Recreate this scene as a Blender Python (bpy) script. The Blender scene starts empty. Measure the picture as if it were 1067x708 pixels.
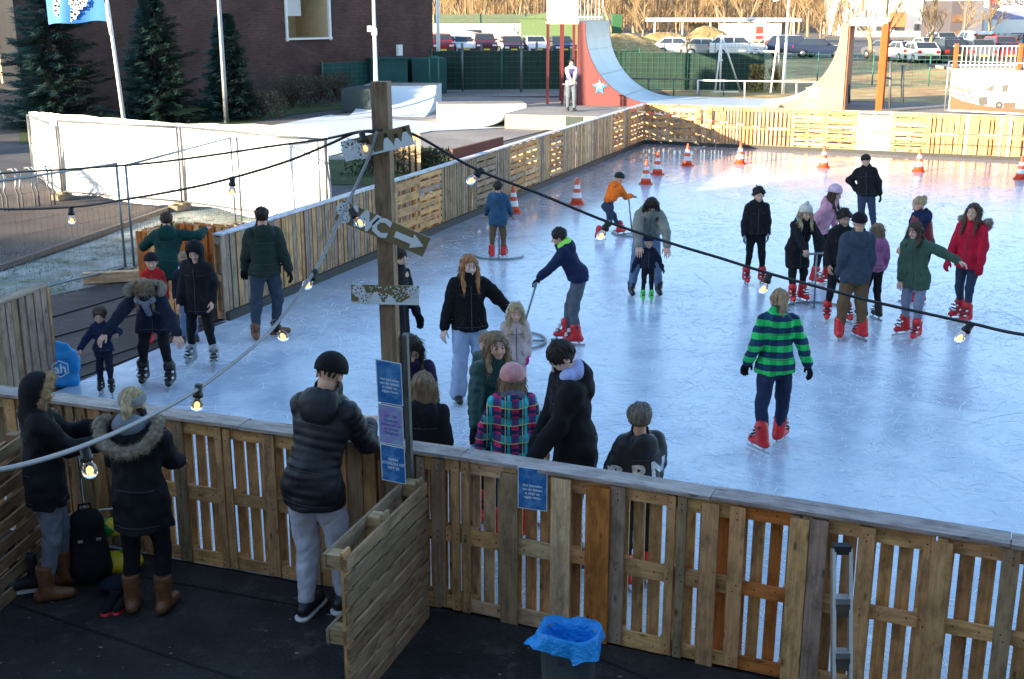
import bpy, math, random
import numpy as np
from mathutils import Vector, Matrix
random.seed(7); RNG=np.random.RandomState(5)
PI=math.pi
scn=bpy.context.scene; col=scn.collection
# ------------------------------------------------------------------ camera frame (photo is 1067 x 708)
CX,CY,FL,CH,PT=533.5,354,1262.,4.3,math.radians(15.67)
def at(x,y,z=0.):
    u=(x-CX)/FL; v=-(y-CY)/FL
    dy=math.cos(PT)+v*math.sin(PT); dz=-math.sin(PT)+v*math.cos(PT)
    t=(z-CH)/dz; return Vector((u*t,dy*t,z))
def atd(x,y,Y):
    u=(x-CX)/FL; v=-(y-CY)/FL
    dy=math.cos(PT)+v*math.sin(PT); dz=-math.sin(PT)+v*math.cos(PT)
    t=Y/dy; return Vector((u*t,Y,CH+dz*t))
# ------------------------------------------------------------------ tags
def tag(o,label=None,cat=None,group=None,kind=None):
    if label: o['label']=label
    if cat: o['category']=cat
    if group: o['group']=group
    if kind: o['kind']=kind
    return o
def empty(name,loc=(0,0,0),rz=0.):
    o=bpy.data.objects.new(name,None); col.objects.link(o)
    o.location=loc; o.rotation_euler=(0,0,rz); o.empty_display_size=.2; return o
def copy_tree(o,parent=None):
    c=o.copy(); col.objects.link(c); c.parent=parent
    for ch in list(o.children): copy_tree(ch,c)
    return c
# ------------------------------------------------------------------ materials
def N(nt,t,**kw):
    n=nt.nodes.new(t)
    for k,v in kw.items():
        if k in n.inputs: n.inputs[k].default_value=v
        else: setattr(n,k,v)
    return n
MATS={}
def mat(name,c=(.5,.5,.5),rough=.6,metal=0.,var=.15,vs=6.,bump=0.,bs=40.,spec=.5,coat=0.,emit=None,es=0.,attr=None,stretch=None,sheen=0.,alpha=None,trans=0.,uv=False,var2=0.,vs2=.6):
    if name in MATS: return MATS[name]
    m=bpy.data.materials.new(name); m.use_nodes=True; nt=m.node_tree; b=nt.nodes['Principled BSDF']; L=nt.links.new
    b.inputs['Roughness'].default_value=rough; b.inputs['Metallic'].default_value=metal
    b.inputs['Specular IOR Level'].default_value=spec; b.inputs['Coat Weight'].default_value=coat
    b.inputs['Transmission Weight'].default_value=trans; b.inputs['Sheen Weight'].default_value=sheen
    tc=N(nt,'ShaderNodeTexCoord'); mp=N(nt,'ShaderNodeMapping')
    L(tc.outputs['UV' if uv else 'Object'],mp.inputs['Vector'])
    if stretch: mp.inputs['Scale'].default_value=stretch
    base=N(nt,'ShaderNodeRGB'); base.outputs[0].default_value=(*c,1)
    src=base.outputs[0]
    if attr:
        a=N(nt,'ShaderNodeVertexColor',layer_name=attr); 
        mx=N(nt,'ShaderNodeMix',data_type='RGBA',blend_type='MULTIPLY'); mx.inputs['Factor'].default_value=1
        L(src,mx.inputs[6]); L(a.outputs['Color'],mx.inputs[7]); src=mx.outputs[2]
    for (v,s) in ((var,vs),(var2,vs2)):
        if v<=0: continue
        n=N(nt,'ShaderNodeTexNoise',Scale=s,Detail=5.,Roughness=.6); L(mp.outputs[0],n.inputs['Vector'])
        r=N(nt,'ShaderNodeMapRange'); r.inputs['From Min'].default_value=.3; r.inputs['From Max'].default_value=.7
        r.inputs['To Min'].default_value=1-v; r.inputs['To Max'].default_value=1+v
        L(n.outputs['Fac'],r.inputs['Value'])
        mu=N(nt,'ShaderNodeMix',data_type='RGBA',blend_type='MULTIPLY'); mu.inputs['Factor'].default_value=1
        L(src,mu.inputs[6]); L(r.outputs[0],mu.inputs[7]); src=mu.outputs[2]
    L(src,b.inputs['Base Color'])
    if bump>0:
        n=N(nt,'ShaderNodeTexNoise',Scale=bs,Detail=4.); L(mp.outputs[0],n.inputs['Vector'])
        bp=N(nt,'ShaderNodeBump',Strength=bump,Distance=.02); L(n.outputs['Fac'],bp.inputs['Height']); L(bp.outputs[0],b.inputs['Normal'])
    if emit: b.inputs['Emission Color'].default_value=(*emit,1); b.inputs['Emission Strength'].default_value=es
    if alpha is not None: b.inputs['Alpha'].default_value=alpha
    MATS[name]=m; m['b']=1; return m
def wood_mat(name,c=(1,1,1),rough=.75):
    """board colour comes from the mesh attribute 'tint'; grain, knots and stains run along the UV u direction"""
    m=bpy.data.materials.new(name); m.use_nodes=True; nt=m.node_tree; b=nt.nodes['Principled BSDF']; L=nt.links.new
    b.inputs['Roughness'].default_value=rough; b.inputs['Specular IOR Level'].default_value=.25
    tc=N(nt,'ShaderNodeTexCoord'); a=N(nt,'ShaderNodeVertexColor',layer_name='tint')
    mp=N(nt,'ShaderNodeMapping'); mp.inputs['Scale'].default_value=(2.2,42,1); L(tc.outputs['UV'],mp.inputs[0])
    g=N(nt,'ShaderNodeTexNoise',Scale=1.,Detail=6.,Roughness=.65,Distortion=.6); L(mp.outputs[0],g.inputs['Vector'])
    rg=N(nt,'ShaderNodeMapRange'); rg.inputs['From Min'].default_value=.3; rg.inputs['From Max'].default_value=.7; rg.inputs['To Min'].default_value=.74; rg.inputs['To Max'].default_value=1.3
    L(g.outputs['Fac'],rg.inputs['Value'])
    mp2=N(nt,'ShaderNodeMapping'); mp2.inputs['Scale'].default_value=(3.,7.,1); L(tc.outputs['UV'],mp2.inputs[0])
    s=N(nt,'ShaderNodeTexNoise',Scale=1.3,Detail=5.,Roughness=.7); L(mp2.outputs[0],s.inputs['Vector'])
    rs=N(nt,'ShaderNodeMapRange'); rs.inputs['From Min'].default_value=.36; rs.inputs['From Max'].default_value=.56; rs.inputs['To Min'].default_value=.62; rs.inputs['To Max'].default_value=1.15
    L(s.outputs['Fac'],rs.inputs['Value'])
    vo=N(nt,'ShaderNodeTexVoronoi',Scale=1.); mp3=N(nt,'ShaderNodeMapping'); mp3.inputs['Scale'].default_value=(3.4,9,1); L(tc.outputs['UV'],mp3.inputs[0]); L(mp3.outputs[0],vo.inputs['Vector'])
    rk=N(nt,'ShaderNodeMapRange'); rk.inputs['From Min'].default_value=.06; rk.inputs['From Max'].default_value=.15; rk.inputs['To Min'].default_value=.35; rk.inputs['To Max'].default_value=1.
    L(vo.outputs['Distance'],rk.inputs['Value'])
    m1=N(nt,'ShaderNodeMath',operation='MULTIPLY'); L(rg.outputs[0],m1.inputs[0]); L(rs.outputs[0],m1.inputs[1])
    m2=N(nt,'ShaderNodeMath',operation='MULTIPLY'); L(m1.outputs[0],m2.inputs[0]); L(rk.outputs[0],m2.inputs[1])
    mx=N(nt,'ShaderNodeMix',data_type='RGBA',blend_type='MULTIPLY'); mx.inputs['Factor'].default_value=1
    L(a.outputs['Color'],mx.inputs[6]); L(m2.outputs[0],mx.inputs[7]); L(mx.outputs[2],b.inputs['Base Color'])
    bp=N(nt,'ShaderNodeBump',Strength=.35,Distance=.004); L(g.outputs['Fac'],bp.inputs['Height']); L(bp.outputs[0],b.inputs['Normal'])
    return m
WOOD=wood_mat('weathered_wood')
# ------------------------------------------------------------------ mesh builder
class MB:
    def __init__(s): s.v=[];s.f=[];s.uv=[];s.c=[];s.mi=[];s.sm=[]
    def face(s,idx,uv=None,c=(1,1,1),mi=0,sm=False):
        s.f.append(tuple(idx)); s.uv.append(uv or [(0,0)]*len(idx)); s.c.append(c); s.mi.append(mi); s.sm.append(sm)
    def poly(s,pts,c=(1,1,1),mi=0):
        n=len(s.v); s.v+= [tuple(p) for p in pts]; s.face(range(n,n+len(pts)),[(p[0],p[1]) for p in pts],c,mi)
    def box(s,ce,sz,M=None,c=(1,1,1),mi=0,ax=None):
        """box; ax = axis index the grain runs along (default longest)"""
        hx,hy,hz=[d/2 for d in sz]; n=len(s.v); M=M or Matrix.Identity(3); ce=Vector(ce)
        for X in (-hx,hx):
            for Y in (-hy,hy):
                for Z in (-hz,hz): s.v.append(tuple(ce+M@Vector((X,Y,Z))))
        if ax is None: ax=max(range(3),key=lambda i:sz[i])
        ou,ov=random.random()*50,random.random()*50
        loc=[(X,Y,Z) for X in (-hx,hx) for Y in (-hy,hy) for Z in (-hz,hz)]
        for fi in ((0,1,3,2),(4,6,7,5),(0,4,5,1),(2,3,7,6),(0,2,6,4),(1,5,7,3)):
            pts=[loc[i] for i in fi]
            dims=[k for k in range(3) if max(p[k] for p in pts)-min(p[k] for p in pts)>1e-9]
            if ax in dims: o=[k for k in dims if k!=ax]; o=o[0] if o else ax; uv=[(ou+p[ax],ov+p[o]+fi[0]*.37) for p in pts]
            else: uv=[(ou+p[dims[0]]*.3,ov+p[dims[-1]]) for p in pts] if dims else [(0,0)]*4
            s.face([n+i for i in fi],uv,c,mi)
    def beam(s,a,b,w,h,c=(1,1,1),mi=0,up=(0,0,1)):
        a=Vector(a);b=Vector(b);d=b-a; L=d.length; z=d.normalized(); u=Vector(up)
        if abs(z.dot(u))>.98: u=Vector((0,1,0))
        x=u.cross(z).normalized(); y=z.cross(x)
        M=Matrix((x,y,z)).transposed(); s.box((a+b)/2,(w,h,L),M,c,mi,2)
    def tube(s,pts,r,n=8,c=(1,1,1),mi=0,cap=True,closed=False):
        pts=[Vector(p) for p in pts]; k=len(pts); base=len(s.v)
        rr=r if isinstance(r,(list,tuple)) else [r]*k
        prev=None
        for i,p in enumerate(pts):
            d=(pts[(i+1)%k]-pts[i-1]) if closed else (pts[min(i+1,k-1)]-pts[max(i-1,0)])
            if d.length<1e-9: d=Vector((0,0,1))
            d.normalize()
            if prev is None:
                u=Vector((0,0,1)) if abs(d.z)<.9 else Vector((1,0,0)); x=u.cross(d).normalized()
            else: x=(prev-d*prev.dot(d)).normalized()
            prev=x; y=d.cross(x)
            for j in range(n):
                a=2*PI*j/n; s.v.append(tuple(p+(x*math.cos(a)+y*math.sin(a))*rr[i]))
        for i in range(k if closed else k-1):
            i2=(i+1)%k
            for j in range(n):
                j2=(j+1)%n
                s.face((base+i*n+j,base+i*n+j2,base+i2*n+j2,base+i2*n+j),None,c,mi,True)
        if cap and not closed:
            s.face([base+j for j in range(n)][::-1],None,c,mi); s.face([base+(k-1)*n+j for j in range(n)],None,c,mi)
    def lathe(s,prof,ce=(0,0,0),n=16,c=(1,1,1),mi=0,sm=True,cols=None,M=None,cap=True):
        base=len(s.v); ce=Vector(ce); M=M or Matrix.Identity(3)
        for r,z in prof:
            for j in range(n):
                a=2*PI*j/n; s.v.append(tuple(ce+M@Vector((r*math.cos(a),r*math.sin(a),z))))
        for i in range(len(prof)-1):
            for j in range(n):
                j2=(j+1)%n; s.face((base+i*n+j,base+i*n+j2,base+(i+1)*n+j2,base+(i+1)*n+j),None,cols[i] if cols else c,mi,sm)
        if cap:
            s.face([base+j for j in range(n)][::-1],None,c,mi); s.face([base+(len(prof)-1)*n+j for j in range(n)],None,c,mi)
    def prism(s,pts2,org,ux,uy,th,c=(1,1,1),mi=0):
        """extrude a 2D outline (in axes ux,uy at org) by th along ux x uy"""
        ux=Vector(ux);uy=Vector(uy);nn=ux.cross(uy).normalized();org=Vector(org); n=len(s.v);k=len(pts2)
        s.pc=getattr(s,"pc",0)+1; th=th*(1+.012*(s.pc%60)) if abs(th)<.02 else th      # never two flush faces in one plane
        for t in (0,th):
            for p in pts2: s.v.append(tuple(org+ux*p[0]+uy*p[1]+nn*t))
        s.face([n+i for i in range(k)][::-1],[(p[0],p[1]) for p in pts2][::-1],c,mi); s.face([n+k+i for i in range(k)],[(p[0],p[1]) for p in pts2],c,mi)
        for i in range(k):
            j=(i+1)%k; s.face((n+i,n+j,n+k+j,n+k+i),None,c,mi)
    def text(s,txt,org,ux,uy,size,c=(1,1,1),mi=0,lift=.002,align='CENTER',bold=0.,space=1.):
        cu=bpy.data.curves.new('t','FONT'); cu.body=txt; cu.size=size; cu.align_x=align; cu.align_y='CENTER'; cu.offset=bold; cu.space_line=space; cu.resolution_u=2
        o=bpy.data.objects.new('t',cu); me=o.to_mesh(); ux=Vector(ux);uy=Vector(uy);nn=ux.cross(uy).normalized(); org=Vector(org); n=len(s.v)
        for v in me.vertices: s.v.append(tuple(org+ux*v.co.x+uy*v.co.y+nn*lift))
        for p in me.polygons: s.face([n+i for i in p.vertices],None,c,mi)
        o.to_mesh_clear(); bpy.data.objects.remove(o); bpy.data.curves.remove(cu)
    def build(s,name,mats,parent=None,loc=None,rz=0.):
        me=bpy.data.meshes.new(name); V=s.v
        if loc is not None:
            R=Matrix.Rotation(-rz,3,'Z'); l=Vector(loc); V=[tuple(R@(Vector(p)-l)) for p in V]
        me.from_pydata(V,[],s.f); 
        if not isinstance(mats,(list,tuple)): mats=[mats]
        for m in mats: me.materials.append(m)
        me.polygons.foreach_set('material_index',s.mi); me.polygons.foreach_set('use_smooth',s.sm)
        uvl=me.uv_layers.new(name='UVMap'); uvl.data.foreach_set('uv',[x for f in s.uv for p in f for x in p])
        ca=me.color_attributes.new('tint','FLOAT_COLOR','CORNER')
        ca.data.foreach_set('color',[x for f,cc in zip(s.f,s.c) for _ in f for x in (cc[0],cc[1],cc[2],1.)])
        o=bpy.data.objects.new(name,me); col.objects.link(o)
        if loc is not None: o.location=loc; o.rotation_euler=(0,0,rz)
        if parent: o.parent=parent
        return o
def jit(c,a=.12):
    k=1+random.uniform(-a,a); return tuple(max(0,x*k*(1+random.uniform(-.04,.04))) for x in c)
# ------------------------------------------------------------------ signed-distance modelling (people, bags)
def snet(V,lo,h):
    S=V<0
    c=[S[i:S.shape[0]-1+i,j:S.shape[1]-1+j,k:S.shape[2]-1+k] for i in (0,1) for j in (0,1) for k in (0,1)]
    cnt=sum(x.astype(np.int8) for x in c); act=(cnt>0)&(cnt<8)
    idx=np.argwhere(act); n=len(idx)
    if n==0: return np.zeros((0,3)),np.zeros((0,4),int)
    off=np.array([(i,j,k) for i in (0,1) for j in (0,1) for k in (0,1)])
    vals=np.stack([V[idx[:,0]+o[0],idx[:,1]+o[1],idx[:,2]+o[2]] for o in off],1)
    acc=np.zeros((n,3)); w=np.zeros(n)
    for a in range(8):
        for b in range(a+1,8):
            if np.abs(off[a]-off[b]).sum()!=1: continue
            va,vb=vals[:,a],vals[:,b]; m=(va<0)!=(vb<0); t=np.where(m,va/np.where(m,va-vb,1),0)
            acc+=np.where(m[:,None],off[a]+t[:,None]*(off[b]-off[a]),0); w+=m
    P=(idx+acc/w[:,None])*h+lo
    ids=-np.ones(act.shape,int); ids[act]=np.arange(n)
    F=[]
    for ax in range(3):
        sl0=[slice(None)]*3; sl1=[slice(None)]*3; sl0[ax]=slice(0,-1); sl1[ax]=slice(1,None)
        A=S[tuple(sl0)];B=S[tuple(sl1)]; e=np.argwhere(A!=B)
        o1,o2=[(1,2),(2,0),(0,1)][ax]
        ok=(e[:,o1]>0)&(e[:,o2]>0)&(e[:,o1]<S.shape[o1]-1)&(e[:,o2]<S.shape[o2]-1); e=e[ok]
        ins=A[e[:,0],e[:,1],e[:,2]]
        def g(d1,d2):
            q=e.copy(); q[:,o1]-=d1; q[:,o2]-=d2; return ids[q[:,0],q[:,1],q[:,2]]
        q=np.stack([g(1,1),g(0,1),g(0,0),g(1,0)],1)
        q[~ins]=q[~ins][:,::-1]; F.append(q)
    return P,np.concatenate(F)
def smin(a,b,k):
    if k<=0: return np.minimum(a,b)
    h=np.clip(.5+.5*(b-a)/k,0,1); return b+(a-b)*h-k*h*(1-h)
class Fd:
    def __init__(s): s.ops=[]; s.lo=np.array([9.]*3); s.hi=-s.lo
    def _b(s,p,r): p=np.array(p,float); s.lo=np.minimum(s.lo,p-r); s.hi=np.maximum(s.hi,p+r)
    def cone(s,a,b,ra,rb,k=.02,flat=None,fax=None,puff=None,sub=False):
        """rounded cone a->b; flat = squash factor along unit axis fax; puff=(spacing,amp)"""
        a=np.array(a,float);b=np.array(b,float)
        if not sub: s._b(a,ra+.03); s._b(b,rb+.03)
        s.ops.append(('c',a,b,ra,rb,k,flat,None if fax is None else np.array(fax,float),puff,sub)); return s
    def ell(s,c,r,R=None,k=.02,sub=False):
        c=np.array(c,float); r=np.array(r,float); R=np.eye(3) if R is None else np.array(R,float)  # columns = axes
        if not sub: s._b(c,r.max()+.02)
        s.ops.append(('e',c,r,R,k,sub)); return s
    def cut(s,n,o): s.ops.append(('p',np.array(n,float),np.array(o,float))); return s      # keeps the side n points to
    def fn(s,f): s.ops.append(('f',f)); return s
    def ev(s,P):
        d=np.full(len(P),9.,np.float32)
        for o in s.ops:
            if o[0]=='c':
                _,a,b,ra,rb,k,flat,fax,puff,sub=o; q=P-a; ab=b-a; L2=max(ab@ab,1e-9)
                t=(q@ab)/L2; tc=np.clip(t,0,1); q=q-tc[:,None]*ab
                if flat:
                    m=q@fax; q=q+np.outer(m*(1/flat-1),fax)
                e=np.sqrt((q*q).sum(1)); e=e-(ra+(rb-ra)*tc)
                if puff: e=e-puff[1]*(np.abs(np.sin(PI*t*math.sqrt(L2)/puff[0]))-.6)
                if flat: e=e*(.5+.5*flat)
                if sub: d=np.maximum(d,-e)
                else: d=smin(d,e,k)
            elif o[0]=='e':
                _,c,r,R,k,sub=o; q=(P-c)@R; k0=np.sqrt(((q/r)**2).sum(1)); k1=np.sqrt(((q/(r*r))**2).sum(1))+1e-9; e=k0*(k0-1)/k1
                if sub: d=np.maximum(d,-e)
                else: d=smin(d,e,k)
            elif o[0]=='p': d=np.maximum(d,-((P-o[2])@o[1]))
            else: d=o[1](P,d)
        return d
    def mesh(s,vox):
        lo=s.lo-vox*2; n=np.ceil((s.hi+vox*2-lo)/vox).astype(int)+1
        g=[lo[i]+np.arange(n[i])*vox for i in range(3)]
        P=np.stack(np.meshgrid(*g,indexing='ij'),-1).reshape(-1,3).astype(np.float32)
        V=s.ev(P).reshape(n)
        return snet(V,lo,vox)
def noise_fn(amp,f,seed=0):
    r=np.random.RandomState(seed); K=[(r.normal(size=3),r.rand()*6.28) for _ in range(5)]
    K=[(k/np.linalg.norm(k)*f*(.7+.9*r.rand()),p) for k,p in K]
    def fn(P,d):
        m=np.abs(d)<.06; Q=P[m]; w=0
        for k,p in K: w=w+np.sin(Q@k+p+1.5*np.sin(Q@k[[1,2,0]]*.6))
        d=d.copy(); d[m]+=amp*w/3; return d
    return fn
def np_obj(name,parts,mats,parent=None,loc=None):
    """parts: list of (verts, quads, material index)"""
    vs=[];fs=[];mi=[];o=0
    for v,f,m in parts:
        vs.append(v); fs.append(np.asarray(f)+o); mi.append(np.full(len(f),m)); o+=len(v)
    v=np.concatenate(vs); f=np.concatenate(fs); mi=np.concatenate(mi)
    me=bpy.data.meshes.new(name); me.vertices.add(len(v)); me.vertices.foreach_set('co',v.astype(np.float32).ravel())
    me.loops.add(f.size); me.loops.foreach_set('vertex_index',f.astype(np.int32).ravel())
    me.polygons.add(len(f)); me.polygons.foreach_set('loop_start',np.arange(len(f),dtype=np.int32)*4)
    try: me.polygons.foreach_set('loop_total',np.full(len(f),4,np.int32))
    except Exception: pass
    me.polygons.foreach_set('material_index',mi.astype(np.int32)); me.polygons.foreach_set('use_smooth',np.ones(len(f),bool))
    for m in mats: me.materials.append(m)
    me.update(calc_edges=True); me.validate()
    ob=bpy.data.objects.new(name,me); col.objects.link(ob)
    if parent: ob.parent=parent
    if loc is not None: ob.location=loc
    return ob
# ------------------------------------------------------------------ people
def nv(v): v=np.array(v,float); return v/max(np.linalg.norm(v),1e-9)
def ik(a,t,l1,l2,hint):
    a=np.array(a,float);t=np.array(t,float); d=t-a; L=np.linalg.norm(d); 
    if L>(l1+l2)*.995: t=a+d/L*(l1+l2)*.995; d=t-a; L=np.linalg.norm(d)
    x=(l1*l1-l2*l2+L*L)/(2*L); hgt=math.sqrt(max(l1*l1-x*x,0)); u=d/L; h=np.array(hint,float); h=h-u*(h@u); h=nv(h)
    return a+u*x+h*hgt, t
def rotz(a): c,s=math.cos(a),math.sin(a); return np.array([[c,-s,0],[s,c,0],[0,0,1.]])
def rotx(a): c,s=math.cos(a),math.sin(a); return np.array([[1,0,0],[0,c,-s],[0,s,c]])
def roty(a): c,s=math.cos(a),math.sin(a); return np.array([[c,0,s],[0,1,0],[-s,0,c]])
def cm(name,c,rough=.85,**k): return mat(name,c,rough,var=k.pop('var',.18),vs=k.pop('vs',14.),bump=k.pop('bump',.25),bs=k.pop('bs',160.),spec=k.pop('spec',.2),sheen=k.pop('sheen',0.),**k)
SK=mat('skin',(.66,.38,.27),.55,var=.08,vs=9.,bump=.05,bs=120.,spec=.3)
SKT=mat('skin_tan',(.42,.24,.16),.55,var=.08,vs=9.,spec=.3)
EYE=mat('eye_dark',(.03,.02,.018),.2,var=0.); EYW=mat('eye_white',(.75,.72,.68),.3,var=0.); LIP=mat('lips',(.5,.19,.17),.5,var=0.)
HAIR={k:mat('hair_'+k,c,.6,var=.4,vs=30.,bump=.5,bs=90.,stretch=(1.6,1.6,.22),spec=.35) for k,c in dict(dark=(.022,.015,.012),brown=(.07,.04,.024),light=(.22,.145,.085),blond=(.42,.31,.17),ginger=(.36,.15,.055),grey=(.16,.135,.11),sand=(.3,.2,.11)).items()}
FUR=mat('tan_fur',(.42,.28,.14),.9,var=.35,vs=40.,bump=.6,bs=160.); FURG=mat('grey_brown_fur',(.27,.22,.16),.9,var=.4,vs=40.,bump=.6,bs=160.)
BLK=cm('black_cloth',(.012,.012,.015)); BLKP=cm('black_puffer',(.012,.013,.018),.5,spec=.4); NAVY=cm('navy_cloth',(.012,.02,.06)); DNAVY=cm('dark_navy_cloth',(.012,.016,.032))
JEANL=cm('light_jeans',(.33,.42,.58),vs=8.); JEAN=cm('blue_jeans',(.14,.2,.32),vs=8.); JEAND=cm('dark_jeans',(.035,.05,.085)); GREYJ=cm('grey_jeans',(.17,.19,.23))
BOOTBR=mat('brown_leather',(.17,.065,.025),.45,var=.3,vs=14.); SHOEB=mat('black_leather',(.012,.012,.013),.35,var=.1); WHT=mat('white_shoe',(.75,.75,.74),.5,var=.05)
RED=mat('red_plastic',(.66,.018,.022),.38,var=.3,vs2=30.,var2=.12,vs=9.,spec=.5); DKP=mat('dark_buckle',(.02,.02,.025),.4,var=0.); WHP=mat('white_buckle',(.7,.7,.72),.35,var=0.)
STEEL=mat('steel',(.55,.57,.6),.3,metal=1.,var=.1); ALU=mat('aluminium',(.62,.63,.65),.4,metal=.9,var=.12)
GRNP=mat('green_plastic',(.1,.75,.12),.4,var=0.)
def stripes_mat(name,kind):
    m=bpy.data.materials.new(name); m.use_nodes=True; nt=m.node_tree; b=nt.nodes['Principled BSDF']; L=nt.links.new
    b.inputs['Roughness'].default_value=.75; b.inputs['Specular IOR Level'].default_value=.2
    tc=N(nt,'ShaderNodeTexCoord'); sx=N(nt,'ShaderNodeSeparateXYZ'); L(tc.outputs['Object'],sx.inputs[0])
    def wave(out,period,ph,duty):
        a=N(nt,'ShaderNodeMath',operation='MULTIPLY_ADD'); L(out,a.inputs[0]); a.inputs[1].default_value=1/period; a.inputs[2].default_value=ph
        f=N(nt,'ShaderNodeMath',operation='FRACT'); L(a.outputs[0],f.inputs[0])
        g=N(nt,'ShaderNodeMath',operation='LESS_THAN'); L(f.outputs[0],g.inputs[0]); g.inputs[1].default_value=duty; return g.outputs[0]
    def mix(f,a,c):
        x=N(nt,'ShaderNodeMix',data_type='RGBA'); L(f,x.inputs[0]) if not isinstance(f,float) else setattr(x.inputs[0],'default_value',f)
        for v,i in ((a,6),(c,7)):
            if isinstance(v,tuple): x.inputs[i].default_value=(*v,1)
            else: L(v,x.inputs[i])
        return x.outputs[2]
    if kind=='green':
        z=wave(sx.outputs['Z'],.125,.35,.5); xx=wave(sx.outputs['X'],.12,.2,.5)
        g=mix(xx,(.015,.42,.1),(.03,.62,.14)); n=mix(xx,(.012,.03,.07),(.012,.05,.11)); L(mix(z,g,n),b.inputs['Base Color'])
    else:
        z1=wave(sx.outputs['Z'],.15,.1,.45); x1=wave(sx.outputs['X'],.14,.3,.42); z2=wave(sx.outputs['Z'],.15,.55,.2); x2=wave(sx.outputs['X'],.14,.8,.16)
        a=mix(x1,(.012,.015,.05),(.62,.03,.14)); c=mix(x1,(.03,.36,.42),(.12,.06,.2)); q=mix(z1,a,c)
        z3=wave(sx.outputs['Z'],.15,.12,.05); x3=wave(sx.outputs['X'],.14,.55,.05)
        q=mix(z2,q,(.02,.04,.12)); q=mix(x2,q,(.03,.45,.5)); q=mix(z3,q,(.65,.6,.15)); q=mix(x3,q,(.6,.5,.25)); L(q,b.inputs['Base Color'])
    return m
GSTR=stripes_mat('green_navy_stripes','green'); PLAID=stripes_mat('plaid_cloth','plaid')

def hand_field(w,d,n,t,s,curl,glove=0.):
    """w wrist, d direction, n palm normal (towards palm side), t thumb side, s hand length, curl 0..1"""
    F=Fd(); d,n,t=nv(d),nv(n),nv(t); g=glove
    for o in (-.17,-.03,.1,.22):
        F.cone(w+d*.06*s+t*o*s*.7,w+d*.5*s+t*o*s,.095*s+g,.085*s+g,k=.006,flat=.75,fax=n)
    for o,l in ((-.19,.36),(-.06,.45),(.08,.5),(.22,.46)):
        a=curl*1.2; p0=w+d*.5*s+t*o*s; u1=d*math.cos(a*.8)+n*math.sin(a*.8); p1=p0+u1*l*.5*s
        u2=d*math.cos(a*1.9)+n*math.sin(a*1.9); p2=p1+u2*l*.5*s
        F.cone(p0,p1,.058*s+g,.052*s+g,k=.003).cone(p1,p2,.052*s+g,.042*s+g,k=.003)
    p0=w+d*.14*s+t*.2*s; p1=p0+(d*.75+t*.6+n*.3)*.27*s; p2=p1+(d*(1-.4*curl)+t*.15+n*(.2+.6*curl))*.22*s
    F.cone(p0,p1,.078*s+g,.062*s+g,k=.01).cone(p1,p2,.062*s+g,.048*s+g,k=.004)
    return F

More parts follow.
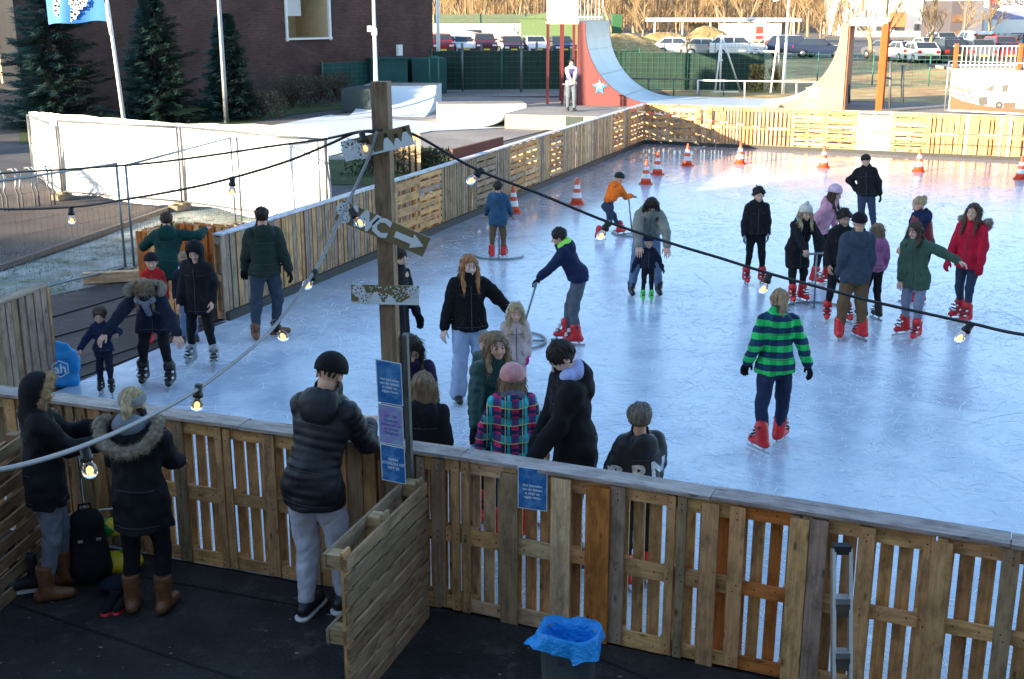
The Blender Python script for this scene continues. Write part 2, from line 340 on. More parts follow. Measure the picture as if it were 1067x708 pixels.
def person(label,x,y,h,yaw,top='jacket',tc=BLK,bc=JEAN,hair='short',hc='brown',skin=None,hs=1.,lean=0,side=0,hy=0,hp=8,hat=None,hatc=BLK,hood='down',hoodc=None,fur=None,
           feet=None,fy=(0,0),lift=0.,hands=None,hcurl=(.35,.35),glove=None,shoe='skate',shc=None,hem=.5,fit=.012,puff=None,legw=1.,flare=0.,crouch=0.,elb=None,group=None,cat='person',z0=0.,head_z=None,hoodk=1.,plain=False,scarf=None,vest=None):
    """x,y photo pixel of the point midway between the feet; yaw 0 faces the camera, 90 right, 180 away, -90 left. Local frame: front -Y, person's left +X"""
    W=at(x,y,z0) if not isinstance(x,Vector) else x
    dist=W.y; vox=min(max(.0013*dist,.011),.024); vf=min(max(.0006*dist,.0055),.011); skin=skin or SK
    raise_=.055 if shoe=='skate' else (.02 if shoe!='sneaker' else .025)
    k=.0655*h*hs; b=(h-raise_-2*k)/.858
    ra=math.radians
    L,S=ra(lean),ra(side)
    T=rotx(0)@np.eye(3)
    R=roty(S)@rotx(L)                       # lean forward: top moves to -Y
    u=R@np.array([0,0,1.]); f=R@np.array([0,-1,0]); r=R@np.array([1.,0,0])
    P=np.array([0,.10*b*math.sin(L)*1.2,raise_+.53*b-crouch*b])
    neck=P+u*.295*b; sh=P+u*.268*b; shw=.088*b
    rp_=random.Random(int(h*1000)+int(abs(yaw))*7+len(label))
    if feet is None:
        q_=rp_.uniform(-.045,.045); feet=[(.058+rp_.uniform(0,.02),q_),(-.058-rp_.uniform(0,.02),-q_)]; fy=(rp_.uniform(0,16),-rp_.uniform(0,16)) if fy==(0,0) else fy
    Fo=[]
    for i,ft in enumerate(feet):
        fz=(ft[2] if len(ft)>2 else 0)*b
        Fo.append(np.array([ft[0]*b,ft[1]*b,raise_+.045*b+fz]))
    hips=[P+np.array([.052*b,0,-.02*b]),P+np.array([-.052*b,0,-.02*b])]
    knees=[]
    for i in (0,1):
        kn,an=ik(hips[i],Fo[i],.235*b,.235*b,(math.sin(ra(fy[i])),-math.cos(ra(fy[i])),0)); knees.append(kn); Fo[i]=an
    # head
    hd=nv(.55*u+.45*np.array([0,0,1.])); hc0=neck+hd*(.031*b+k*.95)+f*.012*b
    HR=R@np.eye(3) if abs(lean)<18 else rotx(L*.6)@roty(S*.5)
    HM=HR@rotz(ra(hy))@rotx(ra(hp))      # columns: x side, y back, z up
    hx,hyv,hz=HM[:,0],HM[:,1],HM[:,2]
    def H(a,bq,c): return hc0+hx*a*k+hyv*bq*k+hz*c*k
    # arms
    hands=hands or [None,None]; A=[]
    for i,sg in ((0,1),(1,-1)):
        s0=sh+r*sg*shw
        t=hands[i]
        if t is None: t=s0+np.array([sg*rp_.uniform(.02,.05)*b,rp_.uniform(-.09,.0)*b,-rp_.uniform(.275,.295)*b])
        else: t=np.array(t,float)*b+np.array([0,0,raise_])
        e,w=ik(s0,t,.162*b,.142*b,elb[i] if elb and elb[i] is not None else (sg*.35,.9,-.3)); A.append((s0,e,w))
    # ---------------- body mesh: hidden trunk + head + hands, one mesh
    B=Fd(); B.cone(P,P+u*.2*b,.06*b,.068*b,flat=.7,fax=f).cone(P+u*.25*b-r*.07*b,P+u*.25*b+r*.07*b,.045*b,.045*b,k=.04).cone(neck-u*.03*b,hc0-hz*.5*k,.036*b,.036*b,k=.02)
    for i in (0,1):
        B.cone(hips[i],knees[i],.042*b,.026*b,k=.03).cone(knees[i],Fo[i],.022*b,.014*b).cone(Fo[i],Fo[i]+np.array([math.sin(ra(fy[i])),-math.cos(ra(fy[i])),-.02])*.05*b,.014*b,.010*b)
        B.cone(A[i][0],A[i][1],.032*b,.026*b).cone(A[i][1],A[i][2],.025*b,.018*b)
    parts=[(*B.mesh(.024),0)]
    Hd=Fd()
    Hd.ell(H(0,.1,.22),(.68*k,.80*k,.76*k),HM).ell(H(0,-.18,-.3),(.52*k,.56*k,.62*k),HM,k=.35*k).ell(H(0,-.5,-.72),(.26*k,.24*k,.2*k),HM,k=.25*k)
    Hd.cone(H(0,.12,-.5),neck+u*0,.37*k,.4*k,k=.12*k)
    Hd.ell(H(.29,-.8,.02),(.17*k,.14*k,.12*k),HM,sub=True).ell(H(-.29,-.8,.02),(.17*k,.14*k,.12*k),HM,sub=True)
    Hd.cone(H(0,-.68,.08),H(0,-.9,-.26),.075*k,.13*k,k=.07*k).ell(H(.1,-.8,-.3),(.07*k,.07*k,.06*k),HM,k=.04*k).ell(H(-.1,-.8,-.3),(.07*k,.07*k,.06*k),HM,k=.04*k)
    Hd.cone(H(-.3,-.66,.17),H(.3,-.66,.17),.07*k,.07*k,k=.1*k)
    Hd.ell(H(.33,-.5,-.3),(.2*k,.2*k,.2*k),HM,k=.15*k).ell(H(-.33,-.5,-.3),(.2*k,.2*k,.2*k),HM,k=.15*k)
    for sg in (1,-1): Hd.ell(H(.68*sg,.12,-.06),(.09*k,.2*k,.28*k),HM@rotz(sg*.3),k=.04*k)
    parts.append((*Hd.mesh(vf),0))
    E=Fd(); E2=Fd(); Lp=Fd()
    for sg in (1,-1):
        E.ell(H(.27*sg,-.67,.03),(.135*k,.095*k,.085*k),HM,k=0); E2.ell(H(.27*sg,-.735,.03),(.085*k,.05*k,.082*k),HM,k=0)
        E2.cone(H(.13*sg,-.76,.235),H(.42*sg,-.64,.25),.036*k,.03*k,k=0)
    Lp.cone(H(-.16,-.735,-.53),H(.16,-.735,-.53),.05*k,.05*k,k=.02*k,flat=.6,fax=hz)
    parts.append((*E.mesh(vf*.6),1)); parts.append((*E2.mesh(vf*.55),2)); parts.append((*Lp.mesh(vf*.7),3))
    gl=[]
    for i,sg in ((0,1),(1,-1)):
        s0,e,w=A[i]; d=nv(w-e); n_=nv(np.cross(d,np.array([0,1.,0]))*0+np.array([-sg,0,0])-d*(np.array([-sg,0,0])@d)); 
        if hands[i] is not None: n_=np.array([0,0,-1.])-d*(-d[2]); n_=nv(n_ if np.linalg.norm(n_)>.2 else np.array([-sg,0,0.]))
        t_=np.cross(n_,d)*sg; t_=nv(t_)
        if hands[i] is None and t_[1]>0: t_=-t_
        HF=hand_field(w,d,n_,t_,.108*b*(1+.1*(hs-1)),hcurl[i],.0035 if glove else 0); HF.cone(w-d*.03*b,w+d*.01*b,.019*b,.02*b,k=.01)
        mv=HF.mesh(max(vf*.75,.0045))
        if glove: gl.append(mv)
        else: parts.append((*mv,0))
    body=np_obj('person',parts,[skin,EYW,EYE,LIP],None,W); body.rotation_euler=(0,0,ra(yaw)); tag(body,label,cat,group)
    # ---------------- trousers
    rr=legw; F=Fd()
    F.cone(P-np.array([0,0,.03*b]),P+u*.06*b,.074*b,.072*b,flat=.8,fax=f)
    for i in (0,1):
        F.cone(hips[i]-np.array([0,0,.01*b]),knees[i],.056*b*max(1,rr*.97),.041*b*rr,k=.025)
        an=Fo[i]+np.array([0,0,(.012 if flare else .02)*b]); F.cone(knees[i],an,.042*b*rr,(.028+.022*flare)*b*rr,k=.02)
    F.fn(noise_fn(.008 if rr>1 else .004,26,int(h*100))); F.fn(noise_fn(.0045,52,int(h*50))); 
    # trousers end at the ankle
    v,q=F.mesh(vox); np_obj('trousers',[(v,q,0)],[bc],body)
    # ---------------- jacket
    J=Fd(); ft=fit; pf=puff
    J.cone(P+u*.0*b,P+u*.19*b,.080*b+ft,.086*b+ft,flat=.76,fax=f,puff=pf)
    J.cone(P+u*.215*b-r*.048*b,P+u*.215*b+r*.048*b,.056*b+ft*.7,.056*b+ft*.7,k=.05,flat=.85,fax=f)
    for sg in (1,-1): J.cone(neck-u*.01*b,sh+r*sg*shw*.9,.04*b,.036*b+ft*.4,k=.03)
    z_hem=hem*b+raise_; hl=P[2]-z_hem
    if hl>0:
        wd=.082*b+ft+.022*b*min(hl/b/.3,1)
        J.cone(P+np.array([0,0,.03*b]),P-np.array([0,0,hl+.04*b]),.083*b+ft,wd,k=.04,flat=.82,fax=np.array([0,1.,0]),puff=pf)
        for i in (0,1): J.cone(hips[i],hips[i]+(knees[i]-hips[i])*min(1,hl/(.235*b)+.2),.064*b+ft*.4,.054*b+ft*.4,k=.05)
    J.cut((0,0,1),(0,0,z_hem))
    J.cone(neck-u*.02*b,neck+u*.042*b,.054*b+ft*.4,.052*b,k=.03)
    AJ=Fd(); 
    for i in (0,1):
        s0,e,w=A[i]; d=nv(w-e)
        J.cone(s0-u*.005*b,e,.040*b+ft*.6,.034*b+ft*.5,k=.025,puff=pf).cone(e,w-d*.012*b,.034*b+ft*.5,.026*b+ft*.35,k=.012,puff=pf)
    if hood=='down':
        hb=neck-f*(.050*b+ft*.8)-u*.022*b; J.ell(hb,(.078*b*hoodk,.036*b*hoodk,.070*b*hoodk),np.column_stack([r,-f,u]),k=.018).cone(neck-f*.045*b+r*.045*b+u*.012*b,neck-f*.045*b-r*.045*b+u*.012*b,.026*b,.026*b,k=.02).cone(neck+r*.05*b+f*.02*b,neck-r*.05*b+f*.02*b,.028*b,.028*b,k=.02)
        J.ell(neck+u*.05*b-f*.02*b,(.046*b,.05*b,.034*b),sub=True)
    J.fn(noise_fn(.005 if pf else .010,19,int(h*1000)%97)); J.fn(noise_fn(.004 if pf else .006,47,int(h*777)%89))
    if hood=='up':
        J.ell(H(0,.14,.08),(1.02*k,1.05*k,1.18*k),HM,k=.05).cone(H(0,.2,-.6),neck-f*.02*b,.7*k,.06*b,k=.05)
        J.ell(H(0,-1.0,-.1),(.66*k,.85*k,.85*k),HM,sub=True)
        J.ell(H(0,.05,.05),(.82*k,.86*k,.9*k),HM,sub=True)
    v,q=J.mesh(vox); ps=[(v,q,0)]; ms=[tc]
    jk=np_obj(top,ps,ms,body)
    if not plain:
        from mathutils.bvhtree import BVHTree
        T_=BVHTree.FromPolygons([tuple(p) for p in v],[tuple(int(i) for i in p) for p in q]); dm=MB()
        def trace(pts_,dr,rad,cc):
            P2=[]
            for p_ in pts_:
                p_=np.array(p_); d_=nv(dr); hh=T_.ray_cast(Vector(p_+d_*.6),Vector(-d_))
                if hh[0] is not None and (Vector(p_)-hh[0]).length<.32: P2.append(hh[0]+Vector(d_)*.0015)
            if len(P2)>2: dm.tube(P2,rad,4,c=cc)
        mid=lambda z_,x_=0.: (P+u*(z_-P[2])/max(u[2],.5) if z_>P[2] else np.array([P[0],P[1],z_]))+r*x_
        zt_=neck[2]-.03*b; zz=np.linspace(z_hem+.012,zt_,16)
        trace([mid(z_) for z_ in zz],f if lean<30 else np.array([0,-1.,0]),.0045 if dist>10 else .0035,(.35,.35,.37))
        fr=np.array([0,-1.,0])
        for sg in (1,-1):
            trace([mid(P[2]+.045*b-.05*b*t_,sg*(.045+.03*t_)*b) for t_ in np.linspace(0,1,5)],fr,.004,(.12,.12,.13))
            trace([mid(P[2]+.21*b+.0*t_,sg*(.012+.065*t_)*b) for t_ in np.linspace(0,1,6)],f,.0026,(.3,.3,.3))
        trace([mid(z_hem+.03*b,(t_-.5)*.19*b) for t_ in np.linspace(0,1,12)],fr,.003,(.3,.3,.3)); trace([mid(z_hem+.03*b,(t_-.5)*.19*b) for t_ in np.linspace(0,1,12)],-fr,.003,(.3,.3,.3))
        trace([mid(P[2]+.20*b,(t_-.5)*.15*b) for t_ in np.linspace(0,1,10)],-f,.003,(.3,.3,.3))
        trace([mid(P[2]+.04*b,(t_-.5)*.16*b) for t_ in np.linspace(0,1,10)],-f,.003,(.3,.3,.3))
        if dm.v: dm.build('seams_and_zip',mat('trim_thread',(.17,.17,.19),.5,attr='tint',var=0),jk)
        F=Fd()
        for i in (0,1):
            F=Fd(); s0,e,w=A[i]; d=nv(w-e); F.cone(w-d*.030*b,w-d*.008*b,.0285*b+ft*.38,.0275*b+ft*.36,k=0); v2,q2=F.mesh(max(vf,.009)); np_obj('cuff',[(v2,q2,0)],[tc],jk)
    if scarf:
        F=Fd(); F.cone(neck+r*.045*b+f*.03*b+u*.02*b,neck-r*.045*b+f*.03*b+u*.02*b,.03*b,.03*b).cone(neck+f*.05*b,neck+f*.075*b-u*.13*b,.03*b,.022*b); v,q=F.mesh(vox*.7); np_obj('scarf',[(v,q,0)],[scarf],jk)
    if hoodc is not None:   # lining of another colour inside the collar
        F=Fd(); hb=neck-f*.05*b+u*.02*b; F.ell(hb,(.07*b,.05*b,.05*b),np.column_stack([r,-f,u])).cone(neck+r*.045*b+u*.02*b,neck-r*.045*b+u*.02*b,.034*b,.034*b); v,q=F.mesh(vox*.7); np_obj('collar',[(v,q,0)],[hoodc],jk)
    if vest is not None:    # quilted waistcoat over the sleeves' colour
        F=Fd(); F.cone(P+u*.0*b,P+u*.20*b,.092*b+ft,.101*b+ft,flat=.76,fax=f).cone(P+u*.225*b-r*.05*b,P+u*.225*b+r*.05*b,.06*b+ft*.8,.06*b+ft*.8,k=.05,flat=.9,fax=f); v,q=F.mesh(vox); np_obj('waistcoat',[(v,q,0)],[vest],jk)
    # ---------------- hair
    hm=HAIR[hc]; F=Fd()
    if hair:
        g=(-.02 if hat in('beanie','pom') else .04) if hair in('pony','bun') or hat in('beanie','pom') else .10
        F.ell(H(0,.16,.28),((.7+g)*k,(.8+g)*k,(.76+g)*k),HM)
        if hair in('long','medium'):
            end=-1.9 if hair=='medium' else -3.6
            ln=(end+.4)*k
            for ox,oy in ((.42,.3),(-.42,.3),(.15,.5),(-.15,.5)):
                p=H(ox,oy+.1,-.1); e=p+np.array([0,0,1.])*ln*.55+hyv*.18*k; e2=p+np.array([0,0,1.])*ln+hyv*.2*k; F.cone(p,e,.48*k,.44*k,k=.2*k,flat=.6,fax=hyv).cone(e,e2,.44*k,.2*k,k=.15*k,flat=.55,fax=hyv)
            for sg in (1,-1):
                p=H(.66*sg,-.1,.15); e=H(.74*sg,-.3,-1.)+np.array([0,0,0.]); e2=e+np.array([0,0,1.])*ln*.45+f*.06*b; F.cone(p,e,.25*k,.30*k,k=.14*k).cone(e,e2,.30*k,.12*k,k=.1*k)
        if hair=='curly': F.ell(H(0,.1,.62),(.78*k,.82*k,.62*k),HM,k=.1*k).fn(noise_fn(.17*k,3.2/k*3.,5)).fn(noise_fn(.08*k,3.2/k*6.,6))
        lg=hair in('long','medium'); F.ell(H(0,-.95,-.12 if lg else -.2),(.62*k,.64*k,(.84 if lg else .78)*k),HM,sub=True)
        if hair not in('long','medium'):
            F.cut(HM@nv((0,.55,.85)),H(0,.2,-.42))
        else: F.ell(H(0,-.8,-.9),(.42*k,.6*k,.9*k),HM,sub=True)
        if hair=='pony': F.cone(H(0,.95,.35),H(0,1.25,-.2),.2*k,.3*k,k=.05).cone(H(0,1.25,-.2),H(0,1.1,-1.3),.3*k,.12*k,k=.1*k)
        if hair=='bun': F.ell(H(0,.95,.55),(.36*k,.34*k,.36*k),HM,k=.04*k).ell(H(0,.9,.1),(.3*k,.3*k,.4*k),HM,k=.04*k)
        F.fn(noise_fn(.05*k,2.6/k*2.2,9))
        def strands(Pp,dd,HM=HM,hc0=hc0,k=k):
            mk=np.abs(dd)<.05; q_=(Pp[mk]-hc0)@HM; an_=np.arctan2(q_[:,0],q_[:,1]); dd=dd.copy(); dd[mk]+=k*(.035*np.sin(an_*17+2.2*np.sin(q_[:,2]/k*1.7))+.022*np.sin(an_*31+q_[:,2]/k*2.+1)); return dd
        F.fn(strands)
        v,q=F.mesh(vf*1.15); ho=np_obj('hair',[(v,q,0)],[hm],body)
        if dist<24:
            mb=MB(); rs=np.random.RandomState(len(label)); ns=700 if lg else 320; c0_=hc0+hz*.2*k
            for _ in range(ns):
                p=v[rs.randint(len(v))]; o_=nv(p-c0_)
                d=(nv(np.array([0,0,-1.])+o_*.45+rs.normal(size=3)*.25) if (lg or hair=='pony') else nv(o_*.8+rs.normal(size=3)*.5+hyv*.2-hz*.3)); l_=(rs.uniform(.03,.09) if lg else rs.uniform(.008,.022))*(1.3 if hair=='curly' else 1); w_=nv(np.cross(d,rs.normal(size=3)))*(.0016 if dist<13 else .0026)
                p=p-o_*.003; m_=p+d*l_*.5+o_*.004; e=p+d*l_; n0=len(mb.v); mb.v+=[tuple(p-w_),tuple(p+w_),tuple(m_+w_),tuple(e),tuple(m_-w_)]; mb.face((n0,n0+1,n0+2,n0+3,n0+4))
            mb.build('loose_strands',hm,ho)
    # ---------------- hats
    if hat:
        F=Fd(); 
        if hat in('beanie','pom','brim'):
            F.ell(H(0,.12,.38),(.90*k,1.0*k,.90*k),HM); F.cone(H(0,.1,.20),H(0,.1,.28),.88*k,.88*k,k=.02); F.cut(HM@nv((0,.28,.96)),H(0,0,.16))
            if hat=='pom': F.ell(H(0,.15,1.4),(.3*k,.3*k,.3*k),HM,k=.02)
            v,q=F.mesh(vf*1.2); hm2=np_obj('beanie',[(v,q,0)],[hatc],body)
    if hat=='earmuffs':
        F=Fd()
        for sg in (1,-1): F.ell(H(.86*sg,.05,-.1),(.22*k,.4*k,.42*k),HM)
        pts=[H(.86*math.cos(a),.05,.1+1.02*math.sin(a)) for a in np.linspace(0,PI,9)]
        for p,q2 in zip(pts[:-1],pts[1:]): F.cone(p,q2,.1*k,.1*k,k=.01)
        for sg in (1,-1): F.ell(H(.4*sg,.05,1.15),(.15*k,.1*k,.17*k),HM,k=.01)
        v,q=F.mesh(vf); np_obj('earmuffs',[(v,q,0)],[mat('cream_plush',(.75,.68,.6),.95,bump=.5,bs=200.)],body)
    if hat=='headband':
        F=Fd(); F.ell(H(0,.14,.3),(.86*k,.95*k,.9*k),HM).cut(HM@nv((0,.35,.95)),H(0,.1,.2)).cut(HM@nv((0,-.35,-.95)),H(0,.1,.72)); v,q=F.mesh(vf); np_obj('headband',[(v,q,0)],[hatc],body)
    # ---------------- fur trim
    if fur is not None:
        if hood=='up': cen=H(0,-.42,-.02); ax1,ax2,nn_,ra1,ra2=hx,hz,-hyv,.92*k,1.16*k; pts=[cen+ax1*ra1*math.cos(a)+ax2*ra2*math.sin(a) for a in np.linspace(0,2*PI,33)[:-1]]
        else: 
            pts=[neck+r*.12*b*math.cos(a)-f*(.05*b+.075*b*math.sin(a))+u*(.03*b-.10*b*max(0,math.sin(a))**1.0) for a in np.linspace(-.5,PI+.5,26)]
        F=Fd(); cl=hood=='up'; R0=(.27*k if cl else .024*b)
        for i in range(len(pts)-(0 if cl else 1)): F.cone(pts[i],pts[(i+1)%len(pts)],R0,R0,k=.01)
        F.fn(noise_fn(.007,110,2)); v,q=F.mesh(vf*1.2); 
        mb=MB(); rs=np.random.RandomState(3)
        for _ in range(2600):
            j=rs.randint(len(v)); p=v[j]; ci=min(range(len(pts)),key=lambda i_:((pts[i_]-p)**2).sum()); d=nv(nv(p-pts[ci])+rs.normal(size=3)*.8); w=nv(np.cross(d,rs.normal(size=3)))*.0014; e=p+d*(.016+.02*rs.rand())
            n0=len(mb.v); mb.v+=[tuple(p-w),tuple(p+w),tuple(e)]; mb.face((n0,n0+1,n0+2))
        ft_=np_obj('fur_trim',[(v,q,0)],[fur],jk); mb.build('fur_strands',fur,ft_)
    # ---------------- gloves
    if glove and gl:
        for v,q in gl: np_obj('glove',[(v,q,0)],[glove],body)
    # ---------------- shoes
    for i in (0,1):
        a=Fo[i]; yy=ra(fy[i]); M=rotz(yy); fd=M@np.array([0,-1.,0]); sx=M@np.array([1.,0,0]); up=np.array([0,0,1.])
        sole=a-up*(.045*b)
        z=max(.8,b)
        if shoe=='skate':
            F=Fd(); F.cone(a-up*.012*b-fd*.012*b,a+up*.085*b+fd*.012*b,.038*b,.043*b).cone(sole+up*.022*b-fd*.035*b,sole+up*.02*b+fd*.10*b,.027*b,.022*b,k=.02).cone(a-up*.0*b,sole+up*.03*b+fd*.075*b,.034*b,.024*b,k=.03)
            F.cut((0,0,1),sole); v,q=F.mesh(max(vf,.008))
            G=Fd()
            for t in (.0,.36,.7,1.): 
                c0=a+up*.075*b+fd*.045*b if t==0 else a+up*(.075-.075*t)*b+fd*(.045+.035*t)*b
                G.cone(c0-sx*.026*b,c0+sx*.026*b,.0075*b,.0075*b,k=0)
            G.cone(a+up*.085*b-sx*.026*b,a+up*.085*b+sx*.026*b,.018*b,.018*b,k=.005)
            v2,q2=G.mesh(max(vf*.7,.006)); Wd=Fd(); 
            for t in (.25,.8): c0=a+up*(.07-.07*t)*b+fd*(.05+.04*t)*b+sx*.03*b; Wd.cone(c0,c0+fd*.012*b,.009*b,.009*b,k=0); Wd.cone(c0-sx*.06*b,c0-sx*.06*b+fd*.012*b,.009*b,.009*b,k=0)
            v3,q3=Wd.mesh(max(vf*.6,.005))
            sk=np_obj('ice_skate',[(v,q,0),(v2,q2,1),(v3,q3,2)],[shc or RED,DKP,WHP],body)
            bl=MB(); 
            c0=sole+fd*.035*b; Mm=Matrix([[sx[0],fd[0],0],[sx[1],fd[1],0],[0,0,1]])
            bl.box(c0-up*.041,(.006,.27*z*.62+.07,.026),Mm); bl.box(c0-up*.018-fd*.055*b,(.014,.03,.036),Mm); bl.box(c0-up*.018+fd*.055*b,(.014,.03,.036),Mm); bl.build('blade',STEEL,sk)
        else:
            F=Fd(); bt=shoe in('boot','ankle'); top_=.105 if shoe=='boot' else .05
            if bt: F.cone(a,a+up*top_*b,.031*b,.037*b)
            if shoe=='boot': F.cut(-up,a+up*(top_+.012)*b).cone(a+up*.072*b,a+up*.074*b,.0365*b,.0365*b,k=.004)
            F.cone(sole+up*.022*b-fd*.03*b,sole+up*.02*b+fd*.095*b,.026*b,.023*b,k=.02).cone(a-up*.005*b,sole+up*.025*b+fd*.06*b,.03*b,.022*b,k=.03); F.cut((0,0,1),sole-up*.004); v,q=F.mesh(max(vf,.008))
            so=np_obj('boot' if bt else 'shoe',[(v,q,0)],[shc or SHOEB],body)
            if shoe=='sneaker':
                G=Fd(); G.cone(sole+up*.0-fd*.035*b,sole+fd*.10*b,.029*b,.026*b).cut((0,0,1),sole-up*.022).cut((0,0,-1),sole+up*.006); v,q=G.mesh(.006); np_obj('sole',[(v,q,0)],[WHT],so)
    body['_b']=b
    return body,dict(W=W,P=P,neck=neck,sh=sh,H=H,A=A,b=b,k=k,R=R,u=u,f=f,r=r,yaw=ra(yaw),HM=HM,jacket=jk)
def loc2w(d,p): return Vector(rotz(d['yaw'])@np.array(p))+d['W']
# ------------------------------------------------------------------ world, sun, camera
w=bpy.data.worlds.new('World'); scn.world=w; w.use_nodes=True; nt=w.node_tree; bg=nt.nodes['Background']
SUN_EL=math.radians(11); HEAD=math.radians(55)     # light travels towards +Y turned 55 deg to +X
sky=nt.nodes.new('ShaderNodeTexSky'); sky.sky_type='NISHITA'; sky.sun_disc=False; sky.sun_elevation=SUN_EL
sd=Vector((-math.sin(HEAD),-math.cos(HEAD)))      # towards the sun, on the ground
sky.sun_rotation=math.atan2(sd.x,sd.y); sky.air_density=1.0; sky.dust_density=.6; sky.ozone_density=2.1
nt.links.new(sky.outputs[0],bg.inputs[0]); bg.inputs[1].default_value=.15
sl=bpy.data.lights.new('sun','SUN'); sl.energy=4.8; sl.angle=math.radians(.55); sl.color=(1,.80,.55)
so=bpy.data.objects.new('sun',sl); col.objects.link(so)
dirv=Vector((math.sin(HEAD)*math.cos(SUN_EL),math.cos(HEAD)*math.cos(SUN_EL),-math.sin(SUN_EL))); so.rotation_euler=dirv.to_track_quat('-Z','Y').to_euler(); so.location=(0,0,30)
cam=bpy.data.cameras.new('camera'); co=bpy.data.objects.new('camera',cam); col.objects.link(co); scn.camera=co
cam.sensor_width=36; cam.lens=FL/1067*36; cam.clip_end=3000; cam.clip_start=.1
co.location=(0,0,CH); co.rotation_euler=(PI/2-PT,0,0)
scn.render.engine='CYCLES'; scn.view_settings.view_transform='Standard'; scn.view_settings.look='None'; scn.view_settings.gamma=1; scn.view_settings.exposure=2.0
scn.cycles.max_bounces=8; scn.cycles.transparent_max_bounces=12
# ------------------------------------------------------------------ ground, ice, deck
def sheet(name,pts,m,z,kind='structure',label=None,cat=None,sub=0):
    b=MB(); b.poly([(p[0],p[1],z) for p in pts]); o=b.build(name,m); tag(o,label,cat,None,kind); return o
def ground_mat(name,c1,c2,s,rough=.9,c3=None,s3=60,t3=.55,bump=.3):
    m=bpy.data.materials.new(name); m.use_nodes=True; nt=m.node_tree; b=nt.nodes['Principled BSDF']; L=nt.links.new
    b.inputs['Roughness'].default_value=rough; b.inputs['Specular IOR Level'].default_value=.25
    tc=N(nt,'ShaderNodeTexCoord'); n=N(nt,'ShaderNodeTexNoise',Scale=s,Detail=8.,Roughness=.62); L(tc.outputs['Object'],n.inputs['Vector'])
    r=N(nt,'ShaderNodeValToRGB'); r.color_ramp.elements[0].position=.38; r.color_ramp.elements[0].color=(*c1,1); r.color_ramp.elements[1].position=.62; r.color_ramp.elements[1].color=(*c2,1)
    L(n.outputs['Fac'],r.inputs[0]); src=r.outputs[0]
    n2=N(nt,'ShaderNodeTexNoise',Scale=s3,Detail=6.); L(tc.outputs['Object'],n2.inputs['Vector'])
    if c3:
        n3=N(nt,'ShaderNodeTexNoise',Scale=s*2.3,Detail=8.,Roughness=.7); mp=N(nt,'ShaderNodeMapping'); mp.inputs['Location'].default_value=(7,3,0); L(tc.outputs['Object'],mp.inputs[0]); L(mp.outputs[0],n3.inputs['Vector'])
        q=N(nt,'ShaderNodeMapRange'); q.inputs['From Min'].default_value=t3-.05; q.inputs['From Max'].default_value=t3+.07; L(n3.outputs['Fac'],q.inputs['Value'])
        mx=N(nt,'ShaderNodeMix',data_type='RGBA'); L(q.outputs[0],mx.inputs[0]); L(src,mx.inputs[6]); mx.inputs[7].default_value=(*c3,1); src=mx.outputs[2]
    q2=N(nt,'ShaderNodeMapRange'); q2.inputs['From Min'].default_value=.3; q2.inputs['From Max'].default_value=.7; q2.inputs['To Min'].default_value=.72; q2.inputs['To Max'].default_value=1.28; L(n2.outputs['Fac'],q2.inputs['Value'])
    mu=N(nt,'ShaderNodeMix',data_type='RGBA',blend_type='MULTIPLY'); mu.inputs[0].default_value=1; L(src,mu.inputs[6]); L(q2.outputs[0],mu.inputs[7]); L(mu.outputs[2],b.inputs['Base Color'])
    bp=N(nt,'ShaderNodeBump',Strength=bump,Distance=.02); L(n2.outputs['Fac'],bp.inputs['Height']); L(bp.outputs[0],b.inputs['Normal'])
    return m
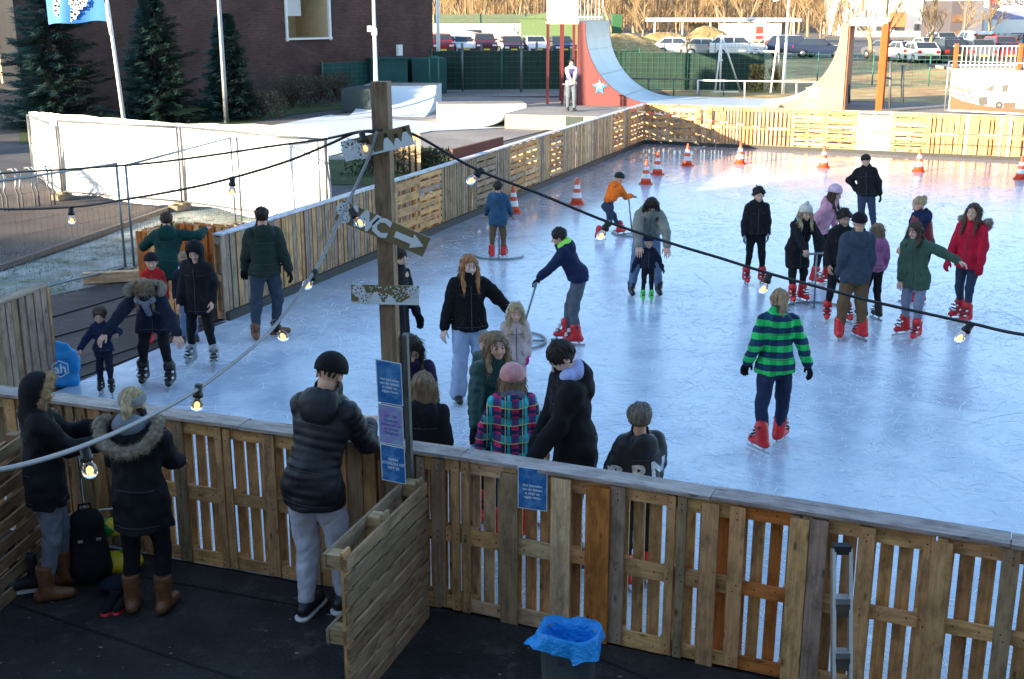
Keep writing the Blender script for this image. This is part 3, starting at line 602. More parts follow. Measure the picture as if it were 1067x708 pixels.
def ice_mat():
    m=bpy.data.materials.new('skated_ice'); m.use_nodes=True; nt=m.node_tree; b=nt.nodes['Principled BSDF']; L=nt.links.new
    tc=N(nt,'ShaderNodeTexCoord'); sep=N(nt,'ShaderNodeSeparateXYZ'); L(tc.outputs['Object'],sep.inputs[0])
    def mth(op,a,c=None,d=None):
        x=N(nt,'ShaderNodeMath',operation=op)
        for i,v in enumerate((a,c,d)):
            if v is None: continue
            if isinstance(v,(int,float)): x.inputs[i].default_value=v
            else: L(v,x.inputs[i])
        return x.outputs[0]
    def rng(v,a,c,lo=0.,hi=1.):
        r=N(nt,'ShaderNodeMapRange'); r.inputs['From Min'].default_value=a; r.inputs['From Max'].default_value=c; r.inputs['To Min'].default_value=lo; r.inputs['To Max'].default_value=hi; L(v,r.inputs['Value']); return r.outputs[0]
    def noi(s,rot=0,sc=(1,1,1),det=6.,dist=0.,loc=(0,0,0)):
        mp=N(nt,'ShaderNodeMapping'); mp.inputs['Rotation'].default_value=(0,0,math.radians(rot)); mp.inputs['Scale'].default_value=sc; mp.inputs['Location'].default_value=loc
        L(tc.outputs['Object'],mp.inputs[0]); n=N(nt,'ShaderNodeTexNoise',Scale=s,Detail=det,Roughness=.62,Distortion=dist); L(mp.outputs[0],n.inputs['Vector']); return n.outputs['Fac']
    # wet, unskated margin: along the left boards and the far boards
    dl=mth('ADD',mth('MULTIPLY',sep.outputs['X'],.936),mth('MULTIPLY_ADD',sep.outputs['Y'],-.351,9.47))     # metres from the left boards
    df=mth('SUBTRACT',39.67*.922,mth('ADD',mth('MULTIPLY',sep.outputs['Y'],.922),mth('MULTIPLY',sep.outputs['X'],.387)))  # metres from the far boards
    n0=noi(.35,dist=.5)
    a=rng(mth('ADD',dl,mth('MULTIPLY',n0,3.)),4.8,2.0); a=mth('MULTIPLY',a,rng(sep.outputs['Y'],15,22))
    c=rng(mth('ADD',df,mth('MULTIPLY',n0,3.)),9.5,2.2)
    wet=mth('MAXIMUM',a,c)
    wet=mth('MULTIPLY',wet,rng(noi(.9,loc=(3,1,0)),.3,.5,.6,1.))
    fro=noi(1.1,dist=.8,loc=(11,5,0)); frost=rng(fro,.40,.60,0,1)
    fro2=noi(7.,dist=1.4,det=8.); frost2=rng(fro2,.4,.7)
    # skate scratches in several directions
    scr=None
    for i,(r_,s_,th) in enumerate(((70,12,.65),(110,14,.65),(48,18,.66))):
        v=rng(noi(1.,rot=r_,sc=(s_*.13,s_,1),det=3.,dist=.9,loc=(i*9.1,i*3.3,0)),th,th+.05)
        scr=v if scr is None else mth('MAXIMUM',scr,mth('MULTIPLY',v,.6))
    wv=N(nt,'ShaderNodeTexVoronoi',Scale=2.2,feature='DISTANCE_TO_EDGE'); wmp=N(nt,'ShaderNodeTexNoise',Scale=1.2,Detail=4.); L(tc.outputs['Object'],wmp.inputs['Vector'])
    mxv=N(nt,'ShaderNodeMix',data_type='VECTOR'); mxv.inputs[0].default_value=.55; L(tc.outputs['Object'],mxv.inputs[4]); L(wmp.outputs['Color'],mxv.inputs[5]); L(mxv.outputs[1],wv.inputs['Vector'])
    arc=rng(wv.outputs['Distance'],.012,.0,0,.22)
    scr=mth('MAXIMUM',scr,arc)
    scr=mth('MULTIPLY',scr,rng(noi(.6,loc=(2,8,0)),.35,.6,.25,1.))
    scr=mth('MULTIPLY',scr,mth('SUBTRACT',.55,mth('MULTIPLY',wet,.45)))
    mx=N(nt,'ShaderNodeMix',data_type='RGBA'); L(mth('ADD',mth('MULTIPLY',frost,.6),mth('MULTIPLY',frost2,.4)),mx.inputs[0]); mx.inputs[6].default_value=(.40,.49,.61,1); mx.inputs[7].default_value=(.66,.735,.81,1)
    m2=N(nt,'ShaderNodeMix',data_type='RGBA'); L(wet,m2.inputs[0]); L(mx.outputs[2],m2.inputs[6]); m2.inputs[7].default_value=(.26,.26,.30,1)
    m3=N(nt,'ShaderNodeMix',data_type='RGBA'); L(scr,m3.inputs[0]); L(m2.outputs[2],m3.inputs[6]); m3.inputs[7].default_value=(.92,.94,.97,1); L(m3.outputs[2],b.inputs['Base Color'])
    rr=mth('ADD',mth('MULTIPLY',mth('SUBTRACT',1.,wet),.15),.05); rr=mth('ADD',rr,mth('MULTIPLY',frost,.07)); L(mth('ADD',rr,mth('MULTIPLY',scr,.2)),b.inputs['Roughness'])
    b.inputs['IOR'].default_value=1.38; b.inputs['Specular IOR Level'].default_value=.5
    h=mth('ADD',mth('MULTIPLY',fro2,.5),mth('MULTIPLY',scr,.35)); bp=N(nt,'ShaderNodeBump',Strength=.25,Distance=.01); L(h,bp.inputs['Height'])
    L(rng(wet,0,1,.3,.06),bp.inputs['Strength']); L(bp.outputs[0],b.inputs['Normal'])
    return m
ASPH=ground_mat('asphalt',(.085,.078,.075),(.13,.12,.115),.5,s3=70)
ground=sheet('ground',[(-900,-300),(900,-300),(900,1400),(-900,1400)],ASPH,-.03)
NF=[Vector((-5.4,9.87,0)),Vector((-.35,7.99,0)),Vector((4.6,5.86,0))]       # near boards
LA,LB=Vector((-4.0,16.32,0)),Vector((4.1,37.95,0)); ld=(LB-LA).normalized()  # left boards
fd_=Vector((.922,-.387,0)).normalized(); FB=LB+fd_*34
LZ=LA-ld*7.6
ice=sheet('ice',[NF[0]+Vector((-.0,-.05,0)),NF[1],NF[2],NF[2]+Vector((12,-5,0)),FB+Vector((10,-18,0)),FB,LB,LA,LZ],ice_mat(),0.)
# skate marks: shallow white scores cut by the blades
b=MB(); rs=random.Random(77)
def onice(x,y): return .936*x-.351*y+9.47>.5 and 36.58-.387*x-.922*y>.8 and y>(NF[1].y-(x-NF[1].x)*(.372 if x<NF[1].x else .43))+.25
cnt=0
while cnt<22000:
    Y=6+30*rs.random()**1.7; x=rs.uniform(-6,3+Y*.55)
    if math.sin(x*.9+1.3)*math.sin(Y*.7+x*.3)+rs.uniform(-1.1,.9)<-.35: continue
    R_=rs.choice((-1,1))*math.exp(rs.uniform(-.7,2.2)); L_=rs.uniform(.04,.28) if rs.random()<.975 else rs.uniform(.35,1.1); a=rs.random()*6.28; n=max(2,int(L_/.14)); w_=rs.uniform(.0014,.0040)*(1+Y/22); px,py=x,Y; s0=len(b.v); ok=True; P_=[]
    for i in range(n+1): P_.append((px,py,a)); px+=math.cos(a)*L_/n; py+=math.sin(a)*L_/n; a+=L_/n/R_
    if not all(onice(p[0],p[1]) for p in P_): continue
    k=rs.uniform(.86,1.0)
    for i,(px,py,a) in enumerate(P_):
        ww=w_*(1 if 0<i<n else .25); b.v+=[(px-math.sin(a)*ww,py+math.cos(a)*ww,.0022+.00004*(cnt%30)),(px+math.sin(a)*ww,py-math.cos(a)*ww,.0022+.00004*(cnt%30))]
    for i in range(n): b.face((s0+2*i,s0+2*i+1,s0+2*i+3,s0+2*i+2),c=(k*.95,k*.98,k))
    cnt+=1
o=b.build('skate_marks',mat('ice_score',(.97,.985,1.),.7,attr='tint',var=0)); tag(o,'white blade marks scored all over the ice','ice marks',kind='stuff')
DECKM=ground_mat('black_rubber_mat',(.018,.016,.016),(.038,.034,.033),1.6,rough=.7,c3=(.065,.058,.052),s3=55,t3=.6,bump=.5)
dk=[NF[0]+Vector((-2,.9,0)),NF[0],NF[1],NF[2],NF[2]+Vector((10,-4.3,0)),Vector((14,-1.5,0)),Vector((-12,-1.5,0)),Vector((-12,9,0))]
sheet('deck',[(p.x,p.y-.06) for p in dk],DECKM,.008)
b=MB(); rs=random.Random(31)
for _ in range(170):
    p=at(rs.uniform(0,900),rs.uniform(590,760),.0); 
    if p.y>NF[1].y-(p.x-NF[1].x)*(.372 if p.x<NF[1].x else .43)-.1: continue
    s_=rs.choice((.003,.004,.006,.012)); k=rs.uniform(.05,.3); a=rs.random()*3; n0=len(b.v); b.v+=[(p.x+s_*math.cos(a+q)*(1+rs.random()),p.y+s_*math.sin(a+q),.0125) for q in (0,1.7,3.1,4.6)]; b.face(range(n0,n0+4),c=(k,k*.92,k*.85))
tag(b.build('grit',mat('grit_bits',(1,1,1),.8,attr='tint',var=0)),'scattered light grit and scraps on the dark deck','grit',kind='stuff')
b=MB()
for (x0,y0,x1,y1) in ((90,590,360,640),(0,625,330,735),(430,640,300,760),(560,660,900,800)):
    p,q=at(x0,y0,.012),at(x1,y1,.012); b.beam(p,q,.02,.006,(1,1,1))
tag(b.build('deck_seam',mat('mat_seam',(.006,.006,.006),.8)),kind='structure')
# walkway mats on the left of the ice, frosted grass, kerb, pavement
MATM=ground_mat('worn_walkway_mat',(.06,.047,.045),(.10,.078,.07),.9,rough=.8,c3=(.135,.10,.085),s3=60,t3=.6)
wk=[at(45,309),at(143,288),at(212,262),LA+Vector((-.6,.4,0)),LA,LZ+Vector((-.05,0,0)),at(-60,400),at(-80,330)]
sheet('walkway_mats',[(p.x,p.y) for p in wk],MATM,-.010)
b=MB()
for (x0,y0,x1,y1) in ((50,353,176,318),(50,392,262,322),(0,425,234,336),(52,331,150,303)): b.beam(at(x0,y0,-.002),at(x1,y1,-.002),.035,.02)
tag(b.build('mat_edging',mat('black_edging',(.008,.008,.009),.6)),kind='structure')
FROST=ground_mat('frosted_grass',(.17,.19,.15),(.36,.39,.38),1.3,c3=(.075,.10,.05),s3=45,t3=.58,bump=.8)
gp=[at(-120,340),at(45,309),at(143,288),at(212,262),at(300,232),at(372,215),at(372,206),at(205,205),at(100,250),at(0,283),at(-120,320)]
sheet('frosted_grass',[(p.x,p.y) for p in gp],FROST,-.016)
PAVE=ground_mat('grey_brown_paving',(.07,.058,.052),(.11,.09,.08),.8,s3=50)
pv=[at(-200,300),at(0,276),at(195,205),at(345,205),at(345,196),at(20,196),at(-200,215)]
sheet('pavement',[(p.x,p.y) for p in pv],PAVE,-.022)
b=MB(); b.beam(at(0,279,.03),at(190,213,.03),.08,.09,(1,1,1)); tag(b.build('kerb',mat('kerb_concrete',(.14,.12,.10),.9,bump=.4)),kind='structure')
# grass verge behind the tarpaulin fence and beyond
GRASS=ground_mat('winter_grass',(.035,.06,.02),(.07,.095,.03),.8,c3=(.11,.095,.04),s3=30,t3=.58,bump=.9)
sheet('grass_verge',[(p.x,p.y) for p in (at(330,192),at(420,192),at(480,178),at(520,165),at(400,153),at(330,158))],GRASS,-.014)
sheet('grass_bank',[(p.x,p.y) for p in (at(20,150),at(235,135),at(262,127),at(310,119),at(365,112),at(362,106),at(310,108),at(200,112),at(20,118))],GRASS,-.014)
FIELD=ground_mat('rough_field',(.40,.29,.12),(.58,.42,.19),.12,c3=(.42,.24,.11),s3=1.2,t3=.52,bump=1.)
sheet('field',[(p.x,p.y) for p in (at(700,100),at(820,104),at(1000,108),at(1200,108),at(1200,63),at(900,62),at(640,60),at(430,58),at(430,64),at(640,66))],FIELD,-.018)
DIRT=ground_mat('light_concrete',(.24,.22,.20),(.33,.30,.27),.4,s3=40)
sheet('skatepark_slab',[(p.x,p.y) for p in (at(262,134),at(356,119),at(456,100),at(620,103),at(1010,108),at(1060,118),at(1060,131),at(640,118),at(470,160),at(395,166),at(344,166),at(300,150))],DIRT,-.012)
sheet('worn_path',[(p.x,p.y) for p in (at(452,101),at(600,100),at(620,95),at(560,92),at(452,93))],ground_mat('pale_grit',(.2,.19,.17),(.3,.28,.25),.3,s3=20),-.010)
# car park tarmac (a little paler)
sheet('car_park',[(-8,97),(-60,97),(-60,170),(90,170),(90,85),(30,88),(20,97)],ground_mat('car_park_tarmac',(.12,.115,.11),(.17,.16,.15),.3,s3=20),-.008)
# grass tufts in the frosted strip
b=MB(); rs=random.Random(4)
for _ in range(5200):
    t,s=rs.random(),rs.random()
    p=at(-40+t*340,300-t*70+(s-.5)*(70-30*t),-.01)
    if math.sin(p.x*3.1+1)*math.sin(p.y*2.3)+rs.uniform(-.6,.6)<.15: continue
    hgt=rs.uniform(.015,.055); a=rs.random()*6.28; d=Vector((math.cos(a),math.sin(a),0)); w_=rs.uniform(.004,.009); lean=Vector((rs.uniform(-.03,.03),rs.uniform(-.03,.03),hgt))
    n0=len(b.v); b.v+=[tuple(p-d*w_),tuple(p+d*w_),tuple(p+lean)]; k=rs.random(); c=(.10,.13,.05) if k<.5 else (.38,.42,.42); b.face((n0,n0+1,n0+2),c=c)
tag(b.build('grass_tufts',mat('tuft',(1,1,1),.9,attr='tint')),kind='stuff',label='frosted tufts of grass between walkway mats and paving',cat='grass')

# ------------------------------------------------------------------ pallets and boards round the rink
WC={'new':(.64,.35,.145),'tan':(.53,.29,.13),'grey':(.34,.24,.17),'pale':(.62,.41,.23),'orange':(.52,.17,.04),'dark':(.25,.14,.075),'olive':(.32,.215,.12)}
def wcol(*ks): return jit(WC[random.choice(ks)],.14)
def pallet(kind,wd,ht=1.2,tone=('tan','new','grey'),lod=0):
    """local: x along (0..wd), front face y=0 looking to -y, z up"""
    b=MB(); I=.002
    if kind=='V':        # close vertical boards in front, three cross bearers behind
        x=0.
        while x<wd-.03:
            ww=min(random.choice((.075,.095,.1,.12)),wd-x-.004); 
            b.box((x+ww/2,0+random.uniform(-.004,.004),ht/2),(ww-.004,.02,ht-random.uniform(0,.03)),c=wcol(*tone)); x+=ww+(random.choice((.004,.012,.03,.035)))
        for z in (.06,ht/2,ht-.07): b.box((wd/2,.035,z),(wd,.044,.09),c=wcol(*tone))
        for i in range(7): b.box((wd*(i+.5)/7,.11,ht/2),(wd/9.5,.02,ht-.02),c=wcol(*tone))
        for z in (.06,ht/2,ht-.07):
            for xx in (.06,wd/2,wd-.06): b.box((xx,.0785,z),(.1,.041,.1),c=wcol(*tone))
    elif kind=='VX':     # bearers in front, spaced vertical boards behind (underside of a pallet)
        for z in (.055,ht/2,ht-.06): 
            for s in (0,1):
                x0=wd/2*s; b.box((x0+wd/4,0,z),(wd/2-.008,.022,random.choice((.095,.12))),c=wcol(*tone))
        for xx,ww in ((.035,.06),(wd/2,.1),(wd-.035,.06)): b.box((xx,-.024,ht/2),(ww,.021,ht-random.uniform(.01,.05)),c=wcol('grey','tan','olive','tan'))
        for xx,y_ in ((.035,-.0345),(wd/2,-.0345),(wd-.035,-.0345)):
            for z in (.06,ht/2,ht-.09):
                for dz in (-.022,.022): b.box((xx+random.uniform(-.015,.015),y_,z+dz),(.009,.003,.009),c=(.03,.022,.018))
        for xx in (.14,wd*.36,wd*.64,wd-.14):
            for z in (.055,ht/2,ht-.06): b.box((xx+random.uniform(-.02,.02),-.0115,z+random.uniform(-.02,.02)),(.009,.003,.009),c=(.03,.022,.018))
        for xx in (.05,wd/2,wd-.05):
            for z in (.06,ht/2,ht-.06): b.box((xx,.05,z),(.09,.074,.09),c=wcol(*tone))
        n=7; 
        for i in range(n): b.box((wd*(i+.5)/n,.1,ht/2),(wd/n*random.uniform(.68,.80),.02,ht-.02),Matrix.Rotation(random.uniform(-.009,.009),3,'Y'),c=wcol(*tone))
    elif kind=='H':      # horizontal slats
        n=9 if ht>1 else 6
        for i in range(n): b.box((wd/2,0,ht*(i+.5)/n),(wd-.006,.02,ht/n*.68),c=wcol(*tone))
        for xx in (.05,wd/2,wd-.05): b.box((xx,.06,ht/2),(.09,.095,ht-.02),c=wcol(*tone))
        for i in range(5): b.box((wd/2,.12,ht*(i+.5)/5),(wd-.01,.02,.1),c=wcol(*tone))
    elif kind=='HB':     # broad horizontal boards with square openings
        for i in range(5): b.box((wd/2,0,ht*(i+.5)/5),(wd-.006,.02,ht/5*.62),c=wcol(*tone))
        for xx in (.07,wd/2,wd-.07): b.box((xx,.05,ht/2),(.1,.074,ht-.02),c=wcol(*tone))
        for i in range(5): b.box((wd*(i+.5)/5,.1,ht/2),(.1,.02,ht-.02),c=wcol(*tone))
    elif kind=='P':      # one pale sheet panel with hand holes near the top
        b.box((wd/2,0,ht*.44),(wd-.01,.02,ht*.86),c=jit((.5,.46,.38),.06)); b.box((wd/2,0,ht*.985),(wd-.01,.02,.035),c=jit((.5,.46,.38),.06))
        for xx in (.04,wd/2,wd-.04): b.box((xx,0,ht*.92),(.08,.02,.075),c=jit((.5,.46,.38),.06))
        for z in (.06,ht*.8): b.box((wd/2,.04,z),(wd-.05,.055,.09),c=wcol(*tone))
    return b
def place(b,name,org,ang,parent,label=None):
    o=b.build(name,WOOD); o.location=org; o.rotation_euler=(0,0,ang)
    if parent is not None: o.parent=parent
    if label: o['label']=label
    return o
def line_s(p0,d,x,zref=1.2):
    """distance along the line p0+s*d at which photo column x is met (at mid height)"""
    lo,hi=0,60
    f=lambda s:(lambda P:CX+FL*P.x/(P.y*math.cos(PT)-(.6-CH)*math.sin(PT))-x)(p0+d*s)
    if f(lo)>f(hi): return None
    for _ in range(50):
        m=(lo+hi)/2
        if f(m)<0: lo=m
        else: hi=m
    return lo
# left boards
fence=empty('pallet_fence',LA); tag(fence,'long fence of wooden pallets along the left side of the ice','fence')
ang=math.atan2(ld.y,ld.x)
seq=[(234,'V'),(262,'V'),(290,'V'),(318,'V'),(345,'V'),(372,'V'),(398,'V'),(412,'HB'),(437,'H'),(460,'V'),(478,'V'),(496,'H'),(516,'V'),(531,'H'),(547,'H'),(561,'V'),(573,'H'),(586,'V'),(600,'V'),(613,'V'),(626,'V'),(639,'H'),(650,'V'),(657,'H'),(665,None)]
ss=[line_s(LA,ld,x) for x,_ in seq]; ss[0]=0; ss[-1]=(LB-LA).length
for i in range(len(seq)-1):
    n=max(1,round((ss[i+1]-ss[i])/1.0)); w_=(ss[i+1]-ss[i])/n
    for j in range(n):
        s0=ss[i]+j*w_; P=LA+ld*s0
        tone=random.choice((('tan','grey'),('grey','olive'),('tan','new','grey'),('tan','pale'))) if 0<i<15 else ('tan','grey','pale')
        if i<7: tone=('tan','grey','grey')
        o=place(pallet(seq[i][1],w_-.006,1.19,tone),'pallet',P-LA,ang,fence)
b=MB(); L_=(LB-LA).length; n=10
for i in range(n): b.box((L_*(i+.5)/n,.04,1.205),(L_/n-.004,.15,.024),c=jit((.58,.57,.56),.1))
place(b,'top_rail',(0,0,0),ang,fence)
b=MB(); b.box((L_/2,-.06,.06),(L_,.06,.12),c=(.03,.035,.035)); o=b.build('base_board',mat('dark_board',(.03,.033,.034),.6)); o.rotation_euler=(0,0,ang); o.parent=fence
# far boards
ff=empty('pallet_fence',LB); tag(ff,'far sunlit pallet fence closing the back of the ice rink','fence'); ang=math.atan2(fd_.y,fd_.x)
seq=[(665,'HB'),(697,'HB'),(727,'VX'),(753,'V2'),(773,'V2'),(797,'V2'),(824,'H'),(859,'H'),(892,'P'),(929,'H'),(965,'V'),(990,'V'),(1015,'V'),(1040,'V'),(1067,'V')]
f0=LB
ss=[line_s(LB,fd_,x) if i else 0 for i,(x,_) in enumerate(seq)]
while len(ss)<24: seq.append((0,random.choice(('V','H','V')))); ss.append(ss[-1]+1.1)
for i in range(len(ss)-1):
    w_=ss[i+1]-ss[i]; kd=seq[i][1]; tone=('new','pale','tan')
    if kd=='V2':
        b=MB()
        for q in range(6): b.box((w_*(q+.5)/6,0,.6),(w_/6*.55,.02,1.18),c=wcol(*tone))
        for z in (.06,.6,1.13): b.box((w_/2,.034,z),(w_-.01,.045,.09),c=wcol(*tone))
        for q in range(5): b.box((w_*(q+.5)/5,.08,.6),(.09,.02,1.16),c=wcol(*tone))
    else: b=pallet(kd,w_-.006,1.19,tone)
    place(b,'pallet',fd_*ss[i],ang,ff,'pale sheet panel with two hand holes' if kd=='P' else None)
b=MB(); L_=ss[-1]
for i in range(10): b.box((L_*(i+.5)/10,.04,1.205),(L_/10-.004,.15,.024),c=jit((.42,.34,.24),.1))
place(b,'top_rail',(0,0,0),ang,ff)
b=MB(); b.box((L_/2,-.06,.05),(L_,.06,.10),c=(1,1,1)); o=b.build('base_board',mat('dark_board',(.03,.033,.034),.6)); o.rotation_euler=(0,0,ang); o.parent=ff
# red and white tape line along the far boards
pts=[atd(645,113,33.),atd(700,121,34.),atd(750,127,34.),atd(800,134,34.),atd(930,138,33.),atd(1067,142,31.5)]
b=MB(); 
for i in range(len(pts)-1):
    for j in range(6):
        p,q=pts[i].lerp(pts[i+1],j/6),pts[i].lerp(pts[i+1],(j+1)/6); b.beam(p,q,.004,.03,(.7,.08,.05) if j%2 else (.7,.66,.6))
o=b.build('barrier_tape',mat('tape',(1,1,1),.6,attr='tint',var=0)); tag(o,'red and white plastic tape stretched along the far boards','tape')
# near boards
nfo=empty('pallet_fence',NF[1]); tag(nfo,'near pallet fence of upright boards with a weathered top rail between dark deck and ice','fence')
def run(p0,p1,lst,toff=0):
    d=(p1-p0).normalized(); ang=math.atan2(d.y,d.x); s=0
    for kd,w_,tone in lst:
        place(pallet(kd,w_,1.195,tone),'pallet',p0+d*s-NF[1],ang,nfo); s+=w_+.006
    return d,ang
L1=(NF[1]-NF[0]).length
DT=('tan','olive','tan','dark')
run(NF[1]-(NF[1]-NF[0]).normalized()*(.806*6+.35),NF[1],[('VX',.8,DT),('VX',.8,DT),('V',.8,('tan','olive')),('VX',.8,('new','tan')),('VX',.8,('new','tan')),('V',.8,DT),('VX',.34,('new',))])
run(NF[1],NF[2],[('VX',.76,('new','pale')),('VX',.80,('new','tan')),('VX',.8,('orange','tan','new')),('VX',.80,('tan','new')),('VX',.84,('tan','new')),('VX',.84,('tan','new')),('VX',.8,DT)])
d2=(NF[2]-NF[1]).normalized(); a2=math.atan2(d2.y,d2.x)
# doubled planks where pallets meet
b=MB()
for s,wd,c in ((.38,.13,'olive'),(.765,.14,'pale'),(1.03,.17,'orange'),(1.80,.11,'tan'),(2.37,.12,'new'),(2.49,.11,'grey'),(3.22,.12,'tan'),(4.06,.1,'grey')):
    b=MB(); b.box((s,-.048,.585+random.uniform(-.02,.01)),(wd,.022,1.17),c=jit(WC[c],.1)); place(b,'plank',(0,0,0),a2,nfo)
b=MB()
for A_,B_ in ((NF[0],NF[1]),(NF[1],NF[2])):
    d=(B_-A_).normalized(); L_=(B_-A_).length; n=max(2,round(L_/1.9)); M=Matrix.Rotation(math.atan2(d.y,d.x),3,'Z')
    for i in range(n): b.box(A_-NF[1]+d*(L_*(i+.5)/n)+Vector((d.y*-.035,d.x*.035,1.208+.004*(i%2))),(L_/n-.006,.185,.026),M,jit((.36,.30,.27),.12))
place(b,'top_rail',(0,0,0),0,nfo)
# board panel at the left edge, across the walkway
A_,B_=Vector((-5.6,11.75,0)),Vector((-5.25,13.27,0)); d=(B_-A_).normalized(); L_=(B_-A_).length
ft=empty('pallet_fence',A_); tag(ft,'short run of upright weathered boards with top rail beside the blue bag','fence')
place(pallet('V',L_,1.19,('tan','grey','olive')),'pallet',(0,0,0),math.atan2(d.y,d.x),ft)
b=MB(); b.box((L_/2,.04,1.205),(L_+.04,.15,.026),c=jit(WC['grey'])); b.box((L_+.03,.06,.6),(.05,.15,1.19),c=jit(WC['tan'])); place(b,'top_rail',(0,0,0),math.atan2(d.y,d.x),ft)
# slatted pallet wall on the left of the deck
A_,B_=Vector((-3.86,6.75,0)),Vector((-3.60,9.12,0)); d=(B_-A_).normalized(); L_=(B_-A_).length
dw=empty('pallet_wall',A_); tag(dw,'wall of pallets with horizontal slats at the left end of the dark deck','wall')
for i in range(2): place(pallet('H',L_/2-.006,1.19,('olive','dark')),'pallet',d*(L_/2*i),math.atan2(d.y,d.x),dw)
# pallet box left of the left boards
bx=empty('pallet_box',(-5.26,16.7,0)); tag(bx,'small open box of upright pallets behind the children at the left','box')
c0,c1,c2,c3=Vector((-5.26,16.7,0)),Vector((-4.2,16.42,0)),Vector((-4.0,17.2,0)),Vector((-4.93,17.5,0))
for p,q,k in ((c0,c1,'V'),(c2,c3,'V'),(c3,c0,'V')):
    d=q-p; place(pallet(k,d.length-.13,1.19,('new','orange')),'pallet',p-c0,math.atan2(d.y,d.x),bx)
# free-standing pallet wing on the deck
P0,P1=Vector((-1.00,6.62,0)),Vector((-.60,7.84,0)); d=(P1-P0); L_=d.length; d.normalize(); an=math.atan2(d.y,d.x)
pw=MB()
for i in range(9): pw.box((L_/2,0,1.07*(i+.5)/9+.02),(L_-random.uniform(0,.02),.021,.083),Matrix.Rotation(random.uniform(-.006,.006),3,'Y'),c=jit((.30,.19,.11),.25))
for xx in (.055,L_/2,L_-.055):
    for z in (.055,.54,1.04): pw.box((xx,.07,z),(.1,.115,.095),c=jit((.36,.25,.13),.1))
    pw.box((xx,.0,.57),(.09,.0,.0))if 0 else None
for xx in (.055,L_/2,L_-.055): pw.box((xx,.023,.57),(.1,.022,1.08),c=wcol('olive','tan'))
for z in (.06,.54,1.04): pw.box((L_/2,.139,z),(L_,.02,.1),c=jit((.26,.18,.11),.1))
o=place(pw,'standing_pallet',P0,an,None); tag(o,'grey weathered pallet standing on edge, jutting from the fence onto the deck','pallet')
# ------------------------------------------------------------------ buildings
def brick_mat(name,c1,c2,mortar,sc=1.):
    m=bpy.data.materials.new(name); m.use_nodes=True; nt=m.node_tree; b=nt.nodes['Principled BSDF']; L=nt.links.new
    b.inputs['Roughness'].default_value=.9; tc=N(nt,'ShaderNodeTexCoord'); br=N(nt,'ShaderNodeTexBrick'); 
    br.inputs['Scale'].default_value=sc; br.inputs['Brick Width'].default_value=.22; br.inputs['Row Height'].default_value=.065; br.inputs['Mortar Size'].default_value=.008
    br.inputs['Color1'].default_value=(*c1,1); br.inputs['Color2'].default_value=(*c2,1); br.inputs['Mortar'].default_value=(*mortar,1); L(tc.outputs['UV'],br.inputs['Vector'])
    n=N(nt,'ShaderNodeTexNoise',Scale=.9,Detail=6.); L(tc.outputs['Object'],n.inputs['Vector']); r=N(nt,'ShaderNodeMapRange'); r.inputs['From Min'].default_value=.3; r.inputs['From Max'].default_value=.7; r.inputs['To Min'].default_value=.7; r.inputs['To Max'].default_value=1.35; L(n.outputs['Fac'],r.inputs['Value'])
    mu=N(nt,'ShaderNodeMix',data_type='RGBA',blend_type='MULTIPLY'); mu.inputs[0].default_value=1; L(br.outputs['Color'],mu.inputs[6]); L(r.outputs[0],mu.inputs[7]); L(mu.outputs[2],b.inputs['Base Color'])
    return m
BRICK=brick_mat('dark_red_brick',(.105,.040,.028),(.055,.024,.020),(.09,.07,.065))
def wallquad(b,p,q,z0,z1,c=(1,1,1),mi=0):
    p=Vector(p);q=Vector(q);L=(Vector((q.x,q.y,0))-Vector((p.x,p.y,0))).length; n=len(b.v)
    b.v+=[(p.x,p.y,z0),(q.x,q.y,z0),(q.x,q.y,z1),(p.x,p.y,z1)]; b.face((n,n+1,n+2,n+3),[(0,z0),(L,z0),(L,z1),(0,z1)],c,mi)
def wall_open(b,p,q,z0,z1,holes,c=(1,1,1),mi=0):
    """vertical wall p->q with rectangular openings [(s0,s1,za,zb)]"""
    p=Vector(p);q=Vector(q);d=(q-p);L=d.length;d.normalize(); xs=sorted({0,L,*[h[0] for h in holes],*[h[1] for h in holes]}); zs=sorted({z0,z1,*[h[2] for h in holes],*[h[3] for h in holes]})
    for i in range(len(xs)-1):
        for j in range(len(zs)-1):
            cx_,cz=(xs[i]+xs[i+1])/2,(zs[j]+zs[j+1])/2
            if any(h[0]<cx_<h[1] and h[2]<cz<h[3] for h in holes): continue
            n=len(b.v); A_,B_=p+d*xs[i],p+d*xs[i+1]
            b.v+=[(A_.x,A_.y,zs[j]),(B_.x,B_.y,zs[j]),(B_.x,B_.y,zs[j+1]),(A_.x,A_.y,zs[j+1])]; b.face((n,n+1,n+2,n+3),[(xs[i],zs[j]),(xs[i+1],zs[j]),(xs[i+1],zs[j+1]),(xs[i],zs[j+1])],c,mi)
A_,B_=Vector((-18.35,46.2,0)),Vector((-3.84,60.6,0)); d=(B_-A_).normalized(); nb=Vector((-d.y,d.x,0)); L_=(B_-A_).length
def s_at(x):   # distance along the facade seen at photo column x, eye height
    u=(x-CX)/FL/math.cos(PT); # X = u*Y at horizon level approx
    return (u*A_.y-A_.x)/(d.x-u*d.y)
bk=empty('brick_building',A_); tag(bk,'large dark red brick building behind the spruces, with a white framed recess','building')
b=MB(); s0,s1=s_at(314),s_at(356)
wall_open(b,A_,B_,-.1,9,[(s0,s1,2.68,5.2)]); LE=A_.normalized()*16; LE=Vector((LE.x+.8,LE.y,0)); wallquad(b,B_,B_+nb*20,-.1,9); wallquad(b,B_+nb*20,A_+LE,-.1,9); wallquad(b,A_+LE,A_,-.1,9)
b.poly([(p.x,p.y,9) for p in (A_,B_,B_+nb*20,A_+LE)]); o=b.build('wall',BRICK); o.parent=bk; o.matrix_parent_inverse=Matrix.Translation(-A_)
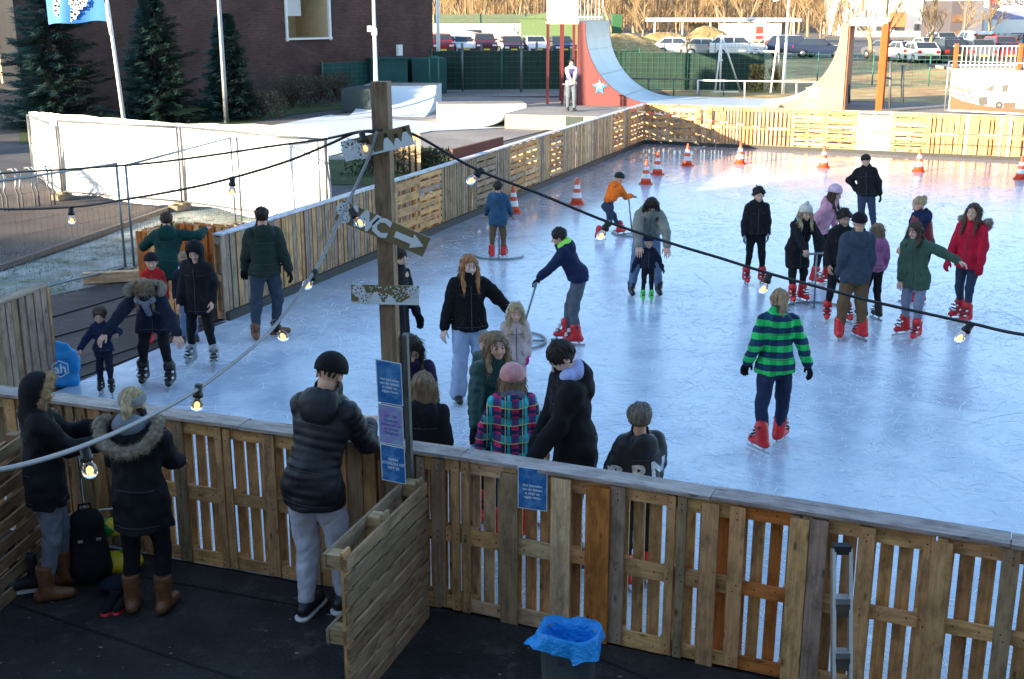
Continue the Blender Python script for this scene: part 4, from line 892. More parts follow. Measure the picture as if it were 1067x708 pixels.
def kid(mb,name,m,par):
    o=mb.build(name,m); r=par
    while r.parent: r=r.parent
    o.parent=par; o.matrix_parent_inverse=Matrix.Translation(-Vector(r.location)) if par is r else Matrix.Identity(4)
    return o
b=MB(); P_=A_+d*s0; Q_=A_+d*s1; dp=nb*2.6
CREAM=mat('recess_sun_cream',(.62,.47,.28),.8,var=.12,vs=3.); b.poly([P_+dp+Vector((0,0,2.68)),Q_+dp+Vector((0,0,2.68)),Q_+dp+Vector((0,0,5.2)),P_+dp+Vector((0,0,5.2))]); b.poly([P_+Vector((0,0,2.68)),P_+dp+Vector((0,0,2.68)),P_+dp+Vector((0,0,5.2)),P_+Vector((0,0,5.2))])  # pale cream stands in for sunlight on the recess walls
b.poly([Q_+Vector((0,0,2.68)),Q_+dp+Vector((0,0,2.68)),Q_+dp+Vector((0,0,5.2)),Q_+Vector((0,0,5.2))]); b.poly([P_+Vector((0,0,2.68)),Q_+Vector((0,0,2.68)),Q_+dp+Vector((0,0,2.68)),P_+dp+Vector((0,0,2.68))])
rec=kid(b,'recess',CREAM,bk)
M3=Matrix((d,nb,(0,0,1))).transposed(); WPNT=mat('white_paint',(.78,.78,.78),.5,var=.05)
b=MB(); b.box((P_+Q_)/2+nb*-.03+Vector((0,0,2.64)),((s1-s0)+.12,.22,.08),M3); b.box(P_+Vector((0,0,3.9))-nb*.03,(.09,.14,2.7),M3); b.box(Q_+Vector((0,0,3.9))-nb*.03,(.09,.14,2.7),M3); kid(b,'window_frame',WPNT,bk)
b=MB(); cc=P_.lerp(Q_,.38)+nb*1.6+Vector((0,0,4.35)); b.box(cc,((s1-s0)*.55,1.2,1.5),M3); 
for i in range(7): b.box(cc+d*(-(s1-s0)*.17)-nb*.61+Vector((0,0,.55-i*.17)),(.45,.02,.06),M3,c=(.4,.38,.34))
kid(b,'air_unit',mat('white_unit',(.8,.8,.8),.5,attr='tint',var=.03),bk)
b=MB(); b.box(B_-d*2.2-nb*.09+Vector((0,0,2.0)),(.28,.15,.5),M3); kid(b,'meter_box',mat('white_unit',(.8,.8,.8),.5,attr='tint',var=.03),bk)
# pale house at the far left
hb=empty('apartment_building',(-40,66,0)); tag(hb,'bright cream building with balcony railing at the far left edge','building')
YEL=mat('cream_facade',(.72,.62,.42),.8,var=.08,vs=2.); b=MB(); x1=(24-CX)/FL*66*1.02
b.box(((-44+x1)/2,70,5),(x1+44,8,10)); o=b.build('wall',YEL); o.parent=hb; o.matrix_parent_inverse=Matrix.Translation((40,-66,0))
b=MB(); 
for i in range(14): b.tube([(x1-.3-i*.35,65.2,2.0),(x1-.3-i*.35,65.2,2.95)],.018,5)
b.tube([(x1-6,65.2,2.95),(x1-.2,65.2,2.95)],.03,6); b.tube([(x1-.2,65.2,-.1),(x1-.2,65.2,2.95)],.05,6); o=kid(b,'balcony_railing',mat('dark_metal',(.05,.05,.055),.5,metal=.5),hb)
b=MB(); b.box((x1-3,65.55,1.9),(6.2,.86,.18)); kid(b,'balcony_slab',mat('grey_blue_render',(.35,.4,.45),.8),hb)
for q0,w0,c0_ in ((.75,1.1,(1,1,1)),(2.3,.7,(.55,.3,.1))): b=MB(); b.box((x1-q0,65.96,.85),(w0,.06,1.7),c=c0_); kid(b,'door',mat('orange_door',(.72,.4,.26),.6,attr='tint'),hb)
for zz in (5.3,8.): b=MB(); b.box((x1-2.5,65.96,zz),(1.6,.06,1.4)); kid(b,'window',mat('dark_glass',(.06,.08,.10),.08,var=0),hb)
b=MB(); b.box((-20.5,33.6,.85),(6.4,.1,1.7)); o=b.build('dark_hoarding',mat('dark_board',(.03,.033,.034),.6)); tag(o,'dark low screen behind the bicycle racks at the left edge','screen')
# building the photograph is taken from (behind the camera), its stepped roof shaped for the shade on the rink
CB=empty('club_building',(0,-6,0)); tag(CB,'building with the terrace the view is taken from, behind the camera','building')
b=MB(); RND=mat('grey_render',(.5,.48,.46),.85)  # wall tone kept pale to bounce fill light onto the near fence
b.box((-58.7,-8,3.95),(42.6,14,8.0)); b.box((1.3,-8,5.45),(77.4,14,11.0)); o=b.build('wall',RND); o.parent=CB; o.matrix_parent_inverse=Matrix.Translation((0,6,0))
o=MB(); o.box((-50,31,6.25),(8,21,12.5)); o=o.build('shade_block',brick_mat('brown_brick',(.2,.12,.08),(.16,.09,.06),(.2,.18,.16))); tag(o,'unseen brown block added to shade the skate park from the left','building')  # unseen block added to throw shade on the spruces and skate park
# ------------------------------------------------------------------ conifers
def spruce(name,base,H_,R_,seed,label):
    rs=random.Random(seed); root=empty(name,base); tag(root,label,'tree','spruces in front of the brick wall')
    t=MB(); t.tube([(0,0,-.05),(0,0,H_*.5),(rs.uniform(-.05,.05),0,H_)],[.12,.08,.02],8); t.build('trunk',mat('bark',(.045,.035,.028),.95,bump=.6,bs=30),root)
    c=MB(); lv=46
    for i in range(lv):
        z=.15+(H_-.25)*(i/lv)**.92; rr=R_*(1-z/H_)**.9*rs.uniform(.75,1.12)+.05; nb_=rs.randint(9,12)
        for j in range(nb_):
            a=rs.random()*6.28; r_=rr*rs.uniform(.55,1.22)
            if rs.random()<.10: r_*=1.35
            droop=rs.uniform(.08,.45)
            steps=max(3,int(r_/.13))
            for k in range(steps):
                t_=(k+1)/steps; 
                if t_<.18: continue
                px,py=math.cos(a)*r_*t_,math.sin(a)*r_*t_; pz=z-droop*r_*t_+.42*r_*t_*t_*.6
                wd=.13+.17*(1-abs(t_-.55))
                for q in range(9):
                    da=a+rs.uniform(-1.1,1.1); l=wd*rs.uniform(.7,1.5); ex,ey,ez=math.cos(da)*l,math.sin(da)*l,rs.uniform(-.10,.10)
                    nx,ny=-math.sin(da)*.028,math.cos(da)*.028; n0=len(c.v)
                    jx,jy,jz=rs.uniform(-.05,.05),rs.uniform(-.05,.05),rs.uniform(-.06,.06)
                    c.v+=[(px+jx-nx,py+jy-ny,pz+jz),(px+jx+nx,py+jy+ny,pz+jz-.02),(px+jx+ex,py+jy+ey,pz+jz+ez)]
                    k_=rs.uniform(.55,1.35)*(1.25 if t_>.85 else 1); c.face((n0,n0+1,n0+2),c=(.030*k_,.080*k_,.066*k_))
    c.build('crown',mat('spruce_needles',(1,1,1),.8,attr='tint',var=.25,vs=3.),root); return root
g=at(60,133); spruce('spruce_tree',(g.x,g.y,0),7.2,1.7,1,'tall spruce with loose branches leftmost before the brick wall')
g=at(166,128); spruce('spruce_tree',(g.x,g.y,0),4.9,1.5,2,'broad dense spruce between flagpole and thin lamp post')
g=at(240,124); spruce('spruce_tree',(g.x,g.y,0),3.9,1.05,3,'narrow small spruce behind the thin grey lamp post')
# ------------------------------------------------------------------ bare trees
def bare_mesh(seed,H_,spread,levels=4,nb_=4,thick=.14,twig=(.20,.13,.07)):
    rs=random.Random(seed); b=MB(); tw=MB()
    def rec(p,dv,l,r,lev,mb):
        pts=[p]; dd=Vector(dv); n=4 if lev<2 else 3
        for i in range(n):
            dd=(dd+Vector((rs.uniform(-1,1),rs.uniform(-1,1),rs.uniform(-.2,.5)))*.14).normalized(); pts.append(pts[-1]+dd*l/n)
        r2=r*.55; (b if lev<2 else tw).tube(pts,[r+(r2-r)*i/n for i in range(n+1)],6 if lev==0 else (4 if lev==1 else 3),cap=False)
        if lev>=levels: return
        for i in range(nb_+ (2 if lev else 3)):
            t=rs.uniform(.25,1.); k=min(int(t*n),n-1); q=pts[k].lerp(pts[k+1],t*n-k)
            a=rs.random()*6.28; sd_=Vector((math.cos(a),math.sin(a),rs.uniform(.1,.9)))
            nd=(dd*.65+sd_*spread).normalized(); rec(q,nd,l*rs.uniform(.42,.62),r*.42,lev+1,mb)
    rec(Vector((0,0,-.1)),Vector((0,0,1)),H_*.55,thick,0,b); return b,tw
BARK=mat('pale_bark',(.26,.19,.12),.9,bump=.5,bs=12.); TWIG=mat('orange_twigs',(.36,.25,.13),.9,var=.3,vs=2.)
protos=[]
for i,(H_,sp,th) in enumerate(((9.,.7,.16),(7.,.9,.12),(11.,.6,.2))):
    b,tw=bare_mesh(20+i,H_,sp,4,4,th); protos.append((b,tw))
meshes=[]
def bare_tree(base,k,sc,rz,label,group,name='bare_tree'):
    root=empty(name,base,rz); root.scale=(sc,)*3; tag(root,label,'tree',group)
    if len(meshes)<=k: pass
    key=k
    if key not in PROTO: 
        t=protos[k][0].build('trunk',BARK); c=protos[k][1].build('crown',TWIG); PROTO[key]=(t.data,c.data); bpy.data.objects.remove(t); bpy.data.objects.remove(c)
    for nm,me in zip(('trunk','crown'),PROTO[key]):
        o=bpy.data.objects.new(nm,me); col.objects.link(o); o.parent=root
    return root
PROTO={}
rs=random.Random(9)
for x,y,k,sc,lb in ((908,64,0,1.15,'pale bare tree with twin stems just right of the orange ramp post'),(925,63,2,.9,'tall pale bare tree left of the parked white car'),(968,62,0,.95,'bare tree standing before the dark parked car'),(1030,56,1,1.2,'bare tree in front of the white showroom'),(1005,52,1,1.0,'bare shrub-like tree in front of the dark office cube'),
    (610+58,52,1,1.1,'bushy bare tree right of the left ramp platform'),(716,62,1,.42,'small bare sapling behind the green mesh fence'),(855,56,1,.8,'bare tree close behind the right ramp'),(880,54,0,.8,'bare tree seen between ramp and orange post'),(640,46,2,.8,'bare tree behind the white railing of the left ramp')):
    g=at(x,y); bare_tree((g.x,g.y,0),k,sc,rs.random()*6,lb,'bare trees near the car parks')
for i in range(44):
    x=455+i*10.2+rs.uniform(-4,4); Y=rs.uniform(150,185); g=atd(x,0,Y)
    bare_tree((g.x,Y,0),rs.choice((0,1,2)),rs.uniform(.8,1.4),rs.random()*6,'bare tree at the front edge of the far wood','trees along the edge of the wood')
# the wood behind them: one mass of trunks and brush
b=MB(); rs=random.Random(12)
for i in range(900):
    Y=rs.uniform(175,235); x=rs.uniform(-30,110)*Y/200; r_=rs.uniform(.06,.2); k=rs.uniform(.5,1.3)
    hgt=rs.uniform(6,12); c=(.27*k,.19*k,.11*k); b.tube([(x,Y,0),(x+rs.uniform(-.5,.5),Y,hgt)],[r_,r_*.4],4,c=c,cap=False)
for i in range(26000):
    Y=rs.uniform(165,240); x=rs.uniform(-35,118)*Y/200; z=abs(rs.gauss(0,3.2)); a=rs.random()*6.28; l=rs.uniform(.4,1.7); w_=rs.uniform(.015,.05); k=rs.uniform(.5,1.35)
    e=Vector((math.cos(a)*.6,math.sin(a)*.6,rs.uniform(-.2,1.))).normalized()*l; n0=len(b.v); b.v+=[(x-w_,Y,z),(x+w_,Y,z),(x+e.x,Y+e.y,z+e.z)]
    b.face((n0,n0+1,n0+2),c=(.36*k,.24*k,.12*k))
tag(b.build('woodland',mat('wood_mass',(1,1,1),.95,attr='tint',var=.2,vs=.4)),'orange-brown winter wood closing the far background','wood',kind='stuff')
b=MB(); rs=random.Random(3)
n=60
for i in range(n):
    for j in range(3):
        pass
hx=[(-60+i*4,245+6*math.sin(i*.7),) for i in range(62)]
for i in range(61):
    b.poly([(hx[i][0],hx[i][1],0),(hx[i+1][0],hx[i+1][1],0),(hx[i+1][0],hx[i+1][1]+30,14+3*math.sin(i*1.3)),(hx[i][0],hx[i][1]+30,14+3*math.sin(i*1.3-1.3))])
tag(b.build('hill',ground_mat('wooded_slope',(.09,.065,.04),(.20,.13,.06),.35,s3=1.5)),kind='structure')
# low shrubs at the brick wall
def shrub(name,base,R_,H_,seed,cols_,n,label,group=None):
    rs=random.Random(seed); b=MB()
    for i in range(int(n*.12)):
        a=rs.random()*6.28; q=rs.random(); b.tube([(0,0,0),(math.cos(a)*R_*.4*q,math.sin(a)*R_*.4*q,H_*.5),(math.cos(a)*R_*.9*q,math.sin(a)*R_*.9*q,H_*rs.uniform(.7,1.05))],[.02,.012,.004],3,c=(.09,.06,.04),cap=False)
    for i in range(n):
        a=rs.random()*6.28; q=math.sqrt(rs.random()); z=H_*rs.random(); rr=R_*q*(1-.35*z/H_)*(1+.25*math.sin(3*a+seed)); x,y=math.cos(a)*rr,math.sin(a)*rr; l=rs.uniform(.05,.13); d_=Vector((rs.gauss(0,1),rs.gauss(0,1),rs.gauss(0,1))).normalized()*l; w_=d_.orthogonal().normalized()*.03; n0=len(b.v); p=Vector((x,y,z))
        b.v+=[tuple(p-w_),tuple(p+w_),tuple(p+d_)]; b.face((n0,n0+1,n0+2),c=jit(rs.choice(cols_),.3))
    o=b.build(name,mat('shrub_leaf',(1,1,1),.85,attr='tint',var=.1)); o.location=base; tag(o,label,'shrub',group); return o
for x,y,R_,H_,lb in ((275,122,1.1,1.0,'leafless dark shrub at the brick wall right of the third spruce'),(305,112,1.2,1.3,'dark brown shrub at the middle of the brick wall'),(330,108,1.2,1.2,'dark shrub beside the green mesh screen'),(352,104,1.0,1.2,'dark shrub in front of the green mesh screen')):
    g=at(x,y); shrub('bare_shrub',(g.x,g.y,0),R_,H_,int(x),[(.05,.04,.025),(.03,.045,.02),(.08,.055,.035)],900,lb,'dark shrubs along the brick wall')
for x,y,R_,H_,lb in ((787,96,.55,1.3,'small orange-leaved bush behind the low railing'),(808,95,.5,1.2,'small green-yellow bush beside the white lamp post')):
    g=at(x,y); shrub('garden_bush',(g.x,g.y,0),R_,H_,int(x),[(.35,.2,.04),(.2,.2,.05)],700,lb)
g=at(440,175); shrub('hedge_shrub',(g.x,g.y,0),.9,.5,8,[(.02,.045,.02),(.03,.06,.02)],1500,'low dark green shrub behind the left boards')
g=at(395,180); shrub('bare_shrub',(g.x,g.y,0),.9,.7,9,[(.05,.04,.025),(.03,.045,.02)],1100,'low brown shrub behind the wooden sign post')
# ------------------------------------------------------------------ skate park
RAMPW=mat('ramp_skin',(.42,.46,.48),.45,var=.10,vs=1.2,bump=.1,bs=20); REDP=mat('ramp_red',(.13,.02,.022),.6,var=.12,vs=1.); ORNG=mat('orange_paint',(.75,.13,.03),.5,var=.06); DKG=mat('dark_green_side',(.03,.05,.05),.7)
PALE=mat('ramp_pale_side',(.33,.26,.18),.7,var=.15,vs=1.); WBOW=mat('bowl_white',(.62,.68,.72),.5,var=.06,vs=.8)
hd=Vector((.952,-.305,0)).normalized(); hw=Vector((.305,.952,0)).normalized(); O=Vector((2.80,52.3,0)); LL=10.9; WW=4.4; RR=3.05; HT=3.42
hp=empty('half_pipe',O); tag(hp,'tall vert ramp with white curved surface, dark red side panels and railed platforms','ramp')
cur=[(RR+.28-math.sqrt(max(RR*RR-(RR-z)**2,0)),z) for z in np.linspace(.0,RR,18)]   # (s,z) from flat up
cur=[(.28+RR-RR*math.sin(a),.12+RR-RR*math.cos(a)) for a in np.linspace(0,PI/2,22)]+[(.28,HT)]
def rp(s,z,t=0,right=False): q=hd*((LL-s) if right else s)+hw*t; return Vector((q.x,q.y,z))
for right in (False,True):
    b=MB()
    for i in range(len(cur)-1):
        (s,z),(s2,z2)=cur[i],cur[i+1]; n0=len(b.v); b.v+=[tuple(rp(s,z,.05,right)),tuple(rp(s2,z2,.05,right)),tuple(rp(s2,z2,WW-.05,right)),tuple(rp(s,z,WW-.05,right))]; b.face((n0,n0+1,n0+2,n0+3),sm=True)
    for p_ in (.33,.66):
        for zz in (6,12,17): 
            s,z=cur[zz]; b.beam(rp(s+.004,z+.004,.05,right),rp(s+.004,z+.004,WW-.05,right),.012,.004,c=(.6,.6,.6))
    o=b.build('ramp_surface',mat('ramp_skin2',(.48,.52,.54),.42,attr='tint',var=.10,vs=1.2)); o.parent=hp
    for t in (0,WW):
        b=MB(); out=[(s,z) for s,z in cur]+[(0,HT),(0,-.05),(cur[0][0],-.05)]
        n0=len(b.v); k=len(out)
        for dt in (-.03,.03):
            for s,z in out: b.v.append(tuple(rp(s,z,t+dt,right)))
        b.face([n0+i for i in range(k)][::-1]); b.face([n0+k+i for i in range(k)])
        for i in range(k): j=(i+1)%k; b.face((n0+i,n0+j,n0+k+j,n0+k+i))
        o=b.build('side_panel',[REDP if not right else PALE]); o.parent=hp
    b=MB(); p,q=rp(-.02,HT/2-.02,0,right),rp(-.02,HT/2-.02,WW,right); b.beam(rp(-.05,HT/2,WW/2-.0,right)-Vector((0,0,HT/2)),rp(-.05,HT/2,WW/2,right)+Vector((0,0,HT/2-.02)),.04,WW,c=(.5,.25,.15) if right else (.4,.1,.08),up=tuple(hw)); 
    o=b.build('back_panel',mat('ramp_back',(.6,.5,.45),.7,attr='tint')); o.parent=hp
    # platform behind the coping
    pl=1.45; b=MB(); 
    Mx=Matrix((hd,hw,(0,0,1))).transposed(); sg=-1 if not right else 1; base=hd*(0 if not right else LL)
    b.box(base+hd*(sg*pl/2)+hw*WW/2+Vector((0,0,HT-.04)),(pl,WW,.12),Mx); o=b.build('platform',mat('platform_ply',(.55,.5,.45),.7)); o.parent=hp
    for t in (.08,WW/2,WW-.08):
        b=MB(); q=base+hd*(sg*(pl-.08))+hw*t; b.beam(q+Vector((0,0,-.05)),q+Vector((0,0,HT)),.12,.12) if not right else b.beam(q+Vector((0,0,-.05)),q+Vector((0,0,HT)),.20,.20); o=b.build('post',REDP if not right else ORNG); o.parent=hp
    b=MB()
    q=base+hd*(sg*.5*pl)+hw*.1; 
    if not right: b.beam(q+Vector((0,0,-.05)),q+Vector((0,0,HT)),.1,.1); o=b.build('post',REDP); o.parent=hp
    # railing
    b=MB(); cs=[base+hd*(sg*.05)+hw*.04,base+hd*(sg*(pl-.03))+hw*.04,base+hd*(sg*(pl-.03))+hw*(WW-.04),base+hd*(sg*.05)+hw*(WW-.04)]
    for i in range(3):
        p,q=cs[i],cs[i+1]; 
        for z in (HT+.12,HT+.95): b.beam(p+Vector((0,0,z)),q+Vector((0,0,z)),.05,.05)
        m_=int((q-p).length/.16)
        for j in range(m_+1): r_=p.lerp(q,j/m_); b.beam(r_+Vector((0,0,HT)),r_+Vector((0,0,HT+.95)),.025,.025)
    o=b.build('railing',WPNT); o.parent=hp
    if not right:
        b=MB(); p,q=cs[0],cs[1]; b.beam(p.lerp(q,.5)+hw*-.05+Vector((0,0,HT+.14)),p.lerp(q,.5)+hw*-.05+Vector((0,0,HT+.93)),pl*.95,.02,up=tuple(hw)); 
        b=MB(); b.box(base+hd*(sg*pl/2)+hw*-.01+Vector((0,0,HT+.54)),(pl-.1,.02,.8),Mx); o=b.build('rail_panel',WPNT); o.parent=hp
        b=MB(); b.box(base+hd*(.75)+hw*(.04)+Vector((0,0,HT+.5)),(1.3,.03,.04),Mx)
        for z in (.12,.95): b.box(base+hd*.85+hw*.04+Vector((0,0,HT+z)),(1.6,.05,.05),Mx)
        for j in range(11): b.box(base+hd*(.05+j*.16)+hw*.04+Vector((0,0,HT+.5)),(.025,.025,.9),Mx)
        
b=MB(); b.beam(rp(3.3,.06,WW/2),rp(LL-3.3,.06,WW/2),WW-.1,.12,c=(1,1,1)); o=b.build('flat_bottom',RAMPW); o.parent=hp
b=MB(); b.box(hd*LL/2+hw*-.03+Vector((0,0,.03)),(LL-6,.04,.16),Matrix((hd,hw,(0,0,1))).transposed()); o=b.build('edge_board',ORNG); o.parent=hp
# blue and white star shapes painted on the two side panels
def star(c0,mat_,name,sz,right):
    b=MB(); pts=[]
    for i in range(10): a=PI*2*i/10+.3; r_=sz*(1 if i%2==0 else .42)*random.uniform(.8,1.15); pts.append((r_*math.cos(a),r_*math.sin(a)))
    b.prism(pts,c0,hd,Vector((0,0,1)),.01); o=b.build(name,mat_); o.parent=hp
star(hd*.95-hw*.05+Vector((0,0,.75)),mat('sprayed_blue',(.02,.22,.62),.6),'painted_star',.34,False); star(hd*.95-hw*.065+Vector((0,0,.85)),WPNT,'painted_star',.2,False)
star(hd*(LL-1.15)-hw*.05+Vector((0,0,.8)),WPNT,'painted_star',.42,True)
# low bowl and quarter pipes
qp=empty('quarter_pipe',at(356,118)); tag(qp,'long low white quarter pipe with deck behind the wooden sign post','ramp')
def quarter(e0,e1,z_t,depth,back,side_m,parent,m=WBOW,deck=True):
    """e0,e1: points at the foot of the vertical edge (viewer's left to right); curve comes down towards the viewer by depth"""
    e0=Vector(e0);e1=Vector(e1); e0.z=e1.z=0; dd=(e1-e0).normalized(); nn=Vector((dd.y,-dd.x,0)); 
    if nn.y>0: nn=-nn
    R_=depth; pr=[(depth*(1-math.sin(a)) if 0 else depth-depth*math.sin(a),z_t*(1-math.cos(a))) for a in np.linspace(0,PI/2*.86,14)]
    s_end=pr[-1][0]; pr=[(s-s_end,z*z_t/pr[-1][1]) for s,z in pr]
    b=MB()
    for i in range(len(pr)-1):
        n0=len(b.v); 
        for P_ in (e0+nn*pr[i][0]+Vector((0,0,pr[i][1])),e1+nn*pr[i][0]+Vector((0,0,pr[i][1])),e1+nn*pr[i+1][0]+Vector((0,0,pr[i+1][1])),e0+nn*pr[i+1][0]+Vector((0,0,pr[i+1][1]))): b.v.append(tuple(P_))
        b.face((n0,n0+1,n0+2,n0+3),sm=True)
    L2=(e1-e0).length
    for j in range(1,int(L2/2.4)+1):
        for i in range(len(pr)-1):
            o_=e0+dd*(j*2.4); b.beam(o_+nn*pr[i][0]+Vector((0,0,pr[i][1]+.003)),o_+nn*pr[i+1][0]+Vector((0,0,pr[i+1][1]+.003)),.015,.004,c=(.6,.6,.6))
    kid(b,'ramp_surface',mat('bowl_white2',(.62,.68,.72),.5,attr='tint',var=.06,vs=.8) if m is WBOW else m,parent)
    b=MB()
    for e in (e0,e1):
        n0=len(b.v); b.v+=[tuple(e+nn*s+Vector((0,0,z))) for s,z in pr]+[tuple(e-nn*back+Vector((0,0,z_t))),tuple(e-nn*back+Vector((0,0,-.05))),tuple(e+nn*pr[0][0]+Vector((0,0,-.05)))]; b.face(range(n0,len(b.v)))
    wallquad(b,e0-nn*back,e1-nn*back,-.05,z_t); kid(b,'side_panel',side_m,parent)
    b=MB(); b.poly([e0+Vector((0,0,z_t)),e1+Vector((0,0,z_t)),e1-nn*back+Vector((0,0,z_t)),e0-nn*back+Vector((0,0,z_t))]); b.beam(e0+nn*.01+Vector((0,0,z_t)),e1+nn*.01+Vector((0,0,z_t)),.04,.04,c=(.5,.5,.5)); kid(b,'platform',DIRT,parent)
e0=at(380,113.5); e1=at(455,114); quarter(e0,e1,.95,3.6,1.6,WBOW,qp)
b=MB(); e0b=at(356,117); wallquad(b,e0b,at(386,118),0,.93); wallquad(b,e0b,e0b+Vector((.6,1.6,0)),0,.93); n0=len(b.v); b.v+=[tuple(e0b+Vector((0,0,.93))),tuple(at(386,118)+Vector((0,0,.93))),tuple(e0+Vector((.5,1.6,.945))),tuple(e0b+Vector((.6,1.6,.93)))]; b.face(range(n0,n0+4)); kid(b,'end_block',DKG,qp)
q2=empty('bowl_wall',at(456,122)); tag(q2,'low white curved bowl wall between the quarter pipe and the man','ramp')
e0=at(457,127); e1=at(548,126); quarter(e0,e1,.62,2.6,1.3,WBOW,q2)
sheet('bowl_floor',[(p.x,p.y) for p in (at(268,134),at(344,120),at(456,128),at(548,130),at(540,133),at(450,137),at(420,143),at(344,163),at(300,155))],WBOW,.012)
# platform with the standing man
pf=empty('skate_platform',at(600,130)); tag(pf,'low concrete skate platform with curved painted end on which the man stands','platform')
Pm=at(597,118,.5); d3=hd; b=MB(); Mx=Matrix((hd,hw,(0,0,1))).transposed(); b.box(Vector((Pm.x+.3,Pm.y+.6,.24)),(4.6,3.2,.5),Mx); kid(b,'block',DIRT,pf)
b=MB(); c0=Vector((Pm.x+.3,Pm.y+.6,0))-hd*2.3-hw*1.6
pr=[(-1.1*(1-math.sin(a)),.5*(1-math.cos(a))) for a in np.linspace(0,PI/2,8)]
for i in range(7):
    n0=len(b.v); 
    for s,z,t in ((*pr[i],0),(*pr[i+1],0),(*pr[i+1],3.2),(*pr[i],3.2)): b.v.append(tuple(c0+hd*s+hw*t+Vector((0,0,z))))
    b.face((n0,n0+1,n0+2,n0+3),c=(.9,.95,.9),sm=True)
kid(b,'curved_end',mat('sprayed_end',(.5,.58,.46),.7,attr='tint',var=.3,vs=1.5),pf)
b=MB(); b.box(Vector((Pm.x+.3,Pm.y+.6,.26))-hw*1.61+hd*.2,(.6,.02,.42),Mx); kid(b,'dark_panel',DKG,pf)
wg=MB(); g=at(470,172); 
for p,q,z0,z1 in ((at(470,166),at(523,152),.05,.3),): wg.beam(p+Vector((0,0,.12)),q+Vector((0,0,.12)),.10,.3)
tag(wg.build('timber_edge',mat('red_brown_timber',(.16,.06,.045),.8)),'red-brown timber edging beam behind the left boards','beam')
b=MB()
for i in range(6): b.box(Vector((-3.2+i*.16,31.5-i*.05,.5)),(.1,.02,1.0),c=jit(WC['pale']))
b.box(Vector((-2.8,31.4,.9)),(.98,.03,.09),Matrix.Rotation(-.3,3,'Z'),c=WC['new']); tag(b.build('spare_pallet',WOOD),'sunlit pallet standing beyond the left boards','pallet')
# sun-lit concrete ledge far right, in front of the banner
b=MB(); b.box((14.6,45.3,.1),(7.4,1.4,.26),Matrix.Rotation(-.3,3,'Z')); o=b.build('concrete_ledge',DIRT); tag(o,'low pale concrete ledge behind the far fence left of the truck banner','ledge')
# banner
bn=empty('truck_banner',(17.2,47.6,0)); tag(bn,'large white advertising banner with a printed truck and orange stripe','banner')
pa,pb=atd(985,112,48.2),atd(1150,116,45.4); bd=Vector((pb.x-pa.x,pb.y-pa.y,0)); BL=bd.length; bd.normalize(); bn_=Vector((bd.y,-bd.x,0)); bn.location=(pa.x,pa.y,0)
def bp_(s,z,o_=0): return bd*s+Vector((0,0,z))+bn_*o_
ax=(bd,Vector((0,0,1)))
b=MB(); b.prism([(0,.12),(BL,.12),(BL,1.72),(0,1.72)],bp_(0.12,0),*ax,.02); b.build('panel',mat('banner_white',(.8,.8,.78),.5,var=.02),bn)
b=MB(); SC=BL/165.  # metres per photo px
def pts(l): return [((x-985)*SC,(118-y)*SC) for x,y in l]
b.prism(pts([(986,97),(1000,103),(1020,107),(1045,109),(1150,110),(1150,115),(986,113)]),bp_(.12,0,.0)+bn_*-.0,*ax,.028,c=(.25,.045,.005))
b.prism(pts([(1017,98),(1026,97),(1027,106),(1020,108),(1017,105)]),bp_(.12,0),*ax,.027,c=(.04,.036,.033))
b.prism(pts([(1022,90),(1033,82),(1031,92)]),bp_(.12,0),*ax,.027,c=(.06,.062,.06))
b.prism(pts([(1040,84),(1047,83),(1047,91),(1041,92)]),bp_(.12,0),*ax,.027,c=(.05,.05,.055))
b.prism(pts([(1044,103),(1057,102),(1057,109),(1044,109)]),bp_(.12,0),*ax,.026,c=(.08,.04,.02))
for cx_,r_ in ((1039.5,4.2),(1075,4),(1092,4)):
    b.prism([(((cx_-985)+r_*math.cos(a))*SC,((118-106)+r_*math.sin(a))*SC) for a in np.linspace(0,6.0,14)],bp_(.12,0),*ax,.0295,c=(.01,.01,.01)); b.prism([(((cx_-985)+1.8*math.cos(a))*SC,((118-106)+1.8*math.sin(a))*SC) for a in np.linspace(0,6.0,10)],bp_(.12,0),*ax,.031,c=(.13,.13,.13))
for i,(x,y) in enumerate(((990,93),(997,95),(1004,92),(1008,97),(1001,100))): b.prism(pts([(x,y),(x+5,y+1),(x+4,y+4),(x+1,y+3)]),bp_(.12,0),*ax,.027,c=(.08,.072,.065))
b.prism(pts([(990,86),(1000,90),(1010,88),(1009,91),(1000,93),(990,90)]),bp_(.12,0),*ax,.027,c=(.10,.097,.075))
b.build('printed_truck',mat('print',(1,1,1),.5,attr='tint',var=0),bn)
b=MB()
for s in (-.02,2.8,5.6): b.tube([bp_(s,-.05),bp_(s,2.0)],.03,6)
b.tube([bp_(-.02,2.0),bp_(5.6,2.0)],.025,6); b.tube([bp_(-.02,.1),bp_(5.6,.1)],.025,6); b.build('frame',ALU,bn)
# railed platform behind the banner
rl=empty('viewing_platform',(18.3,50.5,0)); tag(rl,'raised platform with white railings and orange posts behind the truck banner','platform')
b=MB(); b.box((3.5,1.2,1.6),(8,3,.12)); b.build('floor',DIRT,rl)
b=MB(); 
for j in range(40): b.box((-.3+j*.18,-.3,2.05),(.03,.03,.85))
for z in (1.75,2.5): b.box((3.3,-.3,z),(7.6,.05,.05))
b.box((5.2,-.27,2.1),(1.2,.03,.7)); b.build('railing',WPNT,rl)
for x in (-.4,2.2,5.0,7.2):
    b=MB(); b.box((x,-.36,1.3),(.14,.1,2.6)); b.build('post',ORNG,rl)
